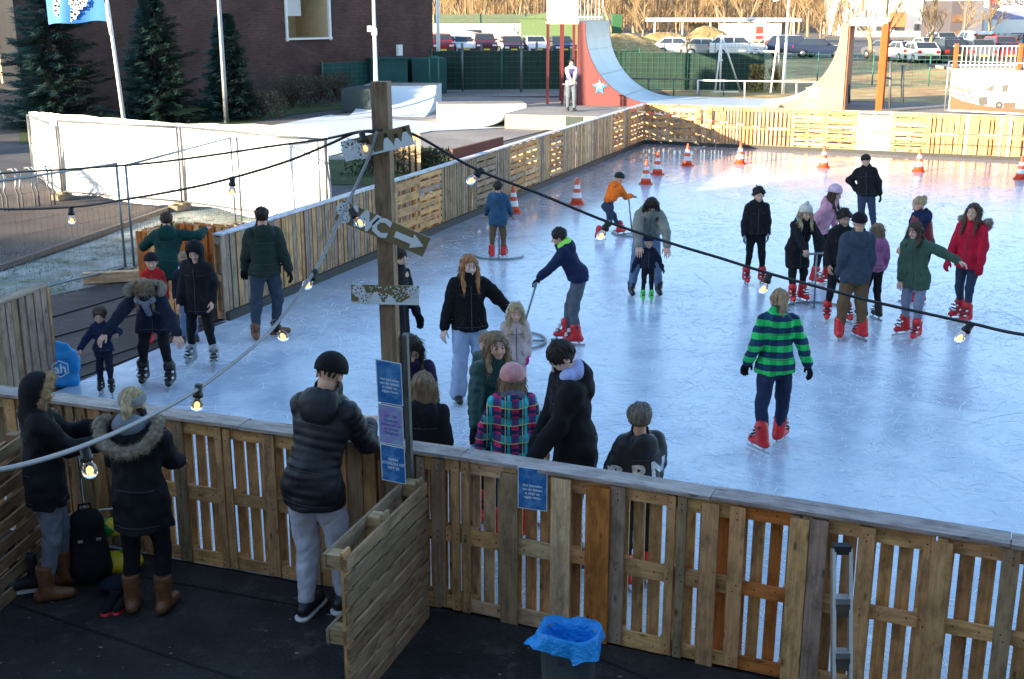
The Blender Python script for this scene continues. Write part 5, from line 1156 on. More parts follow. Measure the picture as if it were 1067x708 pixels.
# ------------------------------------------------------------------ distant fences, posts, lamps
GRN=mat('green_metal',(.03,.16,.10),.5,var=.1); GSCR=mat('dark_green_screen',(.012,.035,.028),.85,var=.3,vs=1.5); TEAL=mat('teal_screen',(.012,.07,.065),.8,var=.2,vs=1.5)
def mesh_fence(x0,Y0,x1,Y1,h,label,screen=None,step=2.6,wires=8):
    a=atd(x0,0,Y0);c=atd(x1,0,Y1);a.z=c.z=0; d=c-a; L_=d.length; d.normalize(); f=empty('mesh_fence',a); tag(f,label,'fence')
    n=max(1,int(L_/step)); b=MB()
    for i in range(n+1): b.tube([d*(L_*i/n),d*(L_*i/n)+Vector((0,0,h+.05))],.035,6)
    b.build('fence_posts',GRN,f)['kind']='stuff'
    b=MB()
    for i in range(wires): z=.06+(h-.1)*i/(wires-1); b.beam(Vector((0,0,z)),d*L_+Vector((0,0,z)),.012,.012)
    for i in range(int(L_/.28)): b.beam(d*(.28*i)+Vector((0,0,.03)),d*(.28*i)+Vector((0,0,h)),.008,.008)
    b.build('wire_mesh',GRN,f)
    if screen:
        b=MB(); nrm=Vector((-d.y,d.x,0)); m=40
        b.beam(nrm*.05+Vector((0,0,h*.49)),d*L_+nrm*.05+Vector((0,0,h*.49)),.012,h*.95,up=(0,0,1)) if 0 else b.box(d*L_/2+nrm*.06+Vector((0,0,h*.49)),(L_,.012,h*.95),Matrix.Rotation(math.atan2(d.y,d.x),3,'Z'))
        b.build('screen',screen,f)
    return f
mesh_fence(449,60.5,668,61.5,1.95,'dark screened mesh fence behind the skate park left of the vert ramp',GSCR)
mesh_fence(640,61.5,800,60.2,1.85,'dark screened mesh fence seen through the curve of the vert ramp',GSCR)
mesh_fence(800,66,1100,62,1.6,'open green mesh fence along the sunlit field at right')
mesh_fence(452,125,640,128,3.0,'tall pale sports-court mesh fence in front of the wood',mat('court_screen',(.16,.2,.13),.8),4)
mesh_fence(640,90,800,92,1.3,'low mesh fence in front of the yellow earth mounds',None,3)
mesh_fence(333,55.5,442,60.0,1.6,'teal screened mesh fence in front of the brick wall',TEAL,2.2)
# green waste enclosure
b=MB(); g=at(424,99)
for i in range(2): b.box((g.x-.9+i*1.75,g.y+i*1.2,0.83),(1.68,1.3,1.62),Matrix.Rotation(.3,3,'Z'))
b.box((g.x-.9,g.y,1.68),(1.8,1.42,.08),Matrix.Rotation(.3,3,'Z')); tag(b.build('bin_enclosure',TEAL),'dark green box enclosure at the right end of the brick wall','enclosure')
for x in (451,): 
    b=MB(); g=at(x,99); 
    for dx in (-.14,.28): b.tube([(g.x+dx,g.y,0),(g.x+dx,g.y,1.75)],.04,6)
    b.tube([(g.x-.14,g.y,1.75),(g.x+.28,g.y,1.75)],.04,6); tag(b.build('gate_frame',GRN),'narrow green gate frame beside the brick building corner','gate')
MET=mat('dull_metal',(.16,.17,.18),.5,metal=.5)
for x,yb,yt,lb in ((482,95,45,'first grey steel post from the left before the dark fence'),(502,91,45,'second grey steel post from the left before the dark fence'),(543,96,44,'third grey steel post, between two parked cars behind'),(559,92,44,'fourth grey steel post, nearest the man on the platform')):
    g=at(x,yb); v=-(yt-CY)/FL; zt=CH+g.y*(-math.sin(PT)+v*math.cos(PT))/(math.cos(PT)+v*math.sin(PT)); b=MB(); b.tube([(g.x,g.y,-.03),(g.x,g.y,zt)],.055,8); b.box((g.x,g.y-.06,zt-.2),(.12,.02,.3)); tag(b.build('steel_post',MET),lb,'post','steel posts before the dark fence')
def lamp(x,yb,h,r_,m,label,head=None,lean=0.,box=None):
    g=at(x,yb); root=empty('street_lamp',(g.x,g.y,0)); tag(root,label,'lamp post'); b=MB(); b.tube([(0,0,-.03),(lean*.15,0,h*.15),(lean,0,h)],[r_,r_,r_*.65],10); b.build('pole',m,root)
    if head=='box': b=MB(); b.box((lean-.35,0,h+.05),(.75,.3,.12),Matrix.Rotation(-.35,3,'Y')); b.build('lamp_head',m,root)
    if head=='dish': b=MB(); b.lathe([(.02,.28),(.34,.2),(.36,.12),(.1,.0)],(lean,0,h)); b.build('lamp_head',m,root)
    if head=='twin': 
        b=MB(); b.box((lean,0,h-.1),(.9,.12,.1)); b.box((lean-.4,0,h-.1),(.35,.25,.14)); b.box((lean+.4,0,h-.1),(.35,.25,.14)); b.build('lamp_head',m,root)
    if box: b=MB(); b.box((lean*box/h-.17,0,box),(.16,.14,.2)); b.box((lean*box/h,-.1,box-.1),(.2,.1,.24)); b.build('junction_box',m,root)
    return root
GALV=mat('galvanised',(.24,.27,.29),.45,metal=.5,var=.1); WMET=mat('white_metal',(.78,.78,.76),.4,var=.04)
lamp(236,128,9,.085,GALV,'thin grey lamp post in front of the narrow small spruce',None,0)
lamp(393,127,4.55,.085,WMET,'white lamp mast rising right behind the top of the wooden post','twin',0,3.3)
lamp(457,68,11,.13,WMET,'tall white lamp pole right of the brick building corner')
lamp(816,98,4.35,.075,WMET,'white lamp post left of the right ramp, with angled head','box',0)
lamp(779,74,3.0,.05,WMET,'small lamp with dish head above the white banner','dish')
# frames and rails of the sports area
def frame(pp,r_,m,name,label,cat):
    b=MB(); 
    for p,q in pp: b.tube([p,q],r_,6)
    tag(b.build(name,m),label,cat)
p=lambda x,y,Y: atd(x,y,Y)
frame([(p(745,97,58),p(752,36,58)),(p(750,95,58.5),p(752,36,58)),(p(752,36,58),p(772,97,60)),(p(748,63,58),p(753,63,58))],.045,WMET,'goal_frame','white tripod-shaped metal frame right of the earth mounds','frame')
frame([(p(803,97,58),p(811,36,58)),(p(811,36,58),p(812,80,60)),(p(811,36,58),p(770,37,60)),(p(770,53,60),p(811,54,58))],.045,WMET,'goal_frame','white slanted metal frame left of the white lamp post','frame')
frame([(p(650+i*26,100,57),p(650+i*26,82,57)) for i in range(5)]+[(p(650,82,57),p(727,83,57))],.035,MET,'low_railing','low dark tube railing behind the flat of the ramp','railing')
frame([(p(727,84,56),p(883,86,54)),(p(776,84,55.4),p(776,102,55.4)),(p(830,85,55),p(830,100,55)),(p(727,84,56),p(727,100,56)),(p(741,96,57),p(770,96,57))],.035,WMET,'low_railing','low white tube railing with sunlit top bar between the ramps','railing')
frame([(p(919,112,49),p(921,64,49)),(p(927,112,49.5),p(928,64,49.5)),(p(919,80,49),p(928,82,49.5))],.05,MET,'steel_posts','pair of dark posts with crossbar right of the orange ramp post','post')
frame([(p(940,108,51),p(941,68,51))],.06,MET,'steel_posts','single dark post left of the green fence post','post')
frame([(p(885,108,51),p(885,88,51))],.05,MET,'bollard','short dark post between the ramp and the orange post','post')
frame([(p(589,112,50),p(589,88,50)),(p(586,88,50),p(592,88,50))],.03,MET,'stand','small dark T-shaped stand left of the man on the platform','stand')
# ------------------------------------------------------------------ earth mounds, canopy, white sheds
def mound(x,Y,rx,ry,h,label,seed):
    rs=random.Random(seed); g=atd(x,0,Y); b=MB(); n=22;m=8; base=[]
    for j in range(m+1):
        t=j/m
        for i in range(n):
            a=2*PI*i/n; r_=(1-t)*(1+.12*math.sin(3*a+seed)+.06*rs.uniform(-1,1)); b.v.append((rx*r_*math.cos(a),ry*r_*math.sin(a),h*(math.sin(t*PI/2)**1.1)+rs.uniform(-.05,.05)*(t<1)))
    for j in range(m):
        for i in range(n): b.face((j*n+i,j*n+(i+1)%n,(j+1)*n+(i+1)%n,(j+1)*n+i),sm=False)
    o=b.build('earth_mound',ground_mat('yellow_earth',(.30,.21,.09),(.42,.31,.15),.7,s3=4,bump=1.)); o.location=(g.x,Y,-.05); tag(o,label,'mound')
mound(648,100,5.0,3,1.75,'low yellow earth mound just right of the left ramp',1); mound(692,104,4.6,3,1.75,'yellow earth mound in the middle, behind the mesh fence',2); mound(738,102,3.2,3,2.3,'highest pointed yellow earth mound under the white canopy',3)
cn=empty('canopy',atd(752,0,128).to_2d().to_3d()); tag(cn,'long low white roofed canopy on posts in front of the wood','canopy')
b=MB(); b.box((0,0,2.35),(15.4,5,.32)); b.build('roof',WPNT,cn)
for i in range(6): 
    b=MB(); b.box((-7+i*2.8,-2.2,1.1),(.14,.14,2.2)); b.build('post',WPNT,cn)
b=MB(); b.box((2.,2.3,1.0),(10.,.1,1.9)); b.build('back_wall',mat('dim_wall',(.3,.25,.2),.8),cn)
b=MB(); g=atd(783,0,112); b.box((g.x,112,1.55),(5.6,.08,1.45)); 
for s in (-2.7,0,2.7): b.box((g.x+s,112.1,1.0),(.09,.09,2.0))
tag(b.build('white_hoarding',mat('banner_white',(.8,.8,.78),.5,var=.02)),'plain white hoarding above parked cars in the centre right','hoarding')
b=MB(); g=atd(826,0,100); b.box((g.x-2.5,100,1.75),(.55,.3,1.0),c=(.7,.06,.04)); b.box((g.x-2.5,100,2.5),(.9,.35,.4),c=(.5,.55,.75)); b.box((g.x-2.5,100,.65),(.1,.1,1.3),c=(.5,.5,.5)); tag(b.build('notice_board',mat('painted_board',(1,1,1),.5,attr='tint')),'small red and blue notice board right of the white hoarding','sign')
b=MB(); b.box((9.1,135,1.4),(4.6,3,2.8),c=(.5,.1,.05)); tag(b.build('red_shed',mat('shed_red',(.45,.12,.07),.7)),'small red shed at the foot of the wood behind the left ramp','shed')
b=MB(); g=atd(640,0,118); b.box((g.x+.3,118,1.9),(.9,.8,2.2)); tag(b.build('green_container',mat('container_green',(.03,.12,.05),.5)),'narrow green container right of the left ramp platform','container')
b=MB(); g=atd(575,0,112); b.box((g.x,112,1.6),(5.5,4,2.2)); b.prism([(-3,2.7),(3,2.7),(0,3.3)],Vector((g.x,109.9,0)),(1,0,0),(0,0,1),-4.2); tag(b.build('green_hut',mat('hut_green',(.12,.19,.08),.7)),'light green hut with white roof left of the ramp posts','hut')
b=MB(); g=atd(520,0,121); b.box((g.x-1,121,1.05),(12.5,.3,2.1)); tag(b.build('pale_wall',mat('pale_wall',(.5,.45,.36),.8)),'low pale wall behind the parked cars at left','wall')
b=MB(); g=atd(488,0,113); b.prism([(-2.2,0),(2.2,0),(2.2,1.15),(-1.2,1.75),(-2.2,1.9)],Vector((g.x,113,0)),(1,0,0),(0,0,1),-3); tag(b.build('white_shed',WPNT),'small white shed with sloping roof above the left parked cars','shed')
def offb(name,x0,x1,Y,z1,m,label,cat='building',dep=14):
    a=atd(x0,0,Y);c=atd(x1,0,Y); r=empty(name,((a.x+c.x)/2,Y,0)); tag(r,label,cat); b=MB(); w_=c.x-a.x; b.box((0,dep/2,z1/2),(w_,dep,z1)); b.build('wall',m,r); return r,w_
WB=mat('white_cladding',(.8,.8,.78),.6,var=.04,vs=.4)
r,w_=offb('white_hall',890,990,150,9,WB,'large blown-out white hall at the right behind bare trees')
for i in range(5): b=MB(); b.box((-w_/2+w_*(i+.5)/5,-.03,1.1),(w_/5*.5,.06,.8)); b.build('window',mat('dark_glass',(.06,.08,.10),.08,var=0),r)
b=MB(); b.box((-w_/2+4.6,-.8,2.05),(2.6,1.5,1.7)); b.build('porch',mat('brick_orange',(.6,.16,.06),.7),r)
r,w_=offb('office_cube',993,1026,125,4.2,mat('dark_cladding',(.10,.09,.10),.5,var=.1),'dark grey office cube between white hall and showroom',dep=9)
for z in (.95,2.5): b=MB(); b.box((0,-.04,z),(w_*.94,.06,.75)); b.build('window',mat('brown_glass',(.16,.09,.05),.2,var=.5,vs=1.2),r)
b=MB(); b.box((.55,-.06,2.1),(w_*.62,.06,4.1)); b.build('side_panel',mat('slate_cladding',(.15,.16,.2),.5),r)
r,w_=offb('showroom',1028,1160,132,6.5,WB,'white showroom with lettered sign and blue window band at the right edge')
b=MB(); b.box((-w_/2+7.0,-.04,2.75),(13.,.06,.85)); b.build('window',mat('blue_glass',(.22,.26,.5),.3,var=.1),r)
b=MB(); 
for i in range(6): b.box((-w_/2+1.8+i*2.6,-.06,2.75),(.12,.06,.9))
b.build('window_frame',WPNT,r)
sgn=empty('shop_sign',(r.location.x-w_/2+.95,131.85,4.0)); tag(sgn,'lettered sign DE KE with orange and violet emblem on the white showroom','sign')
b=MB(); u_=132/FL; q=10*u_/2
b.poly([(-q,0,-q),(-q,0,q),(-q+.15*q,0,q),(-q+.15*q,0,-q)],c=(.25,.05,.02)); b.poly([(-q,-.001,q),(q,-.001,q),(0,-.001,.1*q),(-q,-.001,-q*.6)],c=(.25,.05,.02)); b.poly([(-q,-.003,-q),(-q,-.003,-.5*q),(0,-.003,.1*q),(q*.9,-.003,-q)],c=(.06,.04,.18)); b.poly([(-q,-.004,-.3*q),(-.3*q,-.004,.1*q),(-q,-.004,.6*q)],c=(.2,.04,.09)); b.build('emblem',mat('painted_board',(1,1,1),.5,attr='tint'),sgn)
b=MB(); b.text('DE KE',(q+1.*u_,-.02,.1*q),(1,0,0),(0,0,1),.85,lift=.002,align='LEFT',bold=.012); b.build('lettering',mat('sign_letters',(.05,.012,.04),.6,var=0),sgn)
# ------------------------------------------------------------------ cars
def car_mesh(kind):
    """x across, y along (front at -y), returns dict of MB"""
    b=MB(); g=MB(); 
    if kind=='van': prof=[(-2.2,.35),(-2.25,.75),(-1.95,1.05),(-1.35,1.25),(-.75,1.85),(2.1,1.9),(2.25,1.7),(2.28,.35)]; hw=.93
    elif kind=='suv': prof=[(-2.15,.35),(-2.2,.8),(-2.05,1.0),(-1.1,1.1),(-.45,1.62),(1.6,1.66),(2.1,1.1),(2.2,.95),(2.2,.35)]; hw=.9
    else: prof=[(-2.0,.28),(-2.08,.62),(-1.9,.8),(-.95,.95),(-.25,1.42),(1.15,1.45),(1.85,1.0),(2.02,.9),(2.05,.28)]; hw=.85
    def W_(z): t=max(0,(z-.9)/.8); return hw*(1-.22*t)-(.04 if z<.5 else 0)
    n=len(prof); n0=len(b.v)
    for s in (-1,1):
        for y,z in prof: b.v.append((s*W_(z),y,z))
    b.face([n0+i for i in range(n)]); b.face([n0+n+i for i in range(n)][::-1])
    for i in range(n): j=(i+1)%n; b.face((n0+i,n0+j,n0+n+j,n0+n+i),sm=False)
    # glass: front and rear screens, side windows
    def scr(p,q):
        (y,z),(y2,z2)=p,q; m=.1; a=(y+(y2-y)*m,z+(z2-z)*m); c=(y+(y2-y)*(1-m*.6),z+(z2-z)*(1-m*.6)); d=Vector((0,c[0]-a[0],c[1]-a[1])); nn=Vector((0,-d.z,d.y)).normalized()
        if nn.z<0: nn=-nn
        w1,w2=W_(a[1])*.88,W_(c[1])*.9; n0=len(g.v); g.v+=[tuple(Vector((-w1,*a))+nn*.012),tuple(Vector((w1,*a))+nn*.012),tuple(Vector((w2,*c))+nn*.012),tuple(Vector((-w2,*c))+nn*.012)]; g.face((n0,n0+1,n0+2,n0+3))
    roof=[i for i in range(n) if prof[i][1]>1.4]; i0=roof[0]; i1=roof[-1]; scr(prof[i0-1],prof[i0]); 
    if kind!='van': scr(prof[i1+1],prof[i1])
    else: g.poly([(-.7,2.27,1.15),(.7,2.27,1.15),(.66,2.26,1.65),(-.66,2.26,1.65)])
    zt=prof[i0][1]-.08; zb=prof[i0-1][1]+.03; ya,yb=prof[i0][0],prof[i1][0]
    for s in (-1,1):
        for y0,y1,y2,y3 in ((ya-.35,ya+.08,ya+.78,ya+.78),(ya+.84,ya+.84,yb+.05 if kind!='van' else ya+1.5,yb+.45 if kind!='van' else ya+1.5)):
            n0=len(g.v); g.v+=[(s*(W_(zb)+.008),y0,zb),(s*(W_(zt)+.008),y1,zt),(s*(W_(zt)+.008),y2,zt),(s*(W_(zb)+.008),y3,zb)]; g.face((n0,n0+1,n0+2,n0+3))
    wh=[]
    for s in (-1,1):
        for y in (-1.3,1.3):
            t=MB(); r=MB(); M=Matrix.Rotation(PI/2,3,'Y'); t.lathe([(.2,-.11),(.33,-.1),(.34,0),(.33,.1),(.2,.11)],(s*(hw-.1),y,.33),12,M=M); r.lathe([(.02,-.115),(.21,-.118),(.21,.118),(.02,.115)],(s*(hw-.1),y,.33),10,M=M); wh.append((t,r))
    hl=[];tl=[]
    for s in (-1,1): 
        m=MB(); yy,zz=prof[1][0]+.05,prof[1][1]-.02; m.box((s*(hw-.27),yy-.03,zz),(.34,.1,.14)); hl.append(m); m=MB(); yy,zz=prof[-2][0],prof[-2][1]-.08; m.box((s*(hw-.2),yy-.0,zz),(.26,.1,.2)); tl.append(m)
    bp=[MB(),MB()]; bp[0].box((0,prof[0][0]-.02,.42),(hw*1.7,.1,.22)); bp[1].box((0,prof[-1][0]+.02,.45),(hw*1.75,.1,.24)); pl=[MB(),MB()]; pl[0].box((0,prof[-1][0]+.085,.6),(.5,.02,.11)); pl[1].box((0,prof[0][0]-.085,.45),(.5,.02,.11)); mr=[MB(),MB()]
    for s in (-1,1): mr[s>0].box((s*(hw+.08),ya-.2,zb+.06),(.2,.12,.14))
    return dict(body=b,glass=g,wheels=wh,hl=hl,tl=tl,bumper=bp,plate=pl,mirror=mr)
GLS=mat('car_glass',(.03,.04,.05),.06,var=0,spec=.8); TYR=mat('tyre',(.015,.015,.015),.8,var=0); RIM=mat('rim',(.5,.5,.52),.35,metal=.8,var=0); HLM=mat('headlight',(.75,.77,.8),.15,var=0); TLM=mat('tail_light',(.5,.02,.02),.2,var=0); DPL=mat('black_plastic',(.03,.03,.032),.6,var=0); PLM=mat('yellow_plate',(.75,.5,.05),.5,var=0)
CARP={}
for kd in ('hatch','suv','van'):
    cmh=car_mesh(kd); r=empty('parked_car',(0,0,-50)); body=cmh['body'].build('body',mat('paint_white',(.75,.75,.75),.25,var=.02,coat=.6),r)
    for s_ in body.material_slots: s_.link='OBJECT'
    cmh['glass'].build('window',GLS,body)
    for t,rm in cmh['wheels']: wo=t.build('wheel',TYR,r); rm.build('rim',RIM,wo)
    for m in cmh['hl']: m.build('headlight',HLM,r)
    for m in cmh['tl']: m.build('tail_light',TLM,r)
    [m.build('bumper',DPL,r) for m in cmh['bumper']]; [m.build('number_plate',PLM,r) for m in cmh['plate']]; [m.build('wing_mirror',DPL,r) for m in cmh['mirror']]; CARP[kd]=r
PNT={k:mat('paint_'+k,c,.25,metal=.3 if k in('silver','grey') else 0.,var=.02,coat=.6) for k,c in dict(white=(.75,.75,.75),silver=(.45,.46,.48),grey=(.16,.17,.19),black=(.02,.02,.024),red=(.24,.02,.025),blue=(.022,.035,.08),maroon=(.09,.022,.035),light=(.6,.62,.62)).items()}
def car(kd,x,y,rz,colr,label,group):
    g=at(x,y); r=copy_tree(CARP[kd]); r.location=(g.x,g.y,0); r.rotation_euler=(0,0,math.radians(rz)); tag(r,label,'car',group)
    for c in r.children:
        if c.name.startswith('body'): c.material_slots[0].link='OBJECT'; c.material_slots[0].material=PNT[colr]
G1='cars parked behind the dark fence at left'; G2='cars parked in the right car park'; G3='cars parked near the white hoarding'
for a in (('suv',460,57,8,'red','dark red car beside the tall white lamp pole, leftmost of its row'),('hatch',470,56,10,'silver','silver car second from the left behind the dark fence'),('hatch',482,56.5,12,'white','white car below the small white shed'),('suv',504,56.5,8,'maroon','dark red car with grey windows behind the second steel post'),('hatch',533,56.5,6,'maroon','violet-red car just left of the third steel post'),('hatch',557,56.5,10,'white','white car in front of the white van'),('hatch',584,56.5,8,'blue','blue-grey car behind the red ramp posts'),('van',549,50,9,'white','white van parked behind the row left of the ramp'),('van',560,50.5,9,'light','second pale van right beside the white van'),('suv',493,50,9,'grey','grey car in the rear row near the pale wall')): car(*a,G1)
for a in (('hatch',708,58,80,'light','pale car seen side-on left of the small sapling'),('hatch',737,59,84,'silver','silver hatchback side-on right of the small sapling'),('suv',768,60,84,'white','white car below the white hoarding'),('suv',826,59.5,85,'blue','dark blue car right of the white lamp post'),('hatch',853,60,82,'blue','blue car partly behind the right ramp')): car(*a,G3)
for a in (('hatch',922,62,195,'grey','grey car behind the twin-stemmed bare tree'),('hatch',940,64,185,'light','pale car left of the white car in the right car park'),('hatch',956,65.5,182,'white','white car nearest the field, left of the dark car'),('suv',985,65.5,180,'black','black car with yellow plate nearest the field'),('hatch',963,58,182,'white','white car in the middle row behind the front white car'),('hatch',987,58,178,'grey','grey car in the middle row behind the black car'),('suv',977,54,182,'silver','silver car in the rear row left of the dark cube'),('suv',1014,66,178,'grey','grey car behind the platform railing'),('van',1012,57,182,'white','white van left of the red car'),('hatch',1024,57.5,180,'light','pale car touching the white van'),('suv',1037,61,180,'red','bright red car in the right car park'),('hatch',1040,66,182,'red','second red car behind the railing, in front of the bright red one'),('suv',1052,55,182,'blue','blue car right of the red car'),('hatch',1040,52,182,'maroon','maroon car in the last row before the showroom'),('suv',1064,57,180,'blue','dark blue car cut by the right edge'),('hatch',1066,52,182,'silver','silver car in the last row at the right edge')): car(*a,G2)
for r in CARP.values():
    def rm(o):
        for c in list(o.children): rm(c)
        bpy.data.objects.remove(o)
    rm(r)
# ------------------------------------------------------------------ construction fence, tarpaulin fence
def cfence(a,c,h,label,tarp=False,foot=True,feet=(1,1),hs_=None):
    a=Vector(a);c=Vector(c);a.z=c.z=0; d=c-a;L_=d.length;d.normalize(); n_=Vector((d.y,-d.x,0)); f=empty('construction_fence',a); tag(f,label,'fence','construction fence panels')
    b=MB(); r_=.026 if tarp else .021; e=.05
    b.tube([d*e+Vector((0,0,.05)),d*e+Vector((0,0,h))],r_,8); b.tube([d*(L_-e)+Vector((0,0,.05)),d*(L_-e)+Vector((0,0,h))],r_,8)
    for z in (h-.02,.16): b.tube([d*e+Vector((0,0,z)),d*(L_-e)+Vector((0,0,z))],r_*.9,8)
    b.build('frame',MET if tarp else GALV,f)  # darker metal on tarpaulin panels paints in the shaded side of their frames
    b=MB(); k=int(L_/.11)
    for i in range(k): b.tube([d*(e+(L_-2*e)*i/k)+Vector((0,0,.16)),d*(e+(L_-2*e)*i/k)+Vector((0,0,h))],.0022,3,cap=False)
    for i in range(9): z=.2+(h-.25)*i/8; b.tube([d*e+Vector((0,0,z)),d*(L_-e)+Vector((0,0,z))],.0026,3,cap=False)
    b.build('wire_mesh',GALV,f)
    b=MB(); M=Matrix((d,n_*-1,(0,0,1))).transposed()
    for q,on in ((e,feet[0]),(L_-e,feet[1])):
        if on: b=MB(); b.box(d*q+Vector((0,0,.06)),(.22,.62,.12),M); b.box(d*q+Vector((0,0,.14)),(.18,.3,.04),M); b.build('concrete_foot',mat('foot_concrete',(.20,.17,.12),.9,bump=.4),f)

    if tarp:
        b=MB(); nx,nz=48,14; n0=0
        for i in range(nx+1):
            for j in range(nz+1):
                s=L_*i/nx; hh=h if not hs_ else hs_[0]+(hs_[1]-hs_[0])*i/nx; z=.06+(hh-.02)*j/nz; sag=.008*math.sin(i*PI/nx*7)*(j==nz); w_=.03*math.sin(s*5+z*2)*math.sin(z*2.2+1)+.015*math.sin(s*17+2*math.sin(z*3))
                b.v.append(tuple(d*s+n_*(-.06+w_)+Vector((0,0,z-sag+(.05*math.sin(s*2.1) if j==0 else 0)))))
        for i in range(nx):
            for j in range(nz): q=i*(nz+1)+j; b.face((q,q+nz+1,q+nz+2,q+1),sm=True)
        b.build('tarpaulin',mat('white_tarp',(.80,.82,.84),.55,var=.04,vs=2.,bump=.15,bs=8),f)
        b=MB()
        for i in range(3): b.beam(d*(L_*(i+.5)/3)+n_*.02+Vector((0,0,h-.03)),d*(L_*(i+.5)/3+.03)+n_*.04+Vector((0,0,h+.11)),.004,.003)
        b.build('cable_tie',mat('tie',(.7,.7,.6),.5),f)
    return f
T=[at(35,187),at(66,207),at(192,218),at(344,240)]
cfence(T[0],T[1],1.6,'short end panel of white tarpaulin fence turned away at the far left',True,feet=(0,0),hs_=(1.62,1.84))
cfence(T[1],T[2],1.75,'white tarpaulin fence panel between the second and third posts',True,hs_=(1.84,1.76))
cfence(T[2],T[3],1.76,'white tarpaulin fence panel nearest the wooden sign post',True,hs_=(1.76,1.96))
Mh=[at(-90,345),at(134,288),at(247,240),T[3]+Vector((-.1,-.12,0))]
cfence(Mh[0],Mh[1],1.84,'open wire construction fence panel leftmost by the pallet run'); cfence(Mh[1]+Vector((.08,.0,0)),Mh[2],1.80,'open wire construction fence panel in front of the pallet box',feet=(0,1)); cfence(Mh[2]+Vector((.05,0,0)),Mh[3],1.80,'open wire construction fence panel ending at the tarpaulin',feet=(0,0))
for x,y,lb in ((120,294,'wooden block lying at the foot of the wire fence panel'),):
    b=MB(); g=at(x,y); b.box((g.x,g.y,.09),(.95,.14,.16),Matrix.Rotation(.25,3,'Z'),c=WC['pale']); b.box((g.x+.5,g.y+.35,.08),(.7,.2,.12),Matrix.Rotation(-.2,3,'Z'),c=WC['tan']); tag(b.build('timber_block',WOOD),lb,'timber')
# flag pole and flag
g=at(131,139); fp=empty('flag_pole',(g.x,g.y,0)); tag(fp,'slightly leaning white flagpole between the two left spruces','flagpole'); b=MB(); b.tube([(0,0,-.03),(-.22,0,4.),(-.55,0,9)],[.07,.055,.04],10); b.build('pole',WMET,fp); b=MB(); b.tube([(-.22,-.09,3.2),(-.25,-.12,3.6),(-.28,-.08,4.2)],.012,5); b.build('rope',WMET,fp)
b=MB(); nx,nz=26,12
for i in range(nx+1):
    for j in range(nz+1): s=i/nx; z=j/nz; b.v.append((-s*1.95-.29-.05*z,.16*math.sin(s*7+z)*s-.05,3.62+1.5*z-.12*s*s*(1-z)+.03*math.sin(s*9)))
for i in range(nx):
    for j in range(nz): q=i*(nz+1)+j; b.face((q,q+nz+1,q+nz+2,q+1),sm=True)
fl=b.build('flag',mat('flag_blue',(.02,.16,.50),.7,var=.06)); fl.location=(g.x,g.y,0); tag(fl,'blue flag with white snowflake pattern hanging from the flagpole','flag')
b=MB()
def flake(b,c0,ux,uy,R_,c=(1,1,1),n=6,th=.003,wd=.12,seed=0):
    ux=Vector(ux);uy=Vector(uy)
    for k in range(n):
        a=2*PI*k/n+.26+seed; d_=(math.cos(a),math.sin(a)); pp=(-d_[1],d_[0]); w_=R_*wd/2
        def q(s,t): return (d_[0]*s+pp[0]*t,d_[1]*s+pp[1]*t)
        b.prism([q(0,-w_),q(R_,-w_*.8),q(R_,w_*.8),q(0,w_)],c0,ux,uy,th,c)
        for s in (.4,.68):
            for sg in (1,-1): l=R_*(.42-.25*s)*1.5; b.prism([q(R_*s,0),q(R_*s+l*.7,sg*l),q(R_*s+l*.7+w_*1.2,sg*(l-w_)),q(R_*s+w_*2.,0)][::sg],c0,ux,uy,th*.9+.0003*k,c)
flake(b,Vector((-1.55,-.13,4.05)),(1,0,0),(0,0,1),.42,n=7,th=-.01,wd=.22); flake(b,Vector((-1.15,-.15,4.3)),(1,0,0),(0,0,1),.3,n=6,th=-.01,wd=.22,seed=.4)
b.build('snowflake_print',WPNT,fl)
# bicycle racks
for i,(x,y) in enumerate(((4,219),(20,216),(37,214),(53,212))):
    g=at(x,y); r=MB(); pts=[(0,0,-.02),(0,0,.28),(.02,-.14,.42),(.05,-.16,.52),(.0,.0,.72),(-.12,.12,.80),(-.22,.16,.78)]
    r.tube(pts,.022,8); r.tube([(q[0]+.09,q[1],q[2]) for q in pts],.022,8); o=r.build('bicycle_rack',GALV); o.location=(g.x,g.y,0); tag(o,['bent tube bicycle rack at the very left edge','second bent tube bicycle rack from the left edge','third bent tube bicycle rack from the left edge','bent tube bicycle rack nearest the tarpaulin'][i],'bicycle rack','bent tube bicycle racks')
# ------------------------------------------------------------------ traffic cones
def cone_mb():
    b=MB(); R_=(.75,.09,.03); W_=(.78,.76,.74)
    prof=[(.125,.03),(.105,.13),(.092,.20),(.076,.28),(.062,.35),(.045,.43),(.03,.52),(.022,.55)]; cols=[R_,R_,W_,W_,R_,W_,R_]
    b.lathe([(.125,.03),(.104,.14),(.084,.25),(.068,.33),(.052,.41),(.036,.49),(.022,.56)],n=20,cols=[R_,W_,R_,W_,R_,R_]); 
    return b
def cone(x,y,rz,label):
    g=at(x,y+.0); r=empty('traffic_cone',(g.x,g.y,0),rz); tag(r,label,'traffic cone','traffic cones marking the far end of the rink'); return r
CM=mat('cone_plastic',(1,1,1),.45,attr='tint',var=.05)
lab=['traffic cone right behind the child in the blue coat','traffic cone standing alone left of the orange jacket','traffic cone half hidden behind the head of the orange-jacketed skater','traffic cone just right of the orange-jacketed skater','traffic cone behind and right of the pair near the orange skater','traffic cone alone at the far boards, fifth from the right end','traffic cone left of the standing skater in black, by the horizontal slats','traffic cone between the skater in black and the right edge','traffic cone cut off at the far right edge']
first=None
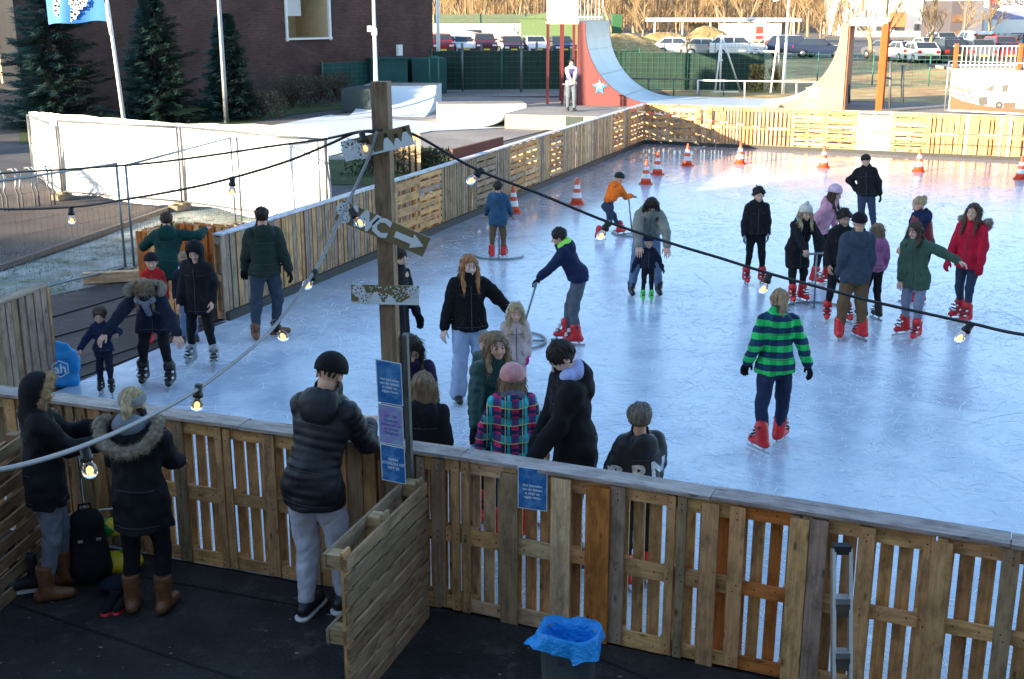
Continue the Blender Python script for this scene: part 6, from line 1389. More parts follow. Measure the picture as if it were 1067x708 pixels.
for (x,y),lb in zip(((535,222),(601,213),(673,192),(685,182),(716,173),(771,171),(858,175),(957,179),(1063,187)),lab):
    r=cone(x,y,random.uniform(0,1),lb)
    if first is None:
        c=cone_mb().build('cone_body',CM,r); b=MB(); b.prism([(.17*math.cos(a)*(1 if k%2 else 1.0),.17*math.sin(a)) for k,a in enumerate(np.linspace(0,2*PI,9)[:-1])],(0,0,.004),(1,0,0),(0,1,0),.028,c=(.72,.08,.03)); bb=b.build('base',CM,r); first=(c,bb)
    else:
        for o in first: q=o.copy(); col.objects.link(q); q.parent=r
for c in [o for o in scn.objects if o.name.startswith('traffic_cone')]: c.scale=(1.05,)*3
# ------------------------------------------------------------------ skating aids
# ------------------------------------------------------------------ wooden post with its signs and notices
PW=ground_mat('post_wood',(.14,.10,.065),(.21,.155,.10),3.,rough=.85,s3=60,bump=.4)
r=empty('wooden_post',(-.80,7.86,0)); tag(r,'thick brown wooden post carrying the three cut-out signs','post'); b=MB(); M=Matrix.Rotation(math.radians(9),3,'Z')
b.beam((0,0,-.02),(-.035,0,3.80),.108,.108,c=(.235,.155,.095),up=(.15,1,0)); b.build('shaft',WOOD,r); b=MB(); b.beam((.09,.05,.9),(.075,.05,2.12),.035,.07,c=(.13,.13,.12),up=(.15,1,0)); b.build('batten',WOOD,r)
YS=7.73
def sign_plane(tl,tr,bl,Y=YS):
    o=atd(*bl,Y); a=atd(*tl,Y); c=atd(*tr,Y); ux=(c-a); W_=ux.length; ux.normalize(); uy=(a-o); Hh=uy.length; uy=Vector((0,-1,0)).cross(ux)*-1; uy=Vector((-ux.z,0,ux.x)); return o,ux,uy,W_,Hh
SB=mat('sign_brown',(.22,.16,.07),.6,var=.12,vs=5.); SW=mat('sign_white',(.74,.78,.80),.6,var=.03)
def rock(b,x,w_,h_,o,ux,uy,z=.014,dark=True):
    """white snow-capped lantern outline rising from the lower edge"""
    pts=[(x-w_/2,0),(x+w_/2,0),(x+w_*.42,h_*.25),(x+w_*.36,h_*.5),(x+w_*.2,h_*.78),(x+w_*.12,h_),(x-w_*.12,h_),(x-w_*.26,h_*.75),(x-w_*.34,h_*.5),(x-w_*.4,h_*.25)]
    b.prism(pts,o,ux,uy,z)
# upper board
o,ux,uy,W_,Hh=sign_plane((355.6,148.2),(427,130),(360.6,168.6)); s1=MB(); s1.box(o+ux*W_/2+uy*Hh/2+Vector((0,.008,0)),(W_,.014,Hh),Matrix((ux,(0,1,0),uy)).transposed())
up=s1.build('signboard',SB); tag(up,'upper brown signboard with white snowflakes and snowy lantern shapes, tilted up to the right','sign'); b=MB(); org=o+Vector((0,.0,0))
b.prism([(0,0),(W_,0),(W_,.012),(0,.012)],org,ux,uy,.006)
for x,w_,h_ in ((.29,.085,.6),(.37,.09,.56),(.64,.135,.66),(.78,.11,.52),(.915,.15,.72)): rock(b,W_*x,w_*.62,Hh*h_,org,ux,uy,.006)
flake(b,org+ux*.05+uy*Hh*.62,ux,uy,.058,th=.007,wd=.19); flake(b,org+ux*.115+uy*Hh*.32,ux,uy,.052,th=.008,wd=.19,seed=.3); b.prism([(0,0),(.1,0),(.07,.05),(0,.1)],org,ux,uy,.0065)
b.build('white_pattern',SW,up); b=MB()
for x,h_ in ((.29,.6),(.37,.56),(.64,.66),(.78,.52),(.915,.72)): b.prism([(W_*x-.014,Hh*h_),(W_*x+.014,Hh*h_),(W_*x+.01,Hh*h_+.028),(W_*x-.01,Hh*h_+.028)],org,ux,uy,.006)
b.build('lantern_cap',mat('cap_dark',(.02,.018,.015),.6,var=0),up)
# WC arrow board
o,ux,uy,W_,Hh=sign_plane((356.5,208.8),(448.7,248.4),(353,230),7.755); ux=(atd(448.7,248.4,7.755)-atd(356.5,208.8,7.755)); W_=ux.length; ux.normalize(); uy=Vector((-ux.z,0,ux.x)); o=atd(356.5,208.8,7.755)-uy*.135; Hh=.135
s1=MB(); s1.box(o+ux*W_/2+uy*Hh/2+Vector((0,.008,0)),(W_,.014,Hh),Matrix((ux,(0,1,0),uy)).transposed()); wc=s1.build('signboard',SB); tag(wc,'middle brown WC signboard with white arrow pointing down to the right','sign')
b=MB(); cx_=W_*.285; b.text('W',o+ux*cx_+uy*Hh*.5,ux,uy,.165,lift=.004,bold=.008); b.text('C',o+ux*(W_*.475)+uy*Hh*.5,ux,uy,.165,lift=.004,bold=.008)
b.prism([(W_*.64,Hh*.35),(W_*.83,Hh*.35),(W_*.83,Hh*.14),(W_*.965,Hh*.5),(W_*.83,Hh*.86),(W_*.83,Hh*.65),(W_*.64,Hh*.65)],o,ux,uy,.006)
flake(b,o+ux*.03+uy*Hh*.62,ux,uy,.046,th=.007,wd=.2); flake(b,o+ux*.06+uy*Hh*.25,ux,uy,.034,th=.008,wd=.2,seed=.4); b.build('white_pattern',SW,wc)
# lower board
o=atd(366,316.5,7.78); ux=(atd(436.5,318,7.78)-o); W_=ux.length; ux.normalize(); uy=Vector((-ux.z,0,ux.x)); Hh=.128
s1=MB(); s1.box(o+ux*W_/2+uy*Hh/2+Vector((0,.008,0)),(W_,.014,Hh),Matrix((ux,(0,1,0),uy)).transposed()); lw=s1.build('signboard',SB); tag(lw,'lower level brown signboard with white snow dots and snowflakes at its left end','sign')
b=MB(); b.prism([(0,0),(W_,0),(W_,.014),(0,.014)],o,ux,uy,.006); rock(b,W_*.36,.1,Hh*.62,o,ux,uy,.006); rock(b,W_*.58,.09,Hh*.45,o,ux,uy,.006); b.prism([(W_*.7,0),(W_,0),(W_,Hh*.8),(W_*.9,Hh*.45),(W_*.8,Hh*.25)],o,ux,uy,.006)
flake(b,o+ux*.05+uy*Hh*.7,ux,uy,.042,th=.007,wd=.2); flake(b,o+ux*.09+uy*Hh*.32,ux,uy,.04,th=.008,wd=.2,seed=.4); flake(b,o+ux*(W_*.92)+uy*Hh*.7,ux,uy,.04,th=.007,wd=.2)
for i in range(110):
    x,y=random.uniform(W_*.27,W_*.95),random.uniform(Hh*.12,Hh*.95); q=.0045; b.prism([(x+q*math.cos(a),y+q*math.sin(a)) for a in np.linspace(0,2*PI,6)[:-1]],o,ux,uy,.0052)
b.build('white_pattern',SW,lw)
# notices
def poster_mat(name,c,c2):
    m=bpy.data.materials.new(name); m.use_nodes=True; nt=m.node_tree; bb=nt.nodes['Principled BSDF']; L=nt.links.new; bb.inputs['Roughness'].default_value=.35
    tc=N(nt,'ShaderNodeTexCoord'); n=N(nt,'ShaderNodeTexNoise',Scale=14.,Detail=6.); L(tc.outputs['Object'],n.inputs['Vector']); r_=N(nt,'ShaderNodeValToRGB'); r_.color_ramp.elements[0].position=.45; r_.color_ramp.elements[0].color=(*c,1); r_.color_ramp.elements[1].position=.75; r_.color_ramp.elements[1].color=(*c2,1); L(n.outputs['Fac'],r_.inputs[0]); L(r_.outputs[0],bb.inputs['Base Color']); return m
PB=poster_mat('poster_blue',(.02,.15,.42),(.16,.36,.62)); PP=poster_mat('poster_violet',(.36,.26,.62),(.25,.55,.62)); TXT=mat('poster_text',(.85,.87,.9),.5,var=0); TXD=mat('poster_text_dark',(.10,.05,.30),.5,var=0)
def poster(tl,tr,bl,Y,lines,m,tm,label,yr=0,sz=.024,space=1.15,off=0):
    a=atd(*tl,Y);c=atd(tr[0],tr[1],Y+yr);o=atd(*bl,Y); ux=(c-a);w_=ux.length;ux.normalize(); h_=(a-o).length; uy=(a-o).normalized(); b=MB(); 
    nn=ux.cross(uy); b.prism([(0,0),(w_,0),(w_,h_),(0,h_)],o,ux,uy,.003); p_=b.build('notice',mat('poster_border',(.8,.82,.84),.4,var=0)); tag(p_,label,'notice')
    b=MB(); b.prism([(.006,.006),(w_-.006,.006),(w_-.006,h_-.006),(.006,h_-.006)],o+nn*.003,ux,uy,.0012); b.build('printed_sheet',m,p_)
    b=MB(); 
    for i,t in enumerate(lines):
        s_=sz*(t[1] if isinstance(t,tuple) else 1); t=t[0] if isinstance(t,tuple) else t; b.text(t,o+ux*w_/2+uy*(h_*.5+(len(lines)/2-i-.5)*sz*space+off)+nn*.0045,ux,uy,s_,lift=0,bold=.0006)
    b.build('lettering',tm,p_)
poster((391,374),(418,379),(393.5,419),7.72,['Het betreden','van de ijsbaan','is altijd op','eigen risico'],PB,TXT,'uppermost blue printed notice on the wooden post',.03,off=-.02)
poster((393.5,420),(419.5,425),(395.5,461),7.71,['LET OP:','Kinderen','schaatsen op','de ijsbaan','Veiligheid'],PP,TXD,'violet and turquoise notice in the middle of the post',.03,sz=.026)
poster((396,462),(421.5,467),(398,500),7.70,['GEEN','STOELEN OP','HET IJS'],PB,TXT,'lowest blue notice on the post: GEEN STOELEN OP HET IJS',.03,sz=.027)
poster((539.5,486),(570.5,490),(539.5,529),7.74,['Het betreden','van de ijsbaan','is altijd op','eigen risico'],PB,TXT,'blue printed notice fixed on the near fence above the waste bin',-.05,off=-.02,sz=.025)
# ------------------------------------------------------------------ light strings
CAB=mat('cable_black',(.012,.012,.013),.5,var=0); CABG=mat('cable_grey',(.22,.23,.25),.45,var=0); GLB=mat('bulb_glass',(1,.93,.85),.03,var=0,trans=1.,spec=.5); FIL=mat('filament',(1,.6,.25),.5,var=0,emit=(1,.52,.18),es=.6)
def sag(pts,n=8):
    out=[]; P_=[Vector(p) for p in pts]; P_=[P_[0]*2-P_[1]]+P_+[P_[-1]*2-P_[-2]]
    for i in range(1,len(P_)-2):
        for j in range(n):
            t=j/n; p0,p1,p2,p3=P_[i-1:i+3]; out.append(.5*((2*p1)+(p2-p0)*t+(2*p0-5*p1+4*p2-p3)*t*t+(3*p1-p0-3*p2+p3)*t*t*t))
    out.append(P_[-2]); return out
def light_string(label,pts,bulbs,r_=.009,m=CAB,br=.028):
    P_=[p if isinstance(p,Vector) else atd(*p) for p in pts]; root=empty('light_string',P_[0]); tag(root,label,'light string','festoon light strings'); b=MB(); b.tube([p-P_[0] for p in sag(P_)],r_,8); b.build('cable',m,root)
    for bu in bulbs:
        x,y,Y,xs,ys=bu; c=atd(x,y,Y)-P_[0]; s=atd(xs,ys,Y)-P_[0]; d=(c-s).normalized(); M=d.to_track_quat('Z','Y').to_matrix(); k=br
        b=MB(); b.lathe([(.012,-.012),(.020,-.01),(.021,.03),(.026,.034),(.026,.052),(.021,.056)],s,12,M=M); so_=b.build('socket',CAB,root)
        b=MB(); b.lathe([(.012,-.0),(.018,.012),(k*.85,.028),(k,.045),(k*.92,.062),(k*.6,.076),(.004,.08)],s+d*.05,16,M=M); b.build('bulb',GLB,so_)
        b=MB(); b.lathe([(.002,0),(.008,.008),(.010,.02),(.006,.032),(.001,.036)],s+d*.078,8,M=M); b.build('filament',FIL,so_)
light_string('black light string running from the post down to the right over the ice',[(400,139,7.75),(430,140,7.75),(495,176,7.7),(564,203,7.6),(632,231,7.5),(700,254,7.35),(750,269,7.25),(801,285,7.1),(870,304,6.9),(912,315,6.8),(1011,337,6.5),(1067,349,6.3),(1200,366,5.9),Vector((4.72,5.72,2.85))],
    [(496,183,7.7,502,177,),(628,243,7.5,634,232),(799,293,7.1,802,286),(1007,344,6.5,1012,338)])
light_string('lower black light string going left from the post with the hanging bulb',[(400,139,7.75),(373,138,7.8),(344,150,7.9),(300,168,8.1),(244,185,8.4),(193,197,8.6),(125,209,9.),(74,216,9.3),(0,218,9.6),(-80,212,10.),Vector((-5.9,10.6,2.72)),Vector((-9.,12.,3.1))],
    [(74.5,226,9.3,74,217),(242,193,8.4,242,186)],m=CAB)
light_string('upper black light string going left from the post with empty sockets',[(400,136,7.75),(374,137.5,7.8),(340,144.7,7.9),(283,152.6,8.2),(230,160.6,8.5),(170,168.7,8.8),(128,172.7,9.),(56,177.5,9.4),(0,181,9.8),(-80,190,10.),Vector((-5.9,10.6,2.9)),Vector((-9.,12.,3.25))],
    [(379,147,7.72,377,139)],m=CAB,r_=.008)
light_string('grey light string sagging from the post towards the lower left corner',[(393,137,7.72),(384,165,7.7),(368,200,7.6),(357,222,7.45),(340,260,7.2),(327,284,7.),(292,333,6.6),(262,363,6.2),(207,405,5.6),(150,437,5.),(92,463,4.5),(30,483,4.1),(-40,497,3.8),(-130,512,3.45),(-260,530,3.0),Vector((-2.45,2.0,2.98)),Vector((-3.0,.6,3.08)),Vector((-3.4,-1.,3.3))],
    [(371,226,7.5,366,219),(324,291,7.0,329,283),(291,345,6.6,285,336),(206,414,5.6,207,403),(92,484,4.5,88,467)],m=CABG,r_=.010,br=.031)
for x,y,h_,lb in ((4.72,5.72,3.0,'plain wooden post right of the frame holding the end of the light string'),(-9.,12.,3.4,'plain wooden post left of the frame holding the ends of two light strings')):
    b=MB(); b.beam((x,y,-.02),(x,y,h_),.11,.11,c=(.235,.155,.095)); tag(b.build('wooden_post',WOOD),lb,'post')
# ------------------------------------------------------------------ waste bin with blue bag
g=Vector((.33,6.30,0)); r=empty('waste_bin',g,math.radians(-16)); tag(r,'grey translucent waste bin lined with a bright blue bag','bin')
b=MB(); n0=0; R0,R1=(.125,.105),(.16,.125)
def rring(b,a,c,z,n=28,p=4.,wob=0,seed=0):
    s=len(b.v)
    for i in range(n):
        t=2*PI*i/n; ct,st=math.cos(t),math.sin(t); k=(abs(ct)**p+abs(st)**p)**(-1/p); w_=1+wob*math.sin(3*t+seed)+wob*.6*math.sin(7*t+seed*2); zz=z[i%len(z)] if isinstance(z,list) else z
        b.v.append((a*ct*k*w_,c*st*k*w_,zz))
    return s
def skin_(b,s0,s1,n,**k):
    for i in range(n): b.face((s0+i,s0+(i+1)%n,s1+(i+1)%n,s1+i),sm=True,**k)
a=rring(b,*R0,.0); c=rring(b,*R1,.75); skin_(b,a,c,28); d=rring(b,R1[0]+.012,R1[1]+.012,.75); skin_(b,c,d,28); e=rring(b,R1[0]+.012,R1[1]+.012,.72); skin_(b,d,e,28); b.build('bin_body',mat('bin_plastic',(.16,.20,.23),.4,var=.15,vs=4.,stretch=(1,1,.3)),r)
b=MB(); rs=random.Random(2); n=56
def wr(a_,c_,z,amp,zamp,seed): 
    s=len(b.v)
    for i in range(n):
        t=2*PI*i/n; ct,st=math.cos(t),math.sin(t); k=(abs(ct)**4+abs(st)**4)**(-.25); w_=1+amp*(math.sin(5*t+seed)+.6*math.sin(11*t+seed*1.7)+.5*math.sin(19*t+seed)); b.v.append((a_*ct*k*w_,c_*st*k*w_,z+zamp*(math.sin(4*t+seed)+.5*math.sin(9*t+seed*2.3)))); 
    return s
rings=[wr(.10,.08,.38,.04,0,1),wr(.13,.10,.58,.035,.0,2),wr(.158,.120,.74,.02,.004,3),wr(.170,.132,.80,.012,.008,3.3),wr(.180,.140,.785,.015,.01,3.6),wr(.186,.147,.75,.03,.014,4),wr(.19,.152,.705,.045,.016,4.3)]
for q in range(len(rings)-1): skin_(b,rings[q],rings[q+1],n)
# corners pulled outwards
for i in range(rings[-1],rings[-1]+n):
    x,y,z=b.v[i]
    if x<-.10 and y<0: b.v[i]=(x-.05,y-.02,z+.01)
    if x>.05 and y<.02: b.v[i]=(x+.0,y-.025,z-.03)
b.face([rings[0]+i for i in range(n)]); lin=b.build('bin_bag',mat('blue_bag',(.01,.30,.78),.38,var=.10,vs=9.,bump=1.,bs=34,spec=.5),r)
b=MB(); b.box((.0,-.165,.665),(.032,.02,.03)); b.build('clip',DPL,r)
# ------------------------------------------------------------------ aluminium step ladder leaning on the fence
la=empty('step_ladder',(2.0,6.68,0)); tag(la,'narrow aluminium ladder frame with worn brown treads leaning against the near fence','ladder')
pT=atd(877,572,6.72); pB=Vector((pT.x-.03,6.30,.0)); ax_=(pT-pB); Ll=ax_.length; ax_.normalize(); sx_=Vector((1,.0,0)); wd=.10
for s in (-1,1):
    b=MB(); b.beam(pB+sx_*s*wd/2-la.location,pT+sx_*s*wd/2-la.location,.022,.05,up=(0,1,0)); b.build('rail',ALU,la)
b=MB(); b.beam(pT-ax_*.0-sx_*.05-la.location,pT-sx_*-.05-la.location,.055,.06,up=(0,1,0)); b.build('top_cap',DPL,la)
for i,t in enumerate((.30,.62,.92,1.18)):
    p_=pB+ax_*(Ll-t*1.0)-la.location if 0 else pT-ax_*(t)-la.location
    if (pT-ax_*t).z<.05: continue
    b=MB(); b.box(p_,(.088,.07,.035)); tr=b.build('tread',ALU,la); b=MB(); b.box(p_+Vector((0,-.02,-.055)),(.085,.05,.08)); b.build('tread_block',mat('dirty_tread',(.10,.075,.055),.9,var=.3,vs=10),tr)
# ------------------------------------------------------------------ bags and shoes
g=at(66,402); r=empty('carrier_bag',(g.x,g.y,0),math.radians(18)); tag(r,'blue plastic carrier bag with white hexagon emblem beside the board panel','bag')
F=Fd(); F.cone((-.10,0,.06),(.10,0,.06),.085,.085,k=.05).cone((-.13,0,.22),(.13,0,.22),.07,.07,k=.08).cone((-.14,0,.36),(.13,0,.36),.05,.05,k=.08).ell((.12,0,.3),(.09,.08,.12),k=.05)
for x,z in ((-.1,.44),(-.02,.48),(.05,.45)): F.ell((x,0,z),(.05,.03,.06),k=.04)
F.cut((0,0,1),(0,0,0)); F.fn(noise_fn(.012,26,3)); v,q=F.mesh(.011); np_obj('bag_body',[(v,q,0)],[mat('bag_blue',(.01,.30,.70),.4,var=.12,vs=8.,bump=.4,bs=30)],r)
b=MB()
hexo=[(.105*math.cos(a),.105*math.sin(a)) for a in [PI/6+i*PI/3 for i in range(6)]]; hexi=[(x*.88,y*.88) for x,y in hexo]; o_=Vector((-.01,-.118,.235))
for i in range(6):
    j=(i+1)%6; b.prism([hexo[i],hexo[j],hexi[j],hexi[i]][::-1],o_,(1,0,0),(0,0,1),-.004)
b.text('ah',o_,(1,0,0),(0,0,1),.15,lift=.003,bold=.004); b.build('emblem',mat('bag_print',(.75,.85,.9),.5,var=0),r)
g=at(96,606); r=empty('backpack',(g.x,g.y,0),.4); tag(r,'black backpack standing on the deck between the two women in black','bag')
F=Fd(); F.cone((0,0,.12),(0,0,.42),.16,.13,flat=.75,fax=(0,1,0)).ell((0,-.1,.2),(.13,.07,.14),k=.03).ell((0,0,.5),(.12,.1,.1),k=.05).cut((0,0,1),(0,0,0)).fn(noise_fn(.006,30,1)); v,q=F.mesh(.012); np_obj('bag_body',[(v,q,0)],[BLK],r)
b=MB(); 
for x in (-.06,.07): b.box((x,-.18,.42),(.035,.012,.018))
b.build('buckle',ALU,r); b=MB(); b.tube([(-.05,.0,.56),(-.04,0,.64),(.04,0,.64),(.05,0,.56)],.01,6); b.build('handle',BLK,r)
g=at(119,596); r=empty('shopping_bag',(g.x,g.y,0),.25); tag(r,'yellow, red and green shopping bag on the deck behind the backpack','bag')
F=Fd(); F.cone((-.14,0,.08),(.14,0,.08),.09,.09,k=.04).cone((-.19,0,.38),(.19,0,.38),.07,.07,k=.1).cut((0,0,1),(0,0,0)).cut((0,0,-1),(0,0,.45)).fn(noise_fn(.01,24,6)); v,q=F.mesh(.011)
def panel_mat():
    m=bpy.data.materials.new('bag_panels'); m.use_nodes=True; nt=m.node_tree; bb=nt.nodes['Principled BSDF']; L=nt.links.new; bb.inputs['Roughness'].default_value=.4
    tc=N(nt,'ShaderNodeTexCoord'); vo=N(nt,'ShaderNodeTexVoronoi',Scale=4.6); L(tc.outputs['Object'],vo.inputs['Vector']); s=N(nt,'ShaderNodeSeparateColor'); L(vo.outputs['Color'],s.inputs[0]); r_=N(nt,'ShaderNodeValToRGB'); r_.color_ramp.interpolation='CONSTANT'
    e=r_.color_ramp.elements; e[0].color=(.8,.6,.02,1); e[1].position=.45; e[1].color=(.03,.35,.06,1); x=e.new(.7); x.color=(.6,.02,.03,1); x=e.new(.88); x.color=(.7,.65,.6,1); L(s.outputs[0],r_.inputs[0]); L(r_.outputs[0],bb.inputs['Base Color']); return m
np_obj('bag_body',[(v,q,0)],[panel_mat()],r); b=MB(); b.tube([(-.08,-.04,.43),(-.06,-.05,.55),(.05,-.05,.55),(.08,-.04,.43)],.008,6); b.build('handle',WHT,r)
def shoe_obj(x,y,rz,m,label,sole=None,hgt=.09,name='shoe',group=None,blade=False,tilt=0):
    g=at(x,y); r=empty(name,(g.x,g.y,.02 if blade else 0),math.radians(rz)); tag(r,label,'shoe' if name=='shoe' else 'ice skate',group); F=Fd(); zz=.04 if blade else 0
    F.cone((0,.07,.045+zz),(0,-.10,.035+zz),.04,.033,k=.03).cone((0,.075,.05+zz),(0,.07,hgt+zz),.042,.04,k=.03).cone((0,.03,.07+zz),(0,-.06,.045+zz),.038,.03,k=.02).cut((0,0,1),(0,0,.012+zz)).ell((0,.075,hgt+zz+.045),(.03,.035,.05),sub=True); v,q=F.mesh(.007); np_obj('upper',[(v,q,0)],[m],r)
    if sole: F=Fd(); F.cone((0,.08,.0+zz),(0,-.11,.0+zz),.043,.037).cut((0,0,1),(0,0,0+zz)).cut((0,0,-1),(0,0,.022+zz)); v,q=F.mesh(.007); np_obj('sole',[(v,q,0)],[sole],r)
    if blade: b=MB(); b.box((0,-.01,.02),(.005,.3,.03)); b.build('blade',mat('white_blade',(.7,.7,.72),.3,var=0),r)
shoe_obj(117,634,-10,BLK,'dark sneaker with red toe, left one beside the brown boots',RED); shoe_obj(131,633,-20,BLK,'dark sneaker with red and white toe, nearest the brown boots',RED)
shoe_obj(26,622,-70,BLKP,'black ice skate lying by the slatted wall, white blade towards the camera',None,.26,'ice_skate',None,True); shoe_obj(15,606,200,BLKP,'black ice skate standing against the slatted wall',None,.28,'ice_skate',None,True)
F=Fd(); F.ell((0,0,.06),(.12,.09,.06)).ell((.05,.03,.1),(.07,.06,.05),k=.04).fn(noise_fn(.012,40,8)); v,q=F.mesh(.01); g=at(122,618); o=np_obj('gloves',[(v,q,0)],[DNAVY],None,(g.x,g.y,.0)); tag(o,'crumpled dark navy hat and gloves lying above the red-toed sneakers','clothing')
b=MB(); g=at(420,213,0); b.box((g.x+.5,27.3,.05),(.35,.25,.1)); tag(b.build('snow_block',mat('snow',(.8,.82,.85),.8)),'small lump of snow by the left boards near the far corner','snow')
for x,y in ((429,171),):
    pass
# ------------------------------------------------------------------ the people
def head_at(x,y,h): p=at(x,y,h); return Vector((p.x,p.y,0))
C=lambda n,c,**k: cm(n,c,**k)
GREYP=C('light_grey_trousers',(.56,.57,.66),vs=8.); GRNJ=C('dark_green_puffer',(.006,.05,.045),rough=.5,spec=.4); DGRN=C('dark_green_jacket',(.022,.036,.028)); TEALG=C('dark_teal_jacket',(.008,.045,.04)); PINKB=C('pink_knit',(.62,.30,.30),bump=.5,bs=90.); PINKC=C('pale_pink_fleece',(.55,.42,.40),bump=.6,bs=90.); PINKJ=C('pink_jacket',(.60,.30,.38)); MAUVE=C('mauve_jacket',(.33,.12,.24)); REDC=C('red_coat',(.48,.012,.035)); REDK=C('red_snowsuit',(.50,.02,.02)); SLATE=C('slate_jacket',(.045,.06,.085)); BLUEC=C('petrol_blue_coat',(.03,.085,.15)); BRNP=C('brown_trousers',(.15,.09,.045)); ORNJ=C('orange_jacket',(.85,.16,.015)); BEIGE=C('beige_jacket',(.23,.23,.19)); GRYT=C('grey_trousers',(.10,.115,.14)); GRYL=C('grey_blue_trousers',(.22,.24,.32)); GPARK=C('green_parka',(.055,.10,.065)); MAR=C('maroon_waistcoat',(.22,.02,.03),rough=.5); LIME=C('lime_collar',(.35,.85,.12)); LILAC=C('lilac_collar',(.45,.5,.85)); CREAMK=C('cream_knit',(.6,.55,.47),bump=.6,bs=90.); PNKH=C('pale_pink_knit',(.62,.45,.55),bump=.5,bs=90.); WJ=C('white_jacket',(.55,.53,.57)); VIOL=C('violet_waistcoat',(.07,.06,.22)); PALEG=C('faded_blue_jeans',(.12,.15,.18)); GREYH=C('grey_knit',(.28,.29,.31),bump=.5,bs=90.); MAGG=C('magenta_glove',(.7,.03,.28)); GRYG=C('grey_glove',(.2,.21,.23)); GRNH=C('dark_green_knit',(.015,.035,.025)); WBL=C('pale_blue_hood',(.5,.6,.8))
V3=lambda x,y: Vector((x,y,0))
def skate_aid(d,off,label,sidew=0.,ring=1.):
    """T-handled aid held in both hands of the skater d; its foot stands off metres ahead"""
    hm=[a[2]+nv(a[2]-a[1])*.045*d['b'] for a in d['A']]; top=loc2w(d,(hm[0]+hm[1])/2-np.array([0,0,.022])); R_=rotz(d['yaw']); fw=Vector(R_@np.array([0,-1.,0])); sx_=Vector(R_@np.array([1.,0,0])); foot=Vector((top.x,top.y,0))+fw*off+sx_*sidew
    ang=math.radians(math.degrees(d['yaw'])); r=empty('skating_aid',foot,ang); tag(r,label,'skating aid','steel skating aids'); M=Matrix.Rotation(-ang,3,'Z'); T_=M@(top-foot)
    a0=M@(loc2w(d,hm[0])-foot); a1=M@(loc2w(d,hm[1])-foot); hx_=(a0-a1); hx_.z=0; hx_=hx_.normalized()*max(.2,hx_.length/2+.05)
    b=MB(); b.tube([(0,0,.02),T_],.014,8); b.build('pole',GALV,r)
    b=MB(); b.tube([T_-hx_,T_+hx_],.017,8); b.build('handle',GALV,r)
    b=MB(); b.tube([(.42*math.cos(a),.34*math.sin(a)*ring,.018) for a in np.linspace(-.1,PI+.1,18)],.016,8); b.tube([(0,0,.02),(0,.33*ring,.02)],.014,8); b.build('base_ring',GALV,r)
# deck
_,d1=person('woman in long black coat with raised tan fur hood looking at her phone',60,618,1.72,112,tc=BLK,bc=GREYJ,hood='up',fur=FUR,hair=None,hem=.42,hands=[(.05,-.25,.715),(-.045,-.245,.665)],hcurl=(.75,.6),shoe='boot',shc=BOOTBR,fit=.026,hp=22,legw=.95,group='women waiting on the deck')
_,d2_=person('woman in black coat with grey fur collar and blond ponytail, seen from behind',157,638,1.72,176,tc=BLK,bc=BLK,hair='pony',hc='blond',hat='headband',hatc=GREYH,fur=FURG,hoodc=GREYJ,hem=.38,hands=[(.10,-.2,.60),(-.10,-.2,.60)],shoe='boot',shc=BOOTBR,fit=.026,legw=.9,group='women waiting on the deck')
person('tall man in black quilted jacket, black beanie and light grey trousers leaning on the fence',337,640,1.96,160,tc=BLKP,bc=GREYP,puff=(.062,.010),hair='short',hc='dark',hat='beanie',hatc=BLK,lean=17,side=-5,hem=.44,elb=[(.5,.5,-.8),(-.5,.5,-.8)],hands=[(.03,-.25,.66),(-.09,-.25,.66)],shoe='sneaker',shc=SHOEB,fit=.022,legw=1.12,feet=[(.05,.03),(-.06,-.05)],hp=18,fy=(0,-10))
# phone
pc=loc2w(d1,d1['A'][0][2]*.5+d1['A'][1][2]*.5+np.array([0,-.075,.035])); o=MB(); o.box((0,0,0),(.075,.15,.009)); o=o.build('phone',mat('phone_black',(.02,.02,.025),.3,var=0)); o.location=pc; o.rotation_euler=(math.radians(-40),0,d1['yaw']); tag(o,'smartphone held by the woman with the tan fur hood','phone'); b=MB(); b.box((0,0,.0055),(.066,.135,.002)); b.build('screen',mat('phone_screen',(.12,.14,.18),.1,var=0,emit=(.35,.42,.55),es=.25),o)
# behind the near fence
person('girl with long wavy light brown hair seen from behind at the near fence',head_at(441,389,1.56),0,1.56,178,tc=BLK,bc=JEAND,hair='long',hc='light',hs=1.08,shoe='skate')
person('woman with dark hair bending behind the wooden post in a dark purple jacket',head_at(425,358,1.50),0,1.66,15,tc=C('dark_purple_jacket',(.035,.02,.07)),bc=BLK,hair='medium',hc='dark',lean=22,hp=30,hands=[(.1,-.2,.5),(-.15,-.18,.45)])
person('person in long black coat with olive hood standing hidden behind the post',head_at(411,257,1.66),0,1.66,60,tc=BLK,bc=BLK,hair='short',hc='dark',hem=.30,hoodc=BEIGE,lean=6,hands=[None,(-.2,-.1,.40)],glove=BLK,shoe='ankle')
person('red-haired woman in black fur coat and wide light blue jeans',490,418,1.66,12,tc=C('black_fur_coat',(.010,.010,.011),bump=.9,bs=70.,rough=.95),bc=JEANL,hair='long',hc='ginger',hem=.49,fit=.032,hands=[(.27,-.10,.60),(-.17,.0,.50)],shoe='shoe',legw=1.22,flare=.9,hy=8,feet=[(.085,0),(-.085,.0)],skin=mat('skin_pale',(.72,.47,.38),.55,var=.05))
person('small girl in pale pink fleece coat with cream earmuffs',head_at(537,313,1.24),0,1.22,8,tc=PINKC,bc=PINKC,hair='long',hc='blond',hat='earmuffs',hs=1.25,hem=.42,glove=MAGG,fit=.022)
_,dd_=person('woman in dark green quilted jacket with brown hair tied back',head_at(517,346,1.66),0,1.66,8,tc=GRNJ,bc=BLK,puff=(.07,.009),hair='medium',hc='light',hem=.40,fit=.022,hy=10,hp=2,hands=[(.12,-.2,.47),(-.14,-.2,.47)],glove=BLK)
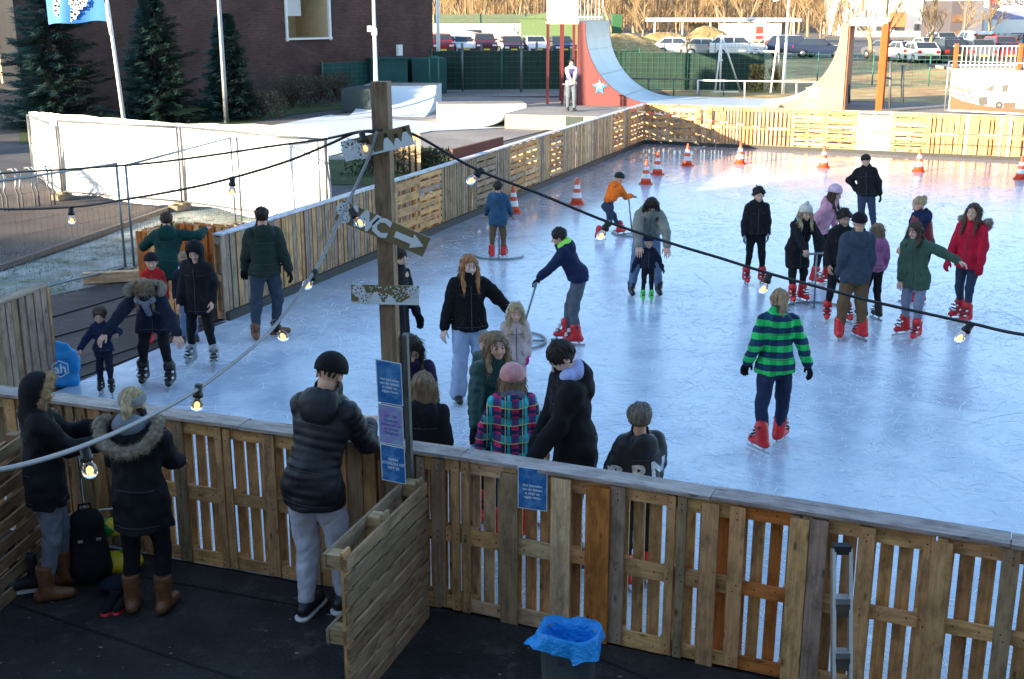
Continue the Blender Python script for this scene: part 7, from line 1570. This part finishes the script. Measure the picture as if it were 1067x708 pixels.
skate_aid(dd_,.12,'steel skating aid behind the near fence beside the green down jacket')
person('child with short sandy hair mostly hidden behind the woman in dark green',V3(-.25,11.45),0,1.16,-20,tc=GRNJ,bc=BLK,hair='short',hc='sand',hs=1.25)
person('girl in pink beanie and multicoloured plaid jacket seen from behind at the fence',head_at(534,381,1.50),0,1.50,184,tc=PLAID,bc=NAVY,hair='medium',hc='light',hat='beanie',hatc=PINKB,hs=1.12,hem=.46,fit=.036,hoodc=C('grey_hood_lining',(.12,.12,.16)),hands=[(.19,-.04,.5),(-.19,-.04,.5)])
person('tall young man in long black coat with brown hair looking down to the left',head_at(597,361,1.80),0,1.86,-78,tc=BLK,bc=BLK,hair='short',hc='dark',hem=.40,lean=9,hp=34,hoodk=1.2,hoodc=LILAC,hands=[(.06,-.2,.46),(-.06,-.16,.46)],glove=BLK,fit=.036,shoe='ankle',skin=mat('skin_pale',(.72,.47,.38),.55,var=.05))
_,dj=person('boy with short fair hair in black jacket with silver letters on the back',head_at(668,419,1.47),0,1.46,196,tc=BLKP,bc=BLK,hair='short',hc='grey',hs=1.16,hem=.50,fit=.045,hy=-28,puff=(.09,.006),hoodk=1.0,hands=[(.15,-.12,.52),(-.15,-.12,.52)])
# letters on his back (sewn on, lying on the cloth)
jk=dj['jacket']; me=jk.data; bpy.context.view_layer.update()
from mathutils.bvhtree import BVHTree
def stick(ch,x,z,size,wdt=0.006,rot=0.,parent=jk):
    T=BVHTree.FromPolygons([v.co for v in me.vertices],[p.vertices for p in me.polygons]); mb=MB(); mb.text(ch,(x,0,z),(-math.cos(rot),0,-math.sin(rot)),(-math.sin(rot),0,math.cos(rot)) ,size,lift=0,bold=.008)
    # subdivide flat letters into a grid of the cloth: drop each vertex on the jacket
    import bmesh
    m2=bpy.data.meshes.new('x'); m2.from_pydata(mb.v,[],mb.f); bm=bmesh.new(); bm.from_mesh(m2); bmesh.ops.triangulate(bm,faces=bm.faces[:]); 
    for _ in range(3): bmesh.ops.subdivide_edges(bm,edges=[e for e in bm.edges if e.calc_length()>.03],cuts=1); bmesh.ops.triangulate(bm,faces=bm.faces[:])
    for v in bm.verts:
        h=T.ray_cast(Vector((v.co.x,1.,v.co.z)),Vector((0,-1,0)))
        v.co.y=(h[0].y if h[0] is not None else .2)+.005
    bm.to_mesh(m2); bm.free(); m2.materials.append(mat('silver_print',(.62,.63,.64),.35,metal=.3,var=.35,vs=30.)); o=bpy.data.objects.new('letter',m2); col.objects.link(o); o.parent=parent; return o
for ch,x,z,s_ in (('B',.19,.93,.18),('R',.04,.945,.20),('N',-.12,.965,.20)): stick(ch,x,z,s_,rot=-.10)
# left group
person('small boy in navy jacket with grey zip holding the bending woman\'s hand',112,411,1.02,4,tc=NAVY,bc=DNAVY,hair='short',hc='brown',hs=1.36,hands=[(.19,-.04,.72),(-.27,-.08,.52)],glove=None,hp=22,shoe='skate',shc=SHOEB,fit=.02)
person('woman in navy coat bending forward to hold the small boy\'s hand',164,403,1.66,6,tc=DNAVY,bc=BLK,hair='medium',hc='light',lean=57,crouch=.03,hem=.36,fit=.026,fur=FURG,hp=30,hands=[(.25,-.32,.36),(-.28,-.26,.42)],legw=.9,feet=[(.10,-.02),(-.10,.07)],shoe='skate',shc=SHOEB,scarf=mat('knit_scarf',(.2,.2,.22),.9,var=.6,vs=45.))
person('small child in bright red snowsuit and black beanie',head_at(157,263,1.20),0,1.18,12,tc=REDK,bc=REDK,hair='short',hc='dark',hat='beanie',hs=1.3,glove=BLK,shoe='boot',shc=RED)
person('person in dark teal jacket with back turned leaning over the pallet box',V3(-4.62,15.98),0,1.58,188,tc=TEALG,bc=JEAND,hair='short',hc='brown',lean=14,hem=.42,hands=[(.20,-.2,.70),(-.30,-.16,.80)],shoe='ankle',fit=.026)
person('small boy in navy coat with pale blue hood beside the child in red',V3(-4.19,15.2),0,1.20,14,tc=DNAVY,bc=JEAN,hair='short',hc='sand',hs=1.28,hoodc=WBL,hem=.45,shoe='shoe')
person('teenager in black parka with hood up and head bowed, on grey skates',212,382,1.55,-6,tc=BLK,bc=BLK,hood='up',hair='short',hc='dark',hem=.42,fit=.026,hp=34,feet=[(.11,-.03),(-.10,.03)],shc=mat('grey_skate',(.30,.33,.36),.4,var=.1),legw=.9,hs=1.08,fy=(15,-5))
person('man in dark green jacket and brown shoes seen from behind by the left boards',280,352,1.74,196,tc=DGRN,bc=C('grey_dark_jeans',(.045,.06,.085)),hair='short',hc='dark',hem=.48,fit=.034,shoe='ankle',shc=BOOTBR,feet=[(.10,.06),(-.06,-.04)],legw=1.1,glove=BLK,fy=(0,-80),hands=[(.14,-.10,.52),(-.18,.02,.50)])
# middle of the ice
_,dd_=person('child in petrol blue hooded coat and brown trousers on red skates seen from behind',519,270,1.34,176,tc=BLUEC,bc=BRNP,hair='short',hc='dark',hs=1.1,hem=.42,fit=.03,hands=[(.17,-.14,.55),(-.17,-.14,.55)],feet=[(.08,.04),(-.07,-.05)],fy=(20,-20))
skate_aid(dd_,.02,'steel skating aid in front of the child in the blue coat',0,1.)
_,dd_=person('child in orange jacket and dark green beanie pushing off on red skates',636,248,1.42,128,tc=ORNJ,bc=JEAND,hair='short',hc='dark',hat='beanie',hatc=GRNH,lean=34,hem=.47,fit=.028,feet=[(.06,-.22),(-.05,.27)],hands=[(.12,-.30,.52),(-.06,-.32,.52)],hs=1.1,crouch=.10,legw=.95)
skate_aid(dd_,.12,'steel skating aid leant on by the orange-jacketed skater')
person('adult in beige jacket and jeans bending over a small child',673,309,1.72,2,tc=BEIGE,bc=JEAN,hair='medium',hc='dark',lean=44,hem=.52,fit=.036,hp=38,feet=[(.12,.06),(-.12,.06)],hands=[(.13,-.34,.44),(-.13,-.34,.46)],shoe='ankle',legw=1.2,elb=[(.8,.1,.2),(-.8,.1,.2)])
person('small child in black snowsuit and navy beanie on bright green skates',674,315,1.0,0,tc=DNAVY,bc=BLK,hair='short',hc='dark',hat='beanie',hatc=NAVY,hs=1.36,hands=[(.24,-.03,.52),(-.24,-.03,.54)],glove=DNAVY,shc=GRNP,fit=.026,hem=.5,feet=[(.07,0),(-.07,0)])
_,dd_=person('boy in navy jacket with lime green collar leaning left on a skating aid',595,358,1.58,-96,tc=NAVY,bc=GRYT,hair='short',hc='dark',lean=27,hem=.52,fit=.03,hoodc=LIME,hands=[(.05,-.33,.48),(-.07,-.32,.46)],hp=4,feet=[(.06,.05),(-.06,-.04)],glove=BLK,legw=1.15,hs=1.06)
skate_aid(dd_,.22,'steel skating aid pushed by the boy with navy jacket')
person('boy with curly dark hair in black jacket standing upright on red skates',785,296,1.52,2,tc=BLK,bc=BLK,hair='curly',hc='dark',hs=1.08,hem=.50,fit=.024,glove=GRYG,feet=[(.085,0),(-.085,0)],legw=.9)
_,dd_=person('girl in cream bobble hat and long black coat holding a skating aid',829,315,1.50,14,tc=BLK,bc=BLK,hair='medium',hc='blond',hat='pom',hatc=CREAMK,lean=20,hem=.32,fit=.026,hands=[(.16,-.27,.56),(-.08,-.27,.57)],hcurl=(.8,.8),hs=1.1,hp=4,hoodc=C('turquoise_lining',(.1,.4,.5)))
skate_aid(dd_,.02,'T-handled steel skating aid held by the girl with cream bobble hat')
person('girl in pale pink beanie and pink jacket with long brown hair leaning to the right',V3(4.85,18.6),0,1.60,55,tc=PINKJ,bc=BLK,hair='long',hc='brown',hat='beanie',hatc=PNKH,lean=20,hem=.48,fit=.026,hs=1.08,hands=[(.2,-.05,.5),(-.2,.1,.5)],glove=None)
person('boy with curly black hair and smiling face in black jacket beside the slate jacket',871,335,1.56,6,tc=BLK,bc=BLK,hair='curly',hc='dark',skin=SKT,hs=1.08,fit=.022,legw=.9,feet=[(.08,-.02),(-.08,.03)],fy=(10,-20))
person('teenager in slate grey jacket, brown trousers and black beanie seen from behind',886,355,1.68,178,tc=SLATE,bc=BRNP,hair='short',hc='dark',hat='beanie',hem=.45,fit=.028,feet=[(.095,.0),(-.095,-.02)],legw=1.2,fy=(-10,25),glove=BLK)
person('child in mauve jacket and dark trousers standing behind the slate jacket',907,333,1.36,-160,tc=MAUVE,bc=BLK,hair='medium',hc='light',hs=1.12,shc=SHOEB)
person('man in black jacket and beanie with jeans at the back of the group',899,249,1.56,-15,tc=BLK,bc=JEAND,hair='short',hc='dark',hat='beanie',hatc=C('dark_brown_knit',(.03,.025,.022)),fit=.03,side=-6,hands=[(.16,.03,.52),(-.12,.03,.56)],elb=[(.9,.5,0),(-.9,.5,0)],glove=BLK,feet=[(.13,.0),(-.03,.02)])
person('girl with blond tied hair in maroon waistcoat and navy sleeves',V3(5.95,17.3),0,1.60,-82,tc=NAVY,bc=DNAVY,hair='bun',hc='blond',vest=MAR,lean=14,hem=.50,hs=1.06,hands=[(.05,-.2,.55),(-.05,-.16,.52)],fit=.024)
person('child in green parka with outstretched arm, brown bob and red skates',949,352,1.55,-38,tc=GPARK,bc=GRYL,hair='medium',hc='brown',hem=.42,fit=.03,side=-7,hands=[(.38,.10,.66),(-.12,-.05,.47)],feet=[(.07,-.06),(-.08,.06)],fy=(0,-30),hs=1.08,hy=-20,glove=None)
person('girl in bright red coat with long dark hair and grey fur collar on red skates',1003,336,1.66,-42,tc=REDC,bc=JEAND,hair='long',hc='brown',hem=.45,fit=.028,fur=FURG,hs=1.06,hp=-4,hands=[(.14,-.10,.52),(-.16,-.08,.47)],feet=[(.05,-.04),(-.06,.08)],fy=(-10,-30),glove=REDC,legw=.9)
person('child in green and navy checked jacket on red skates seen from behind',803,466,1.62,186,tc=GSTR,bc=C('navy_trousers',(.02,.03,.07)),hair='pony',hc='sand',hs=1.08,hem=.47,fit=.03,hands=[(.17,-.04,.53),(-.21,.02,.50)],glove=BLK,feet=[(.09,.09),(-.07,-.06)],fy=(25,-45),legw=1.1)
person('man in white jacket and violet waistcoat standing on the skate platform',595,116,1.80,4,tc=WJ,bc=PALEG,hair='short',hc='dark',vest=VIOL,plain=True,z0=.5,hands=[(.03,-.22,.60),(-.04,-.22,.60)],shoe='shoe',legw=1.15)
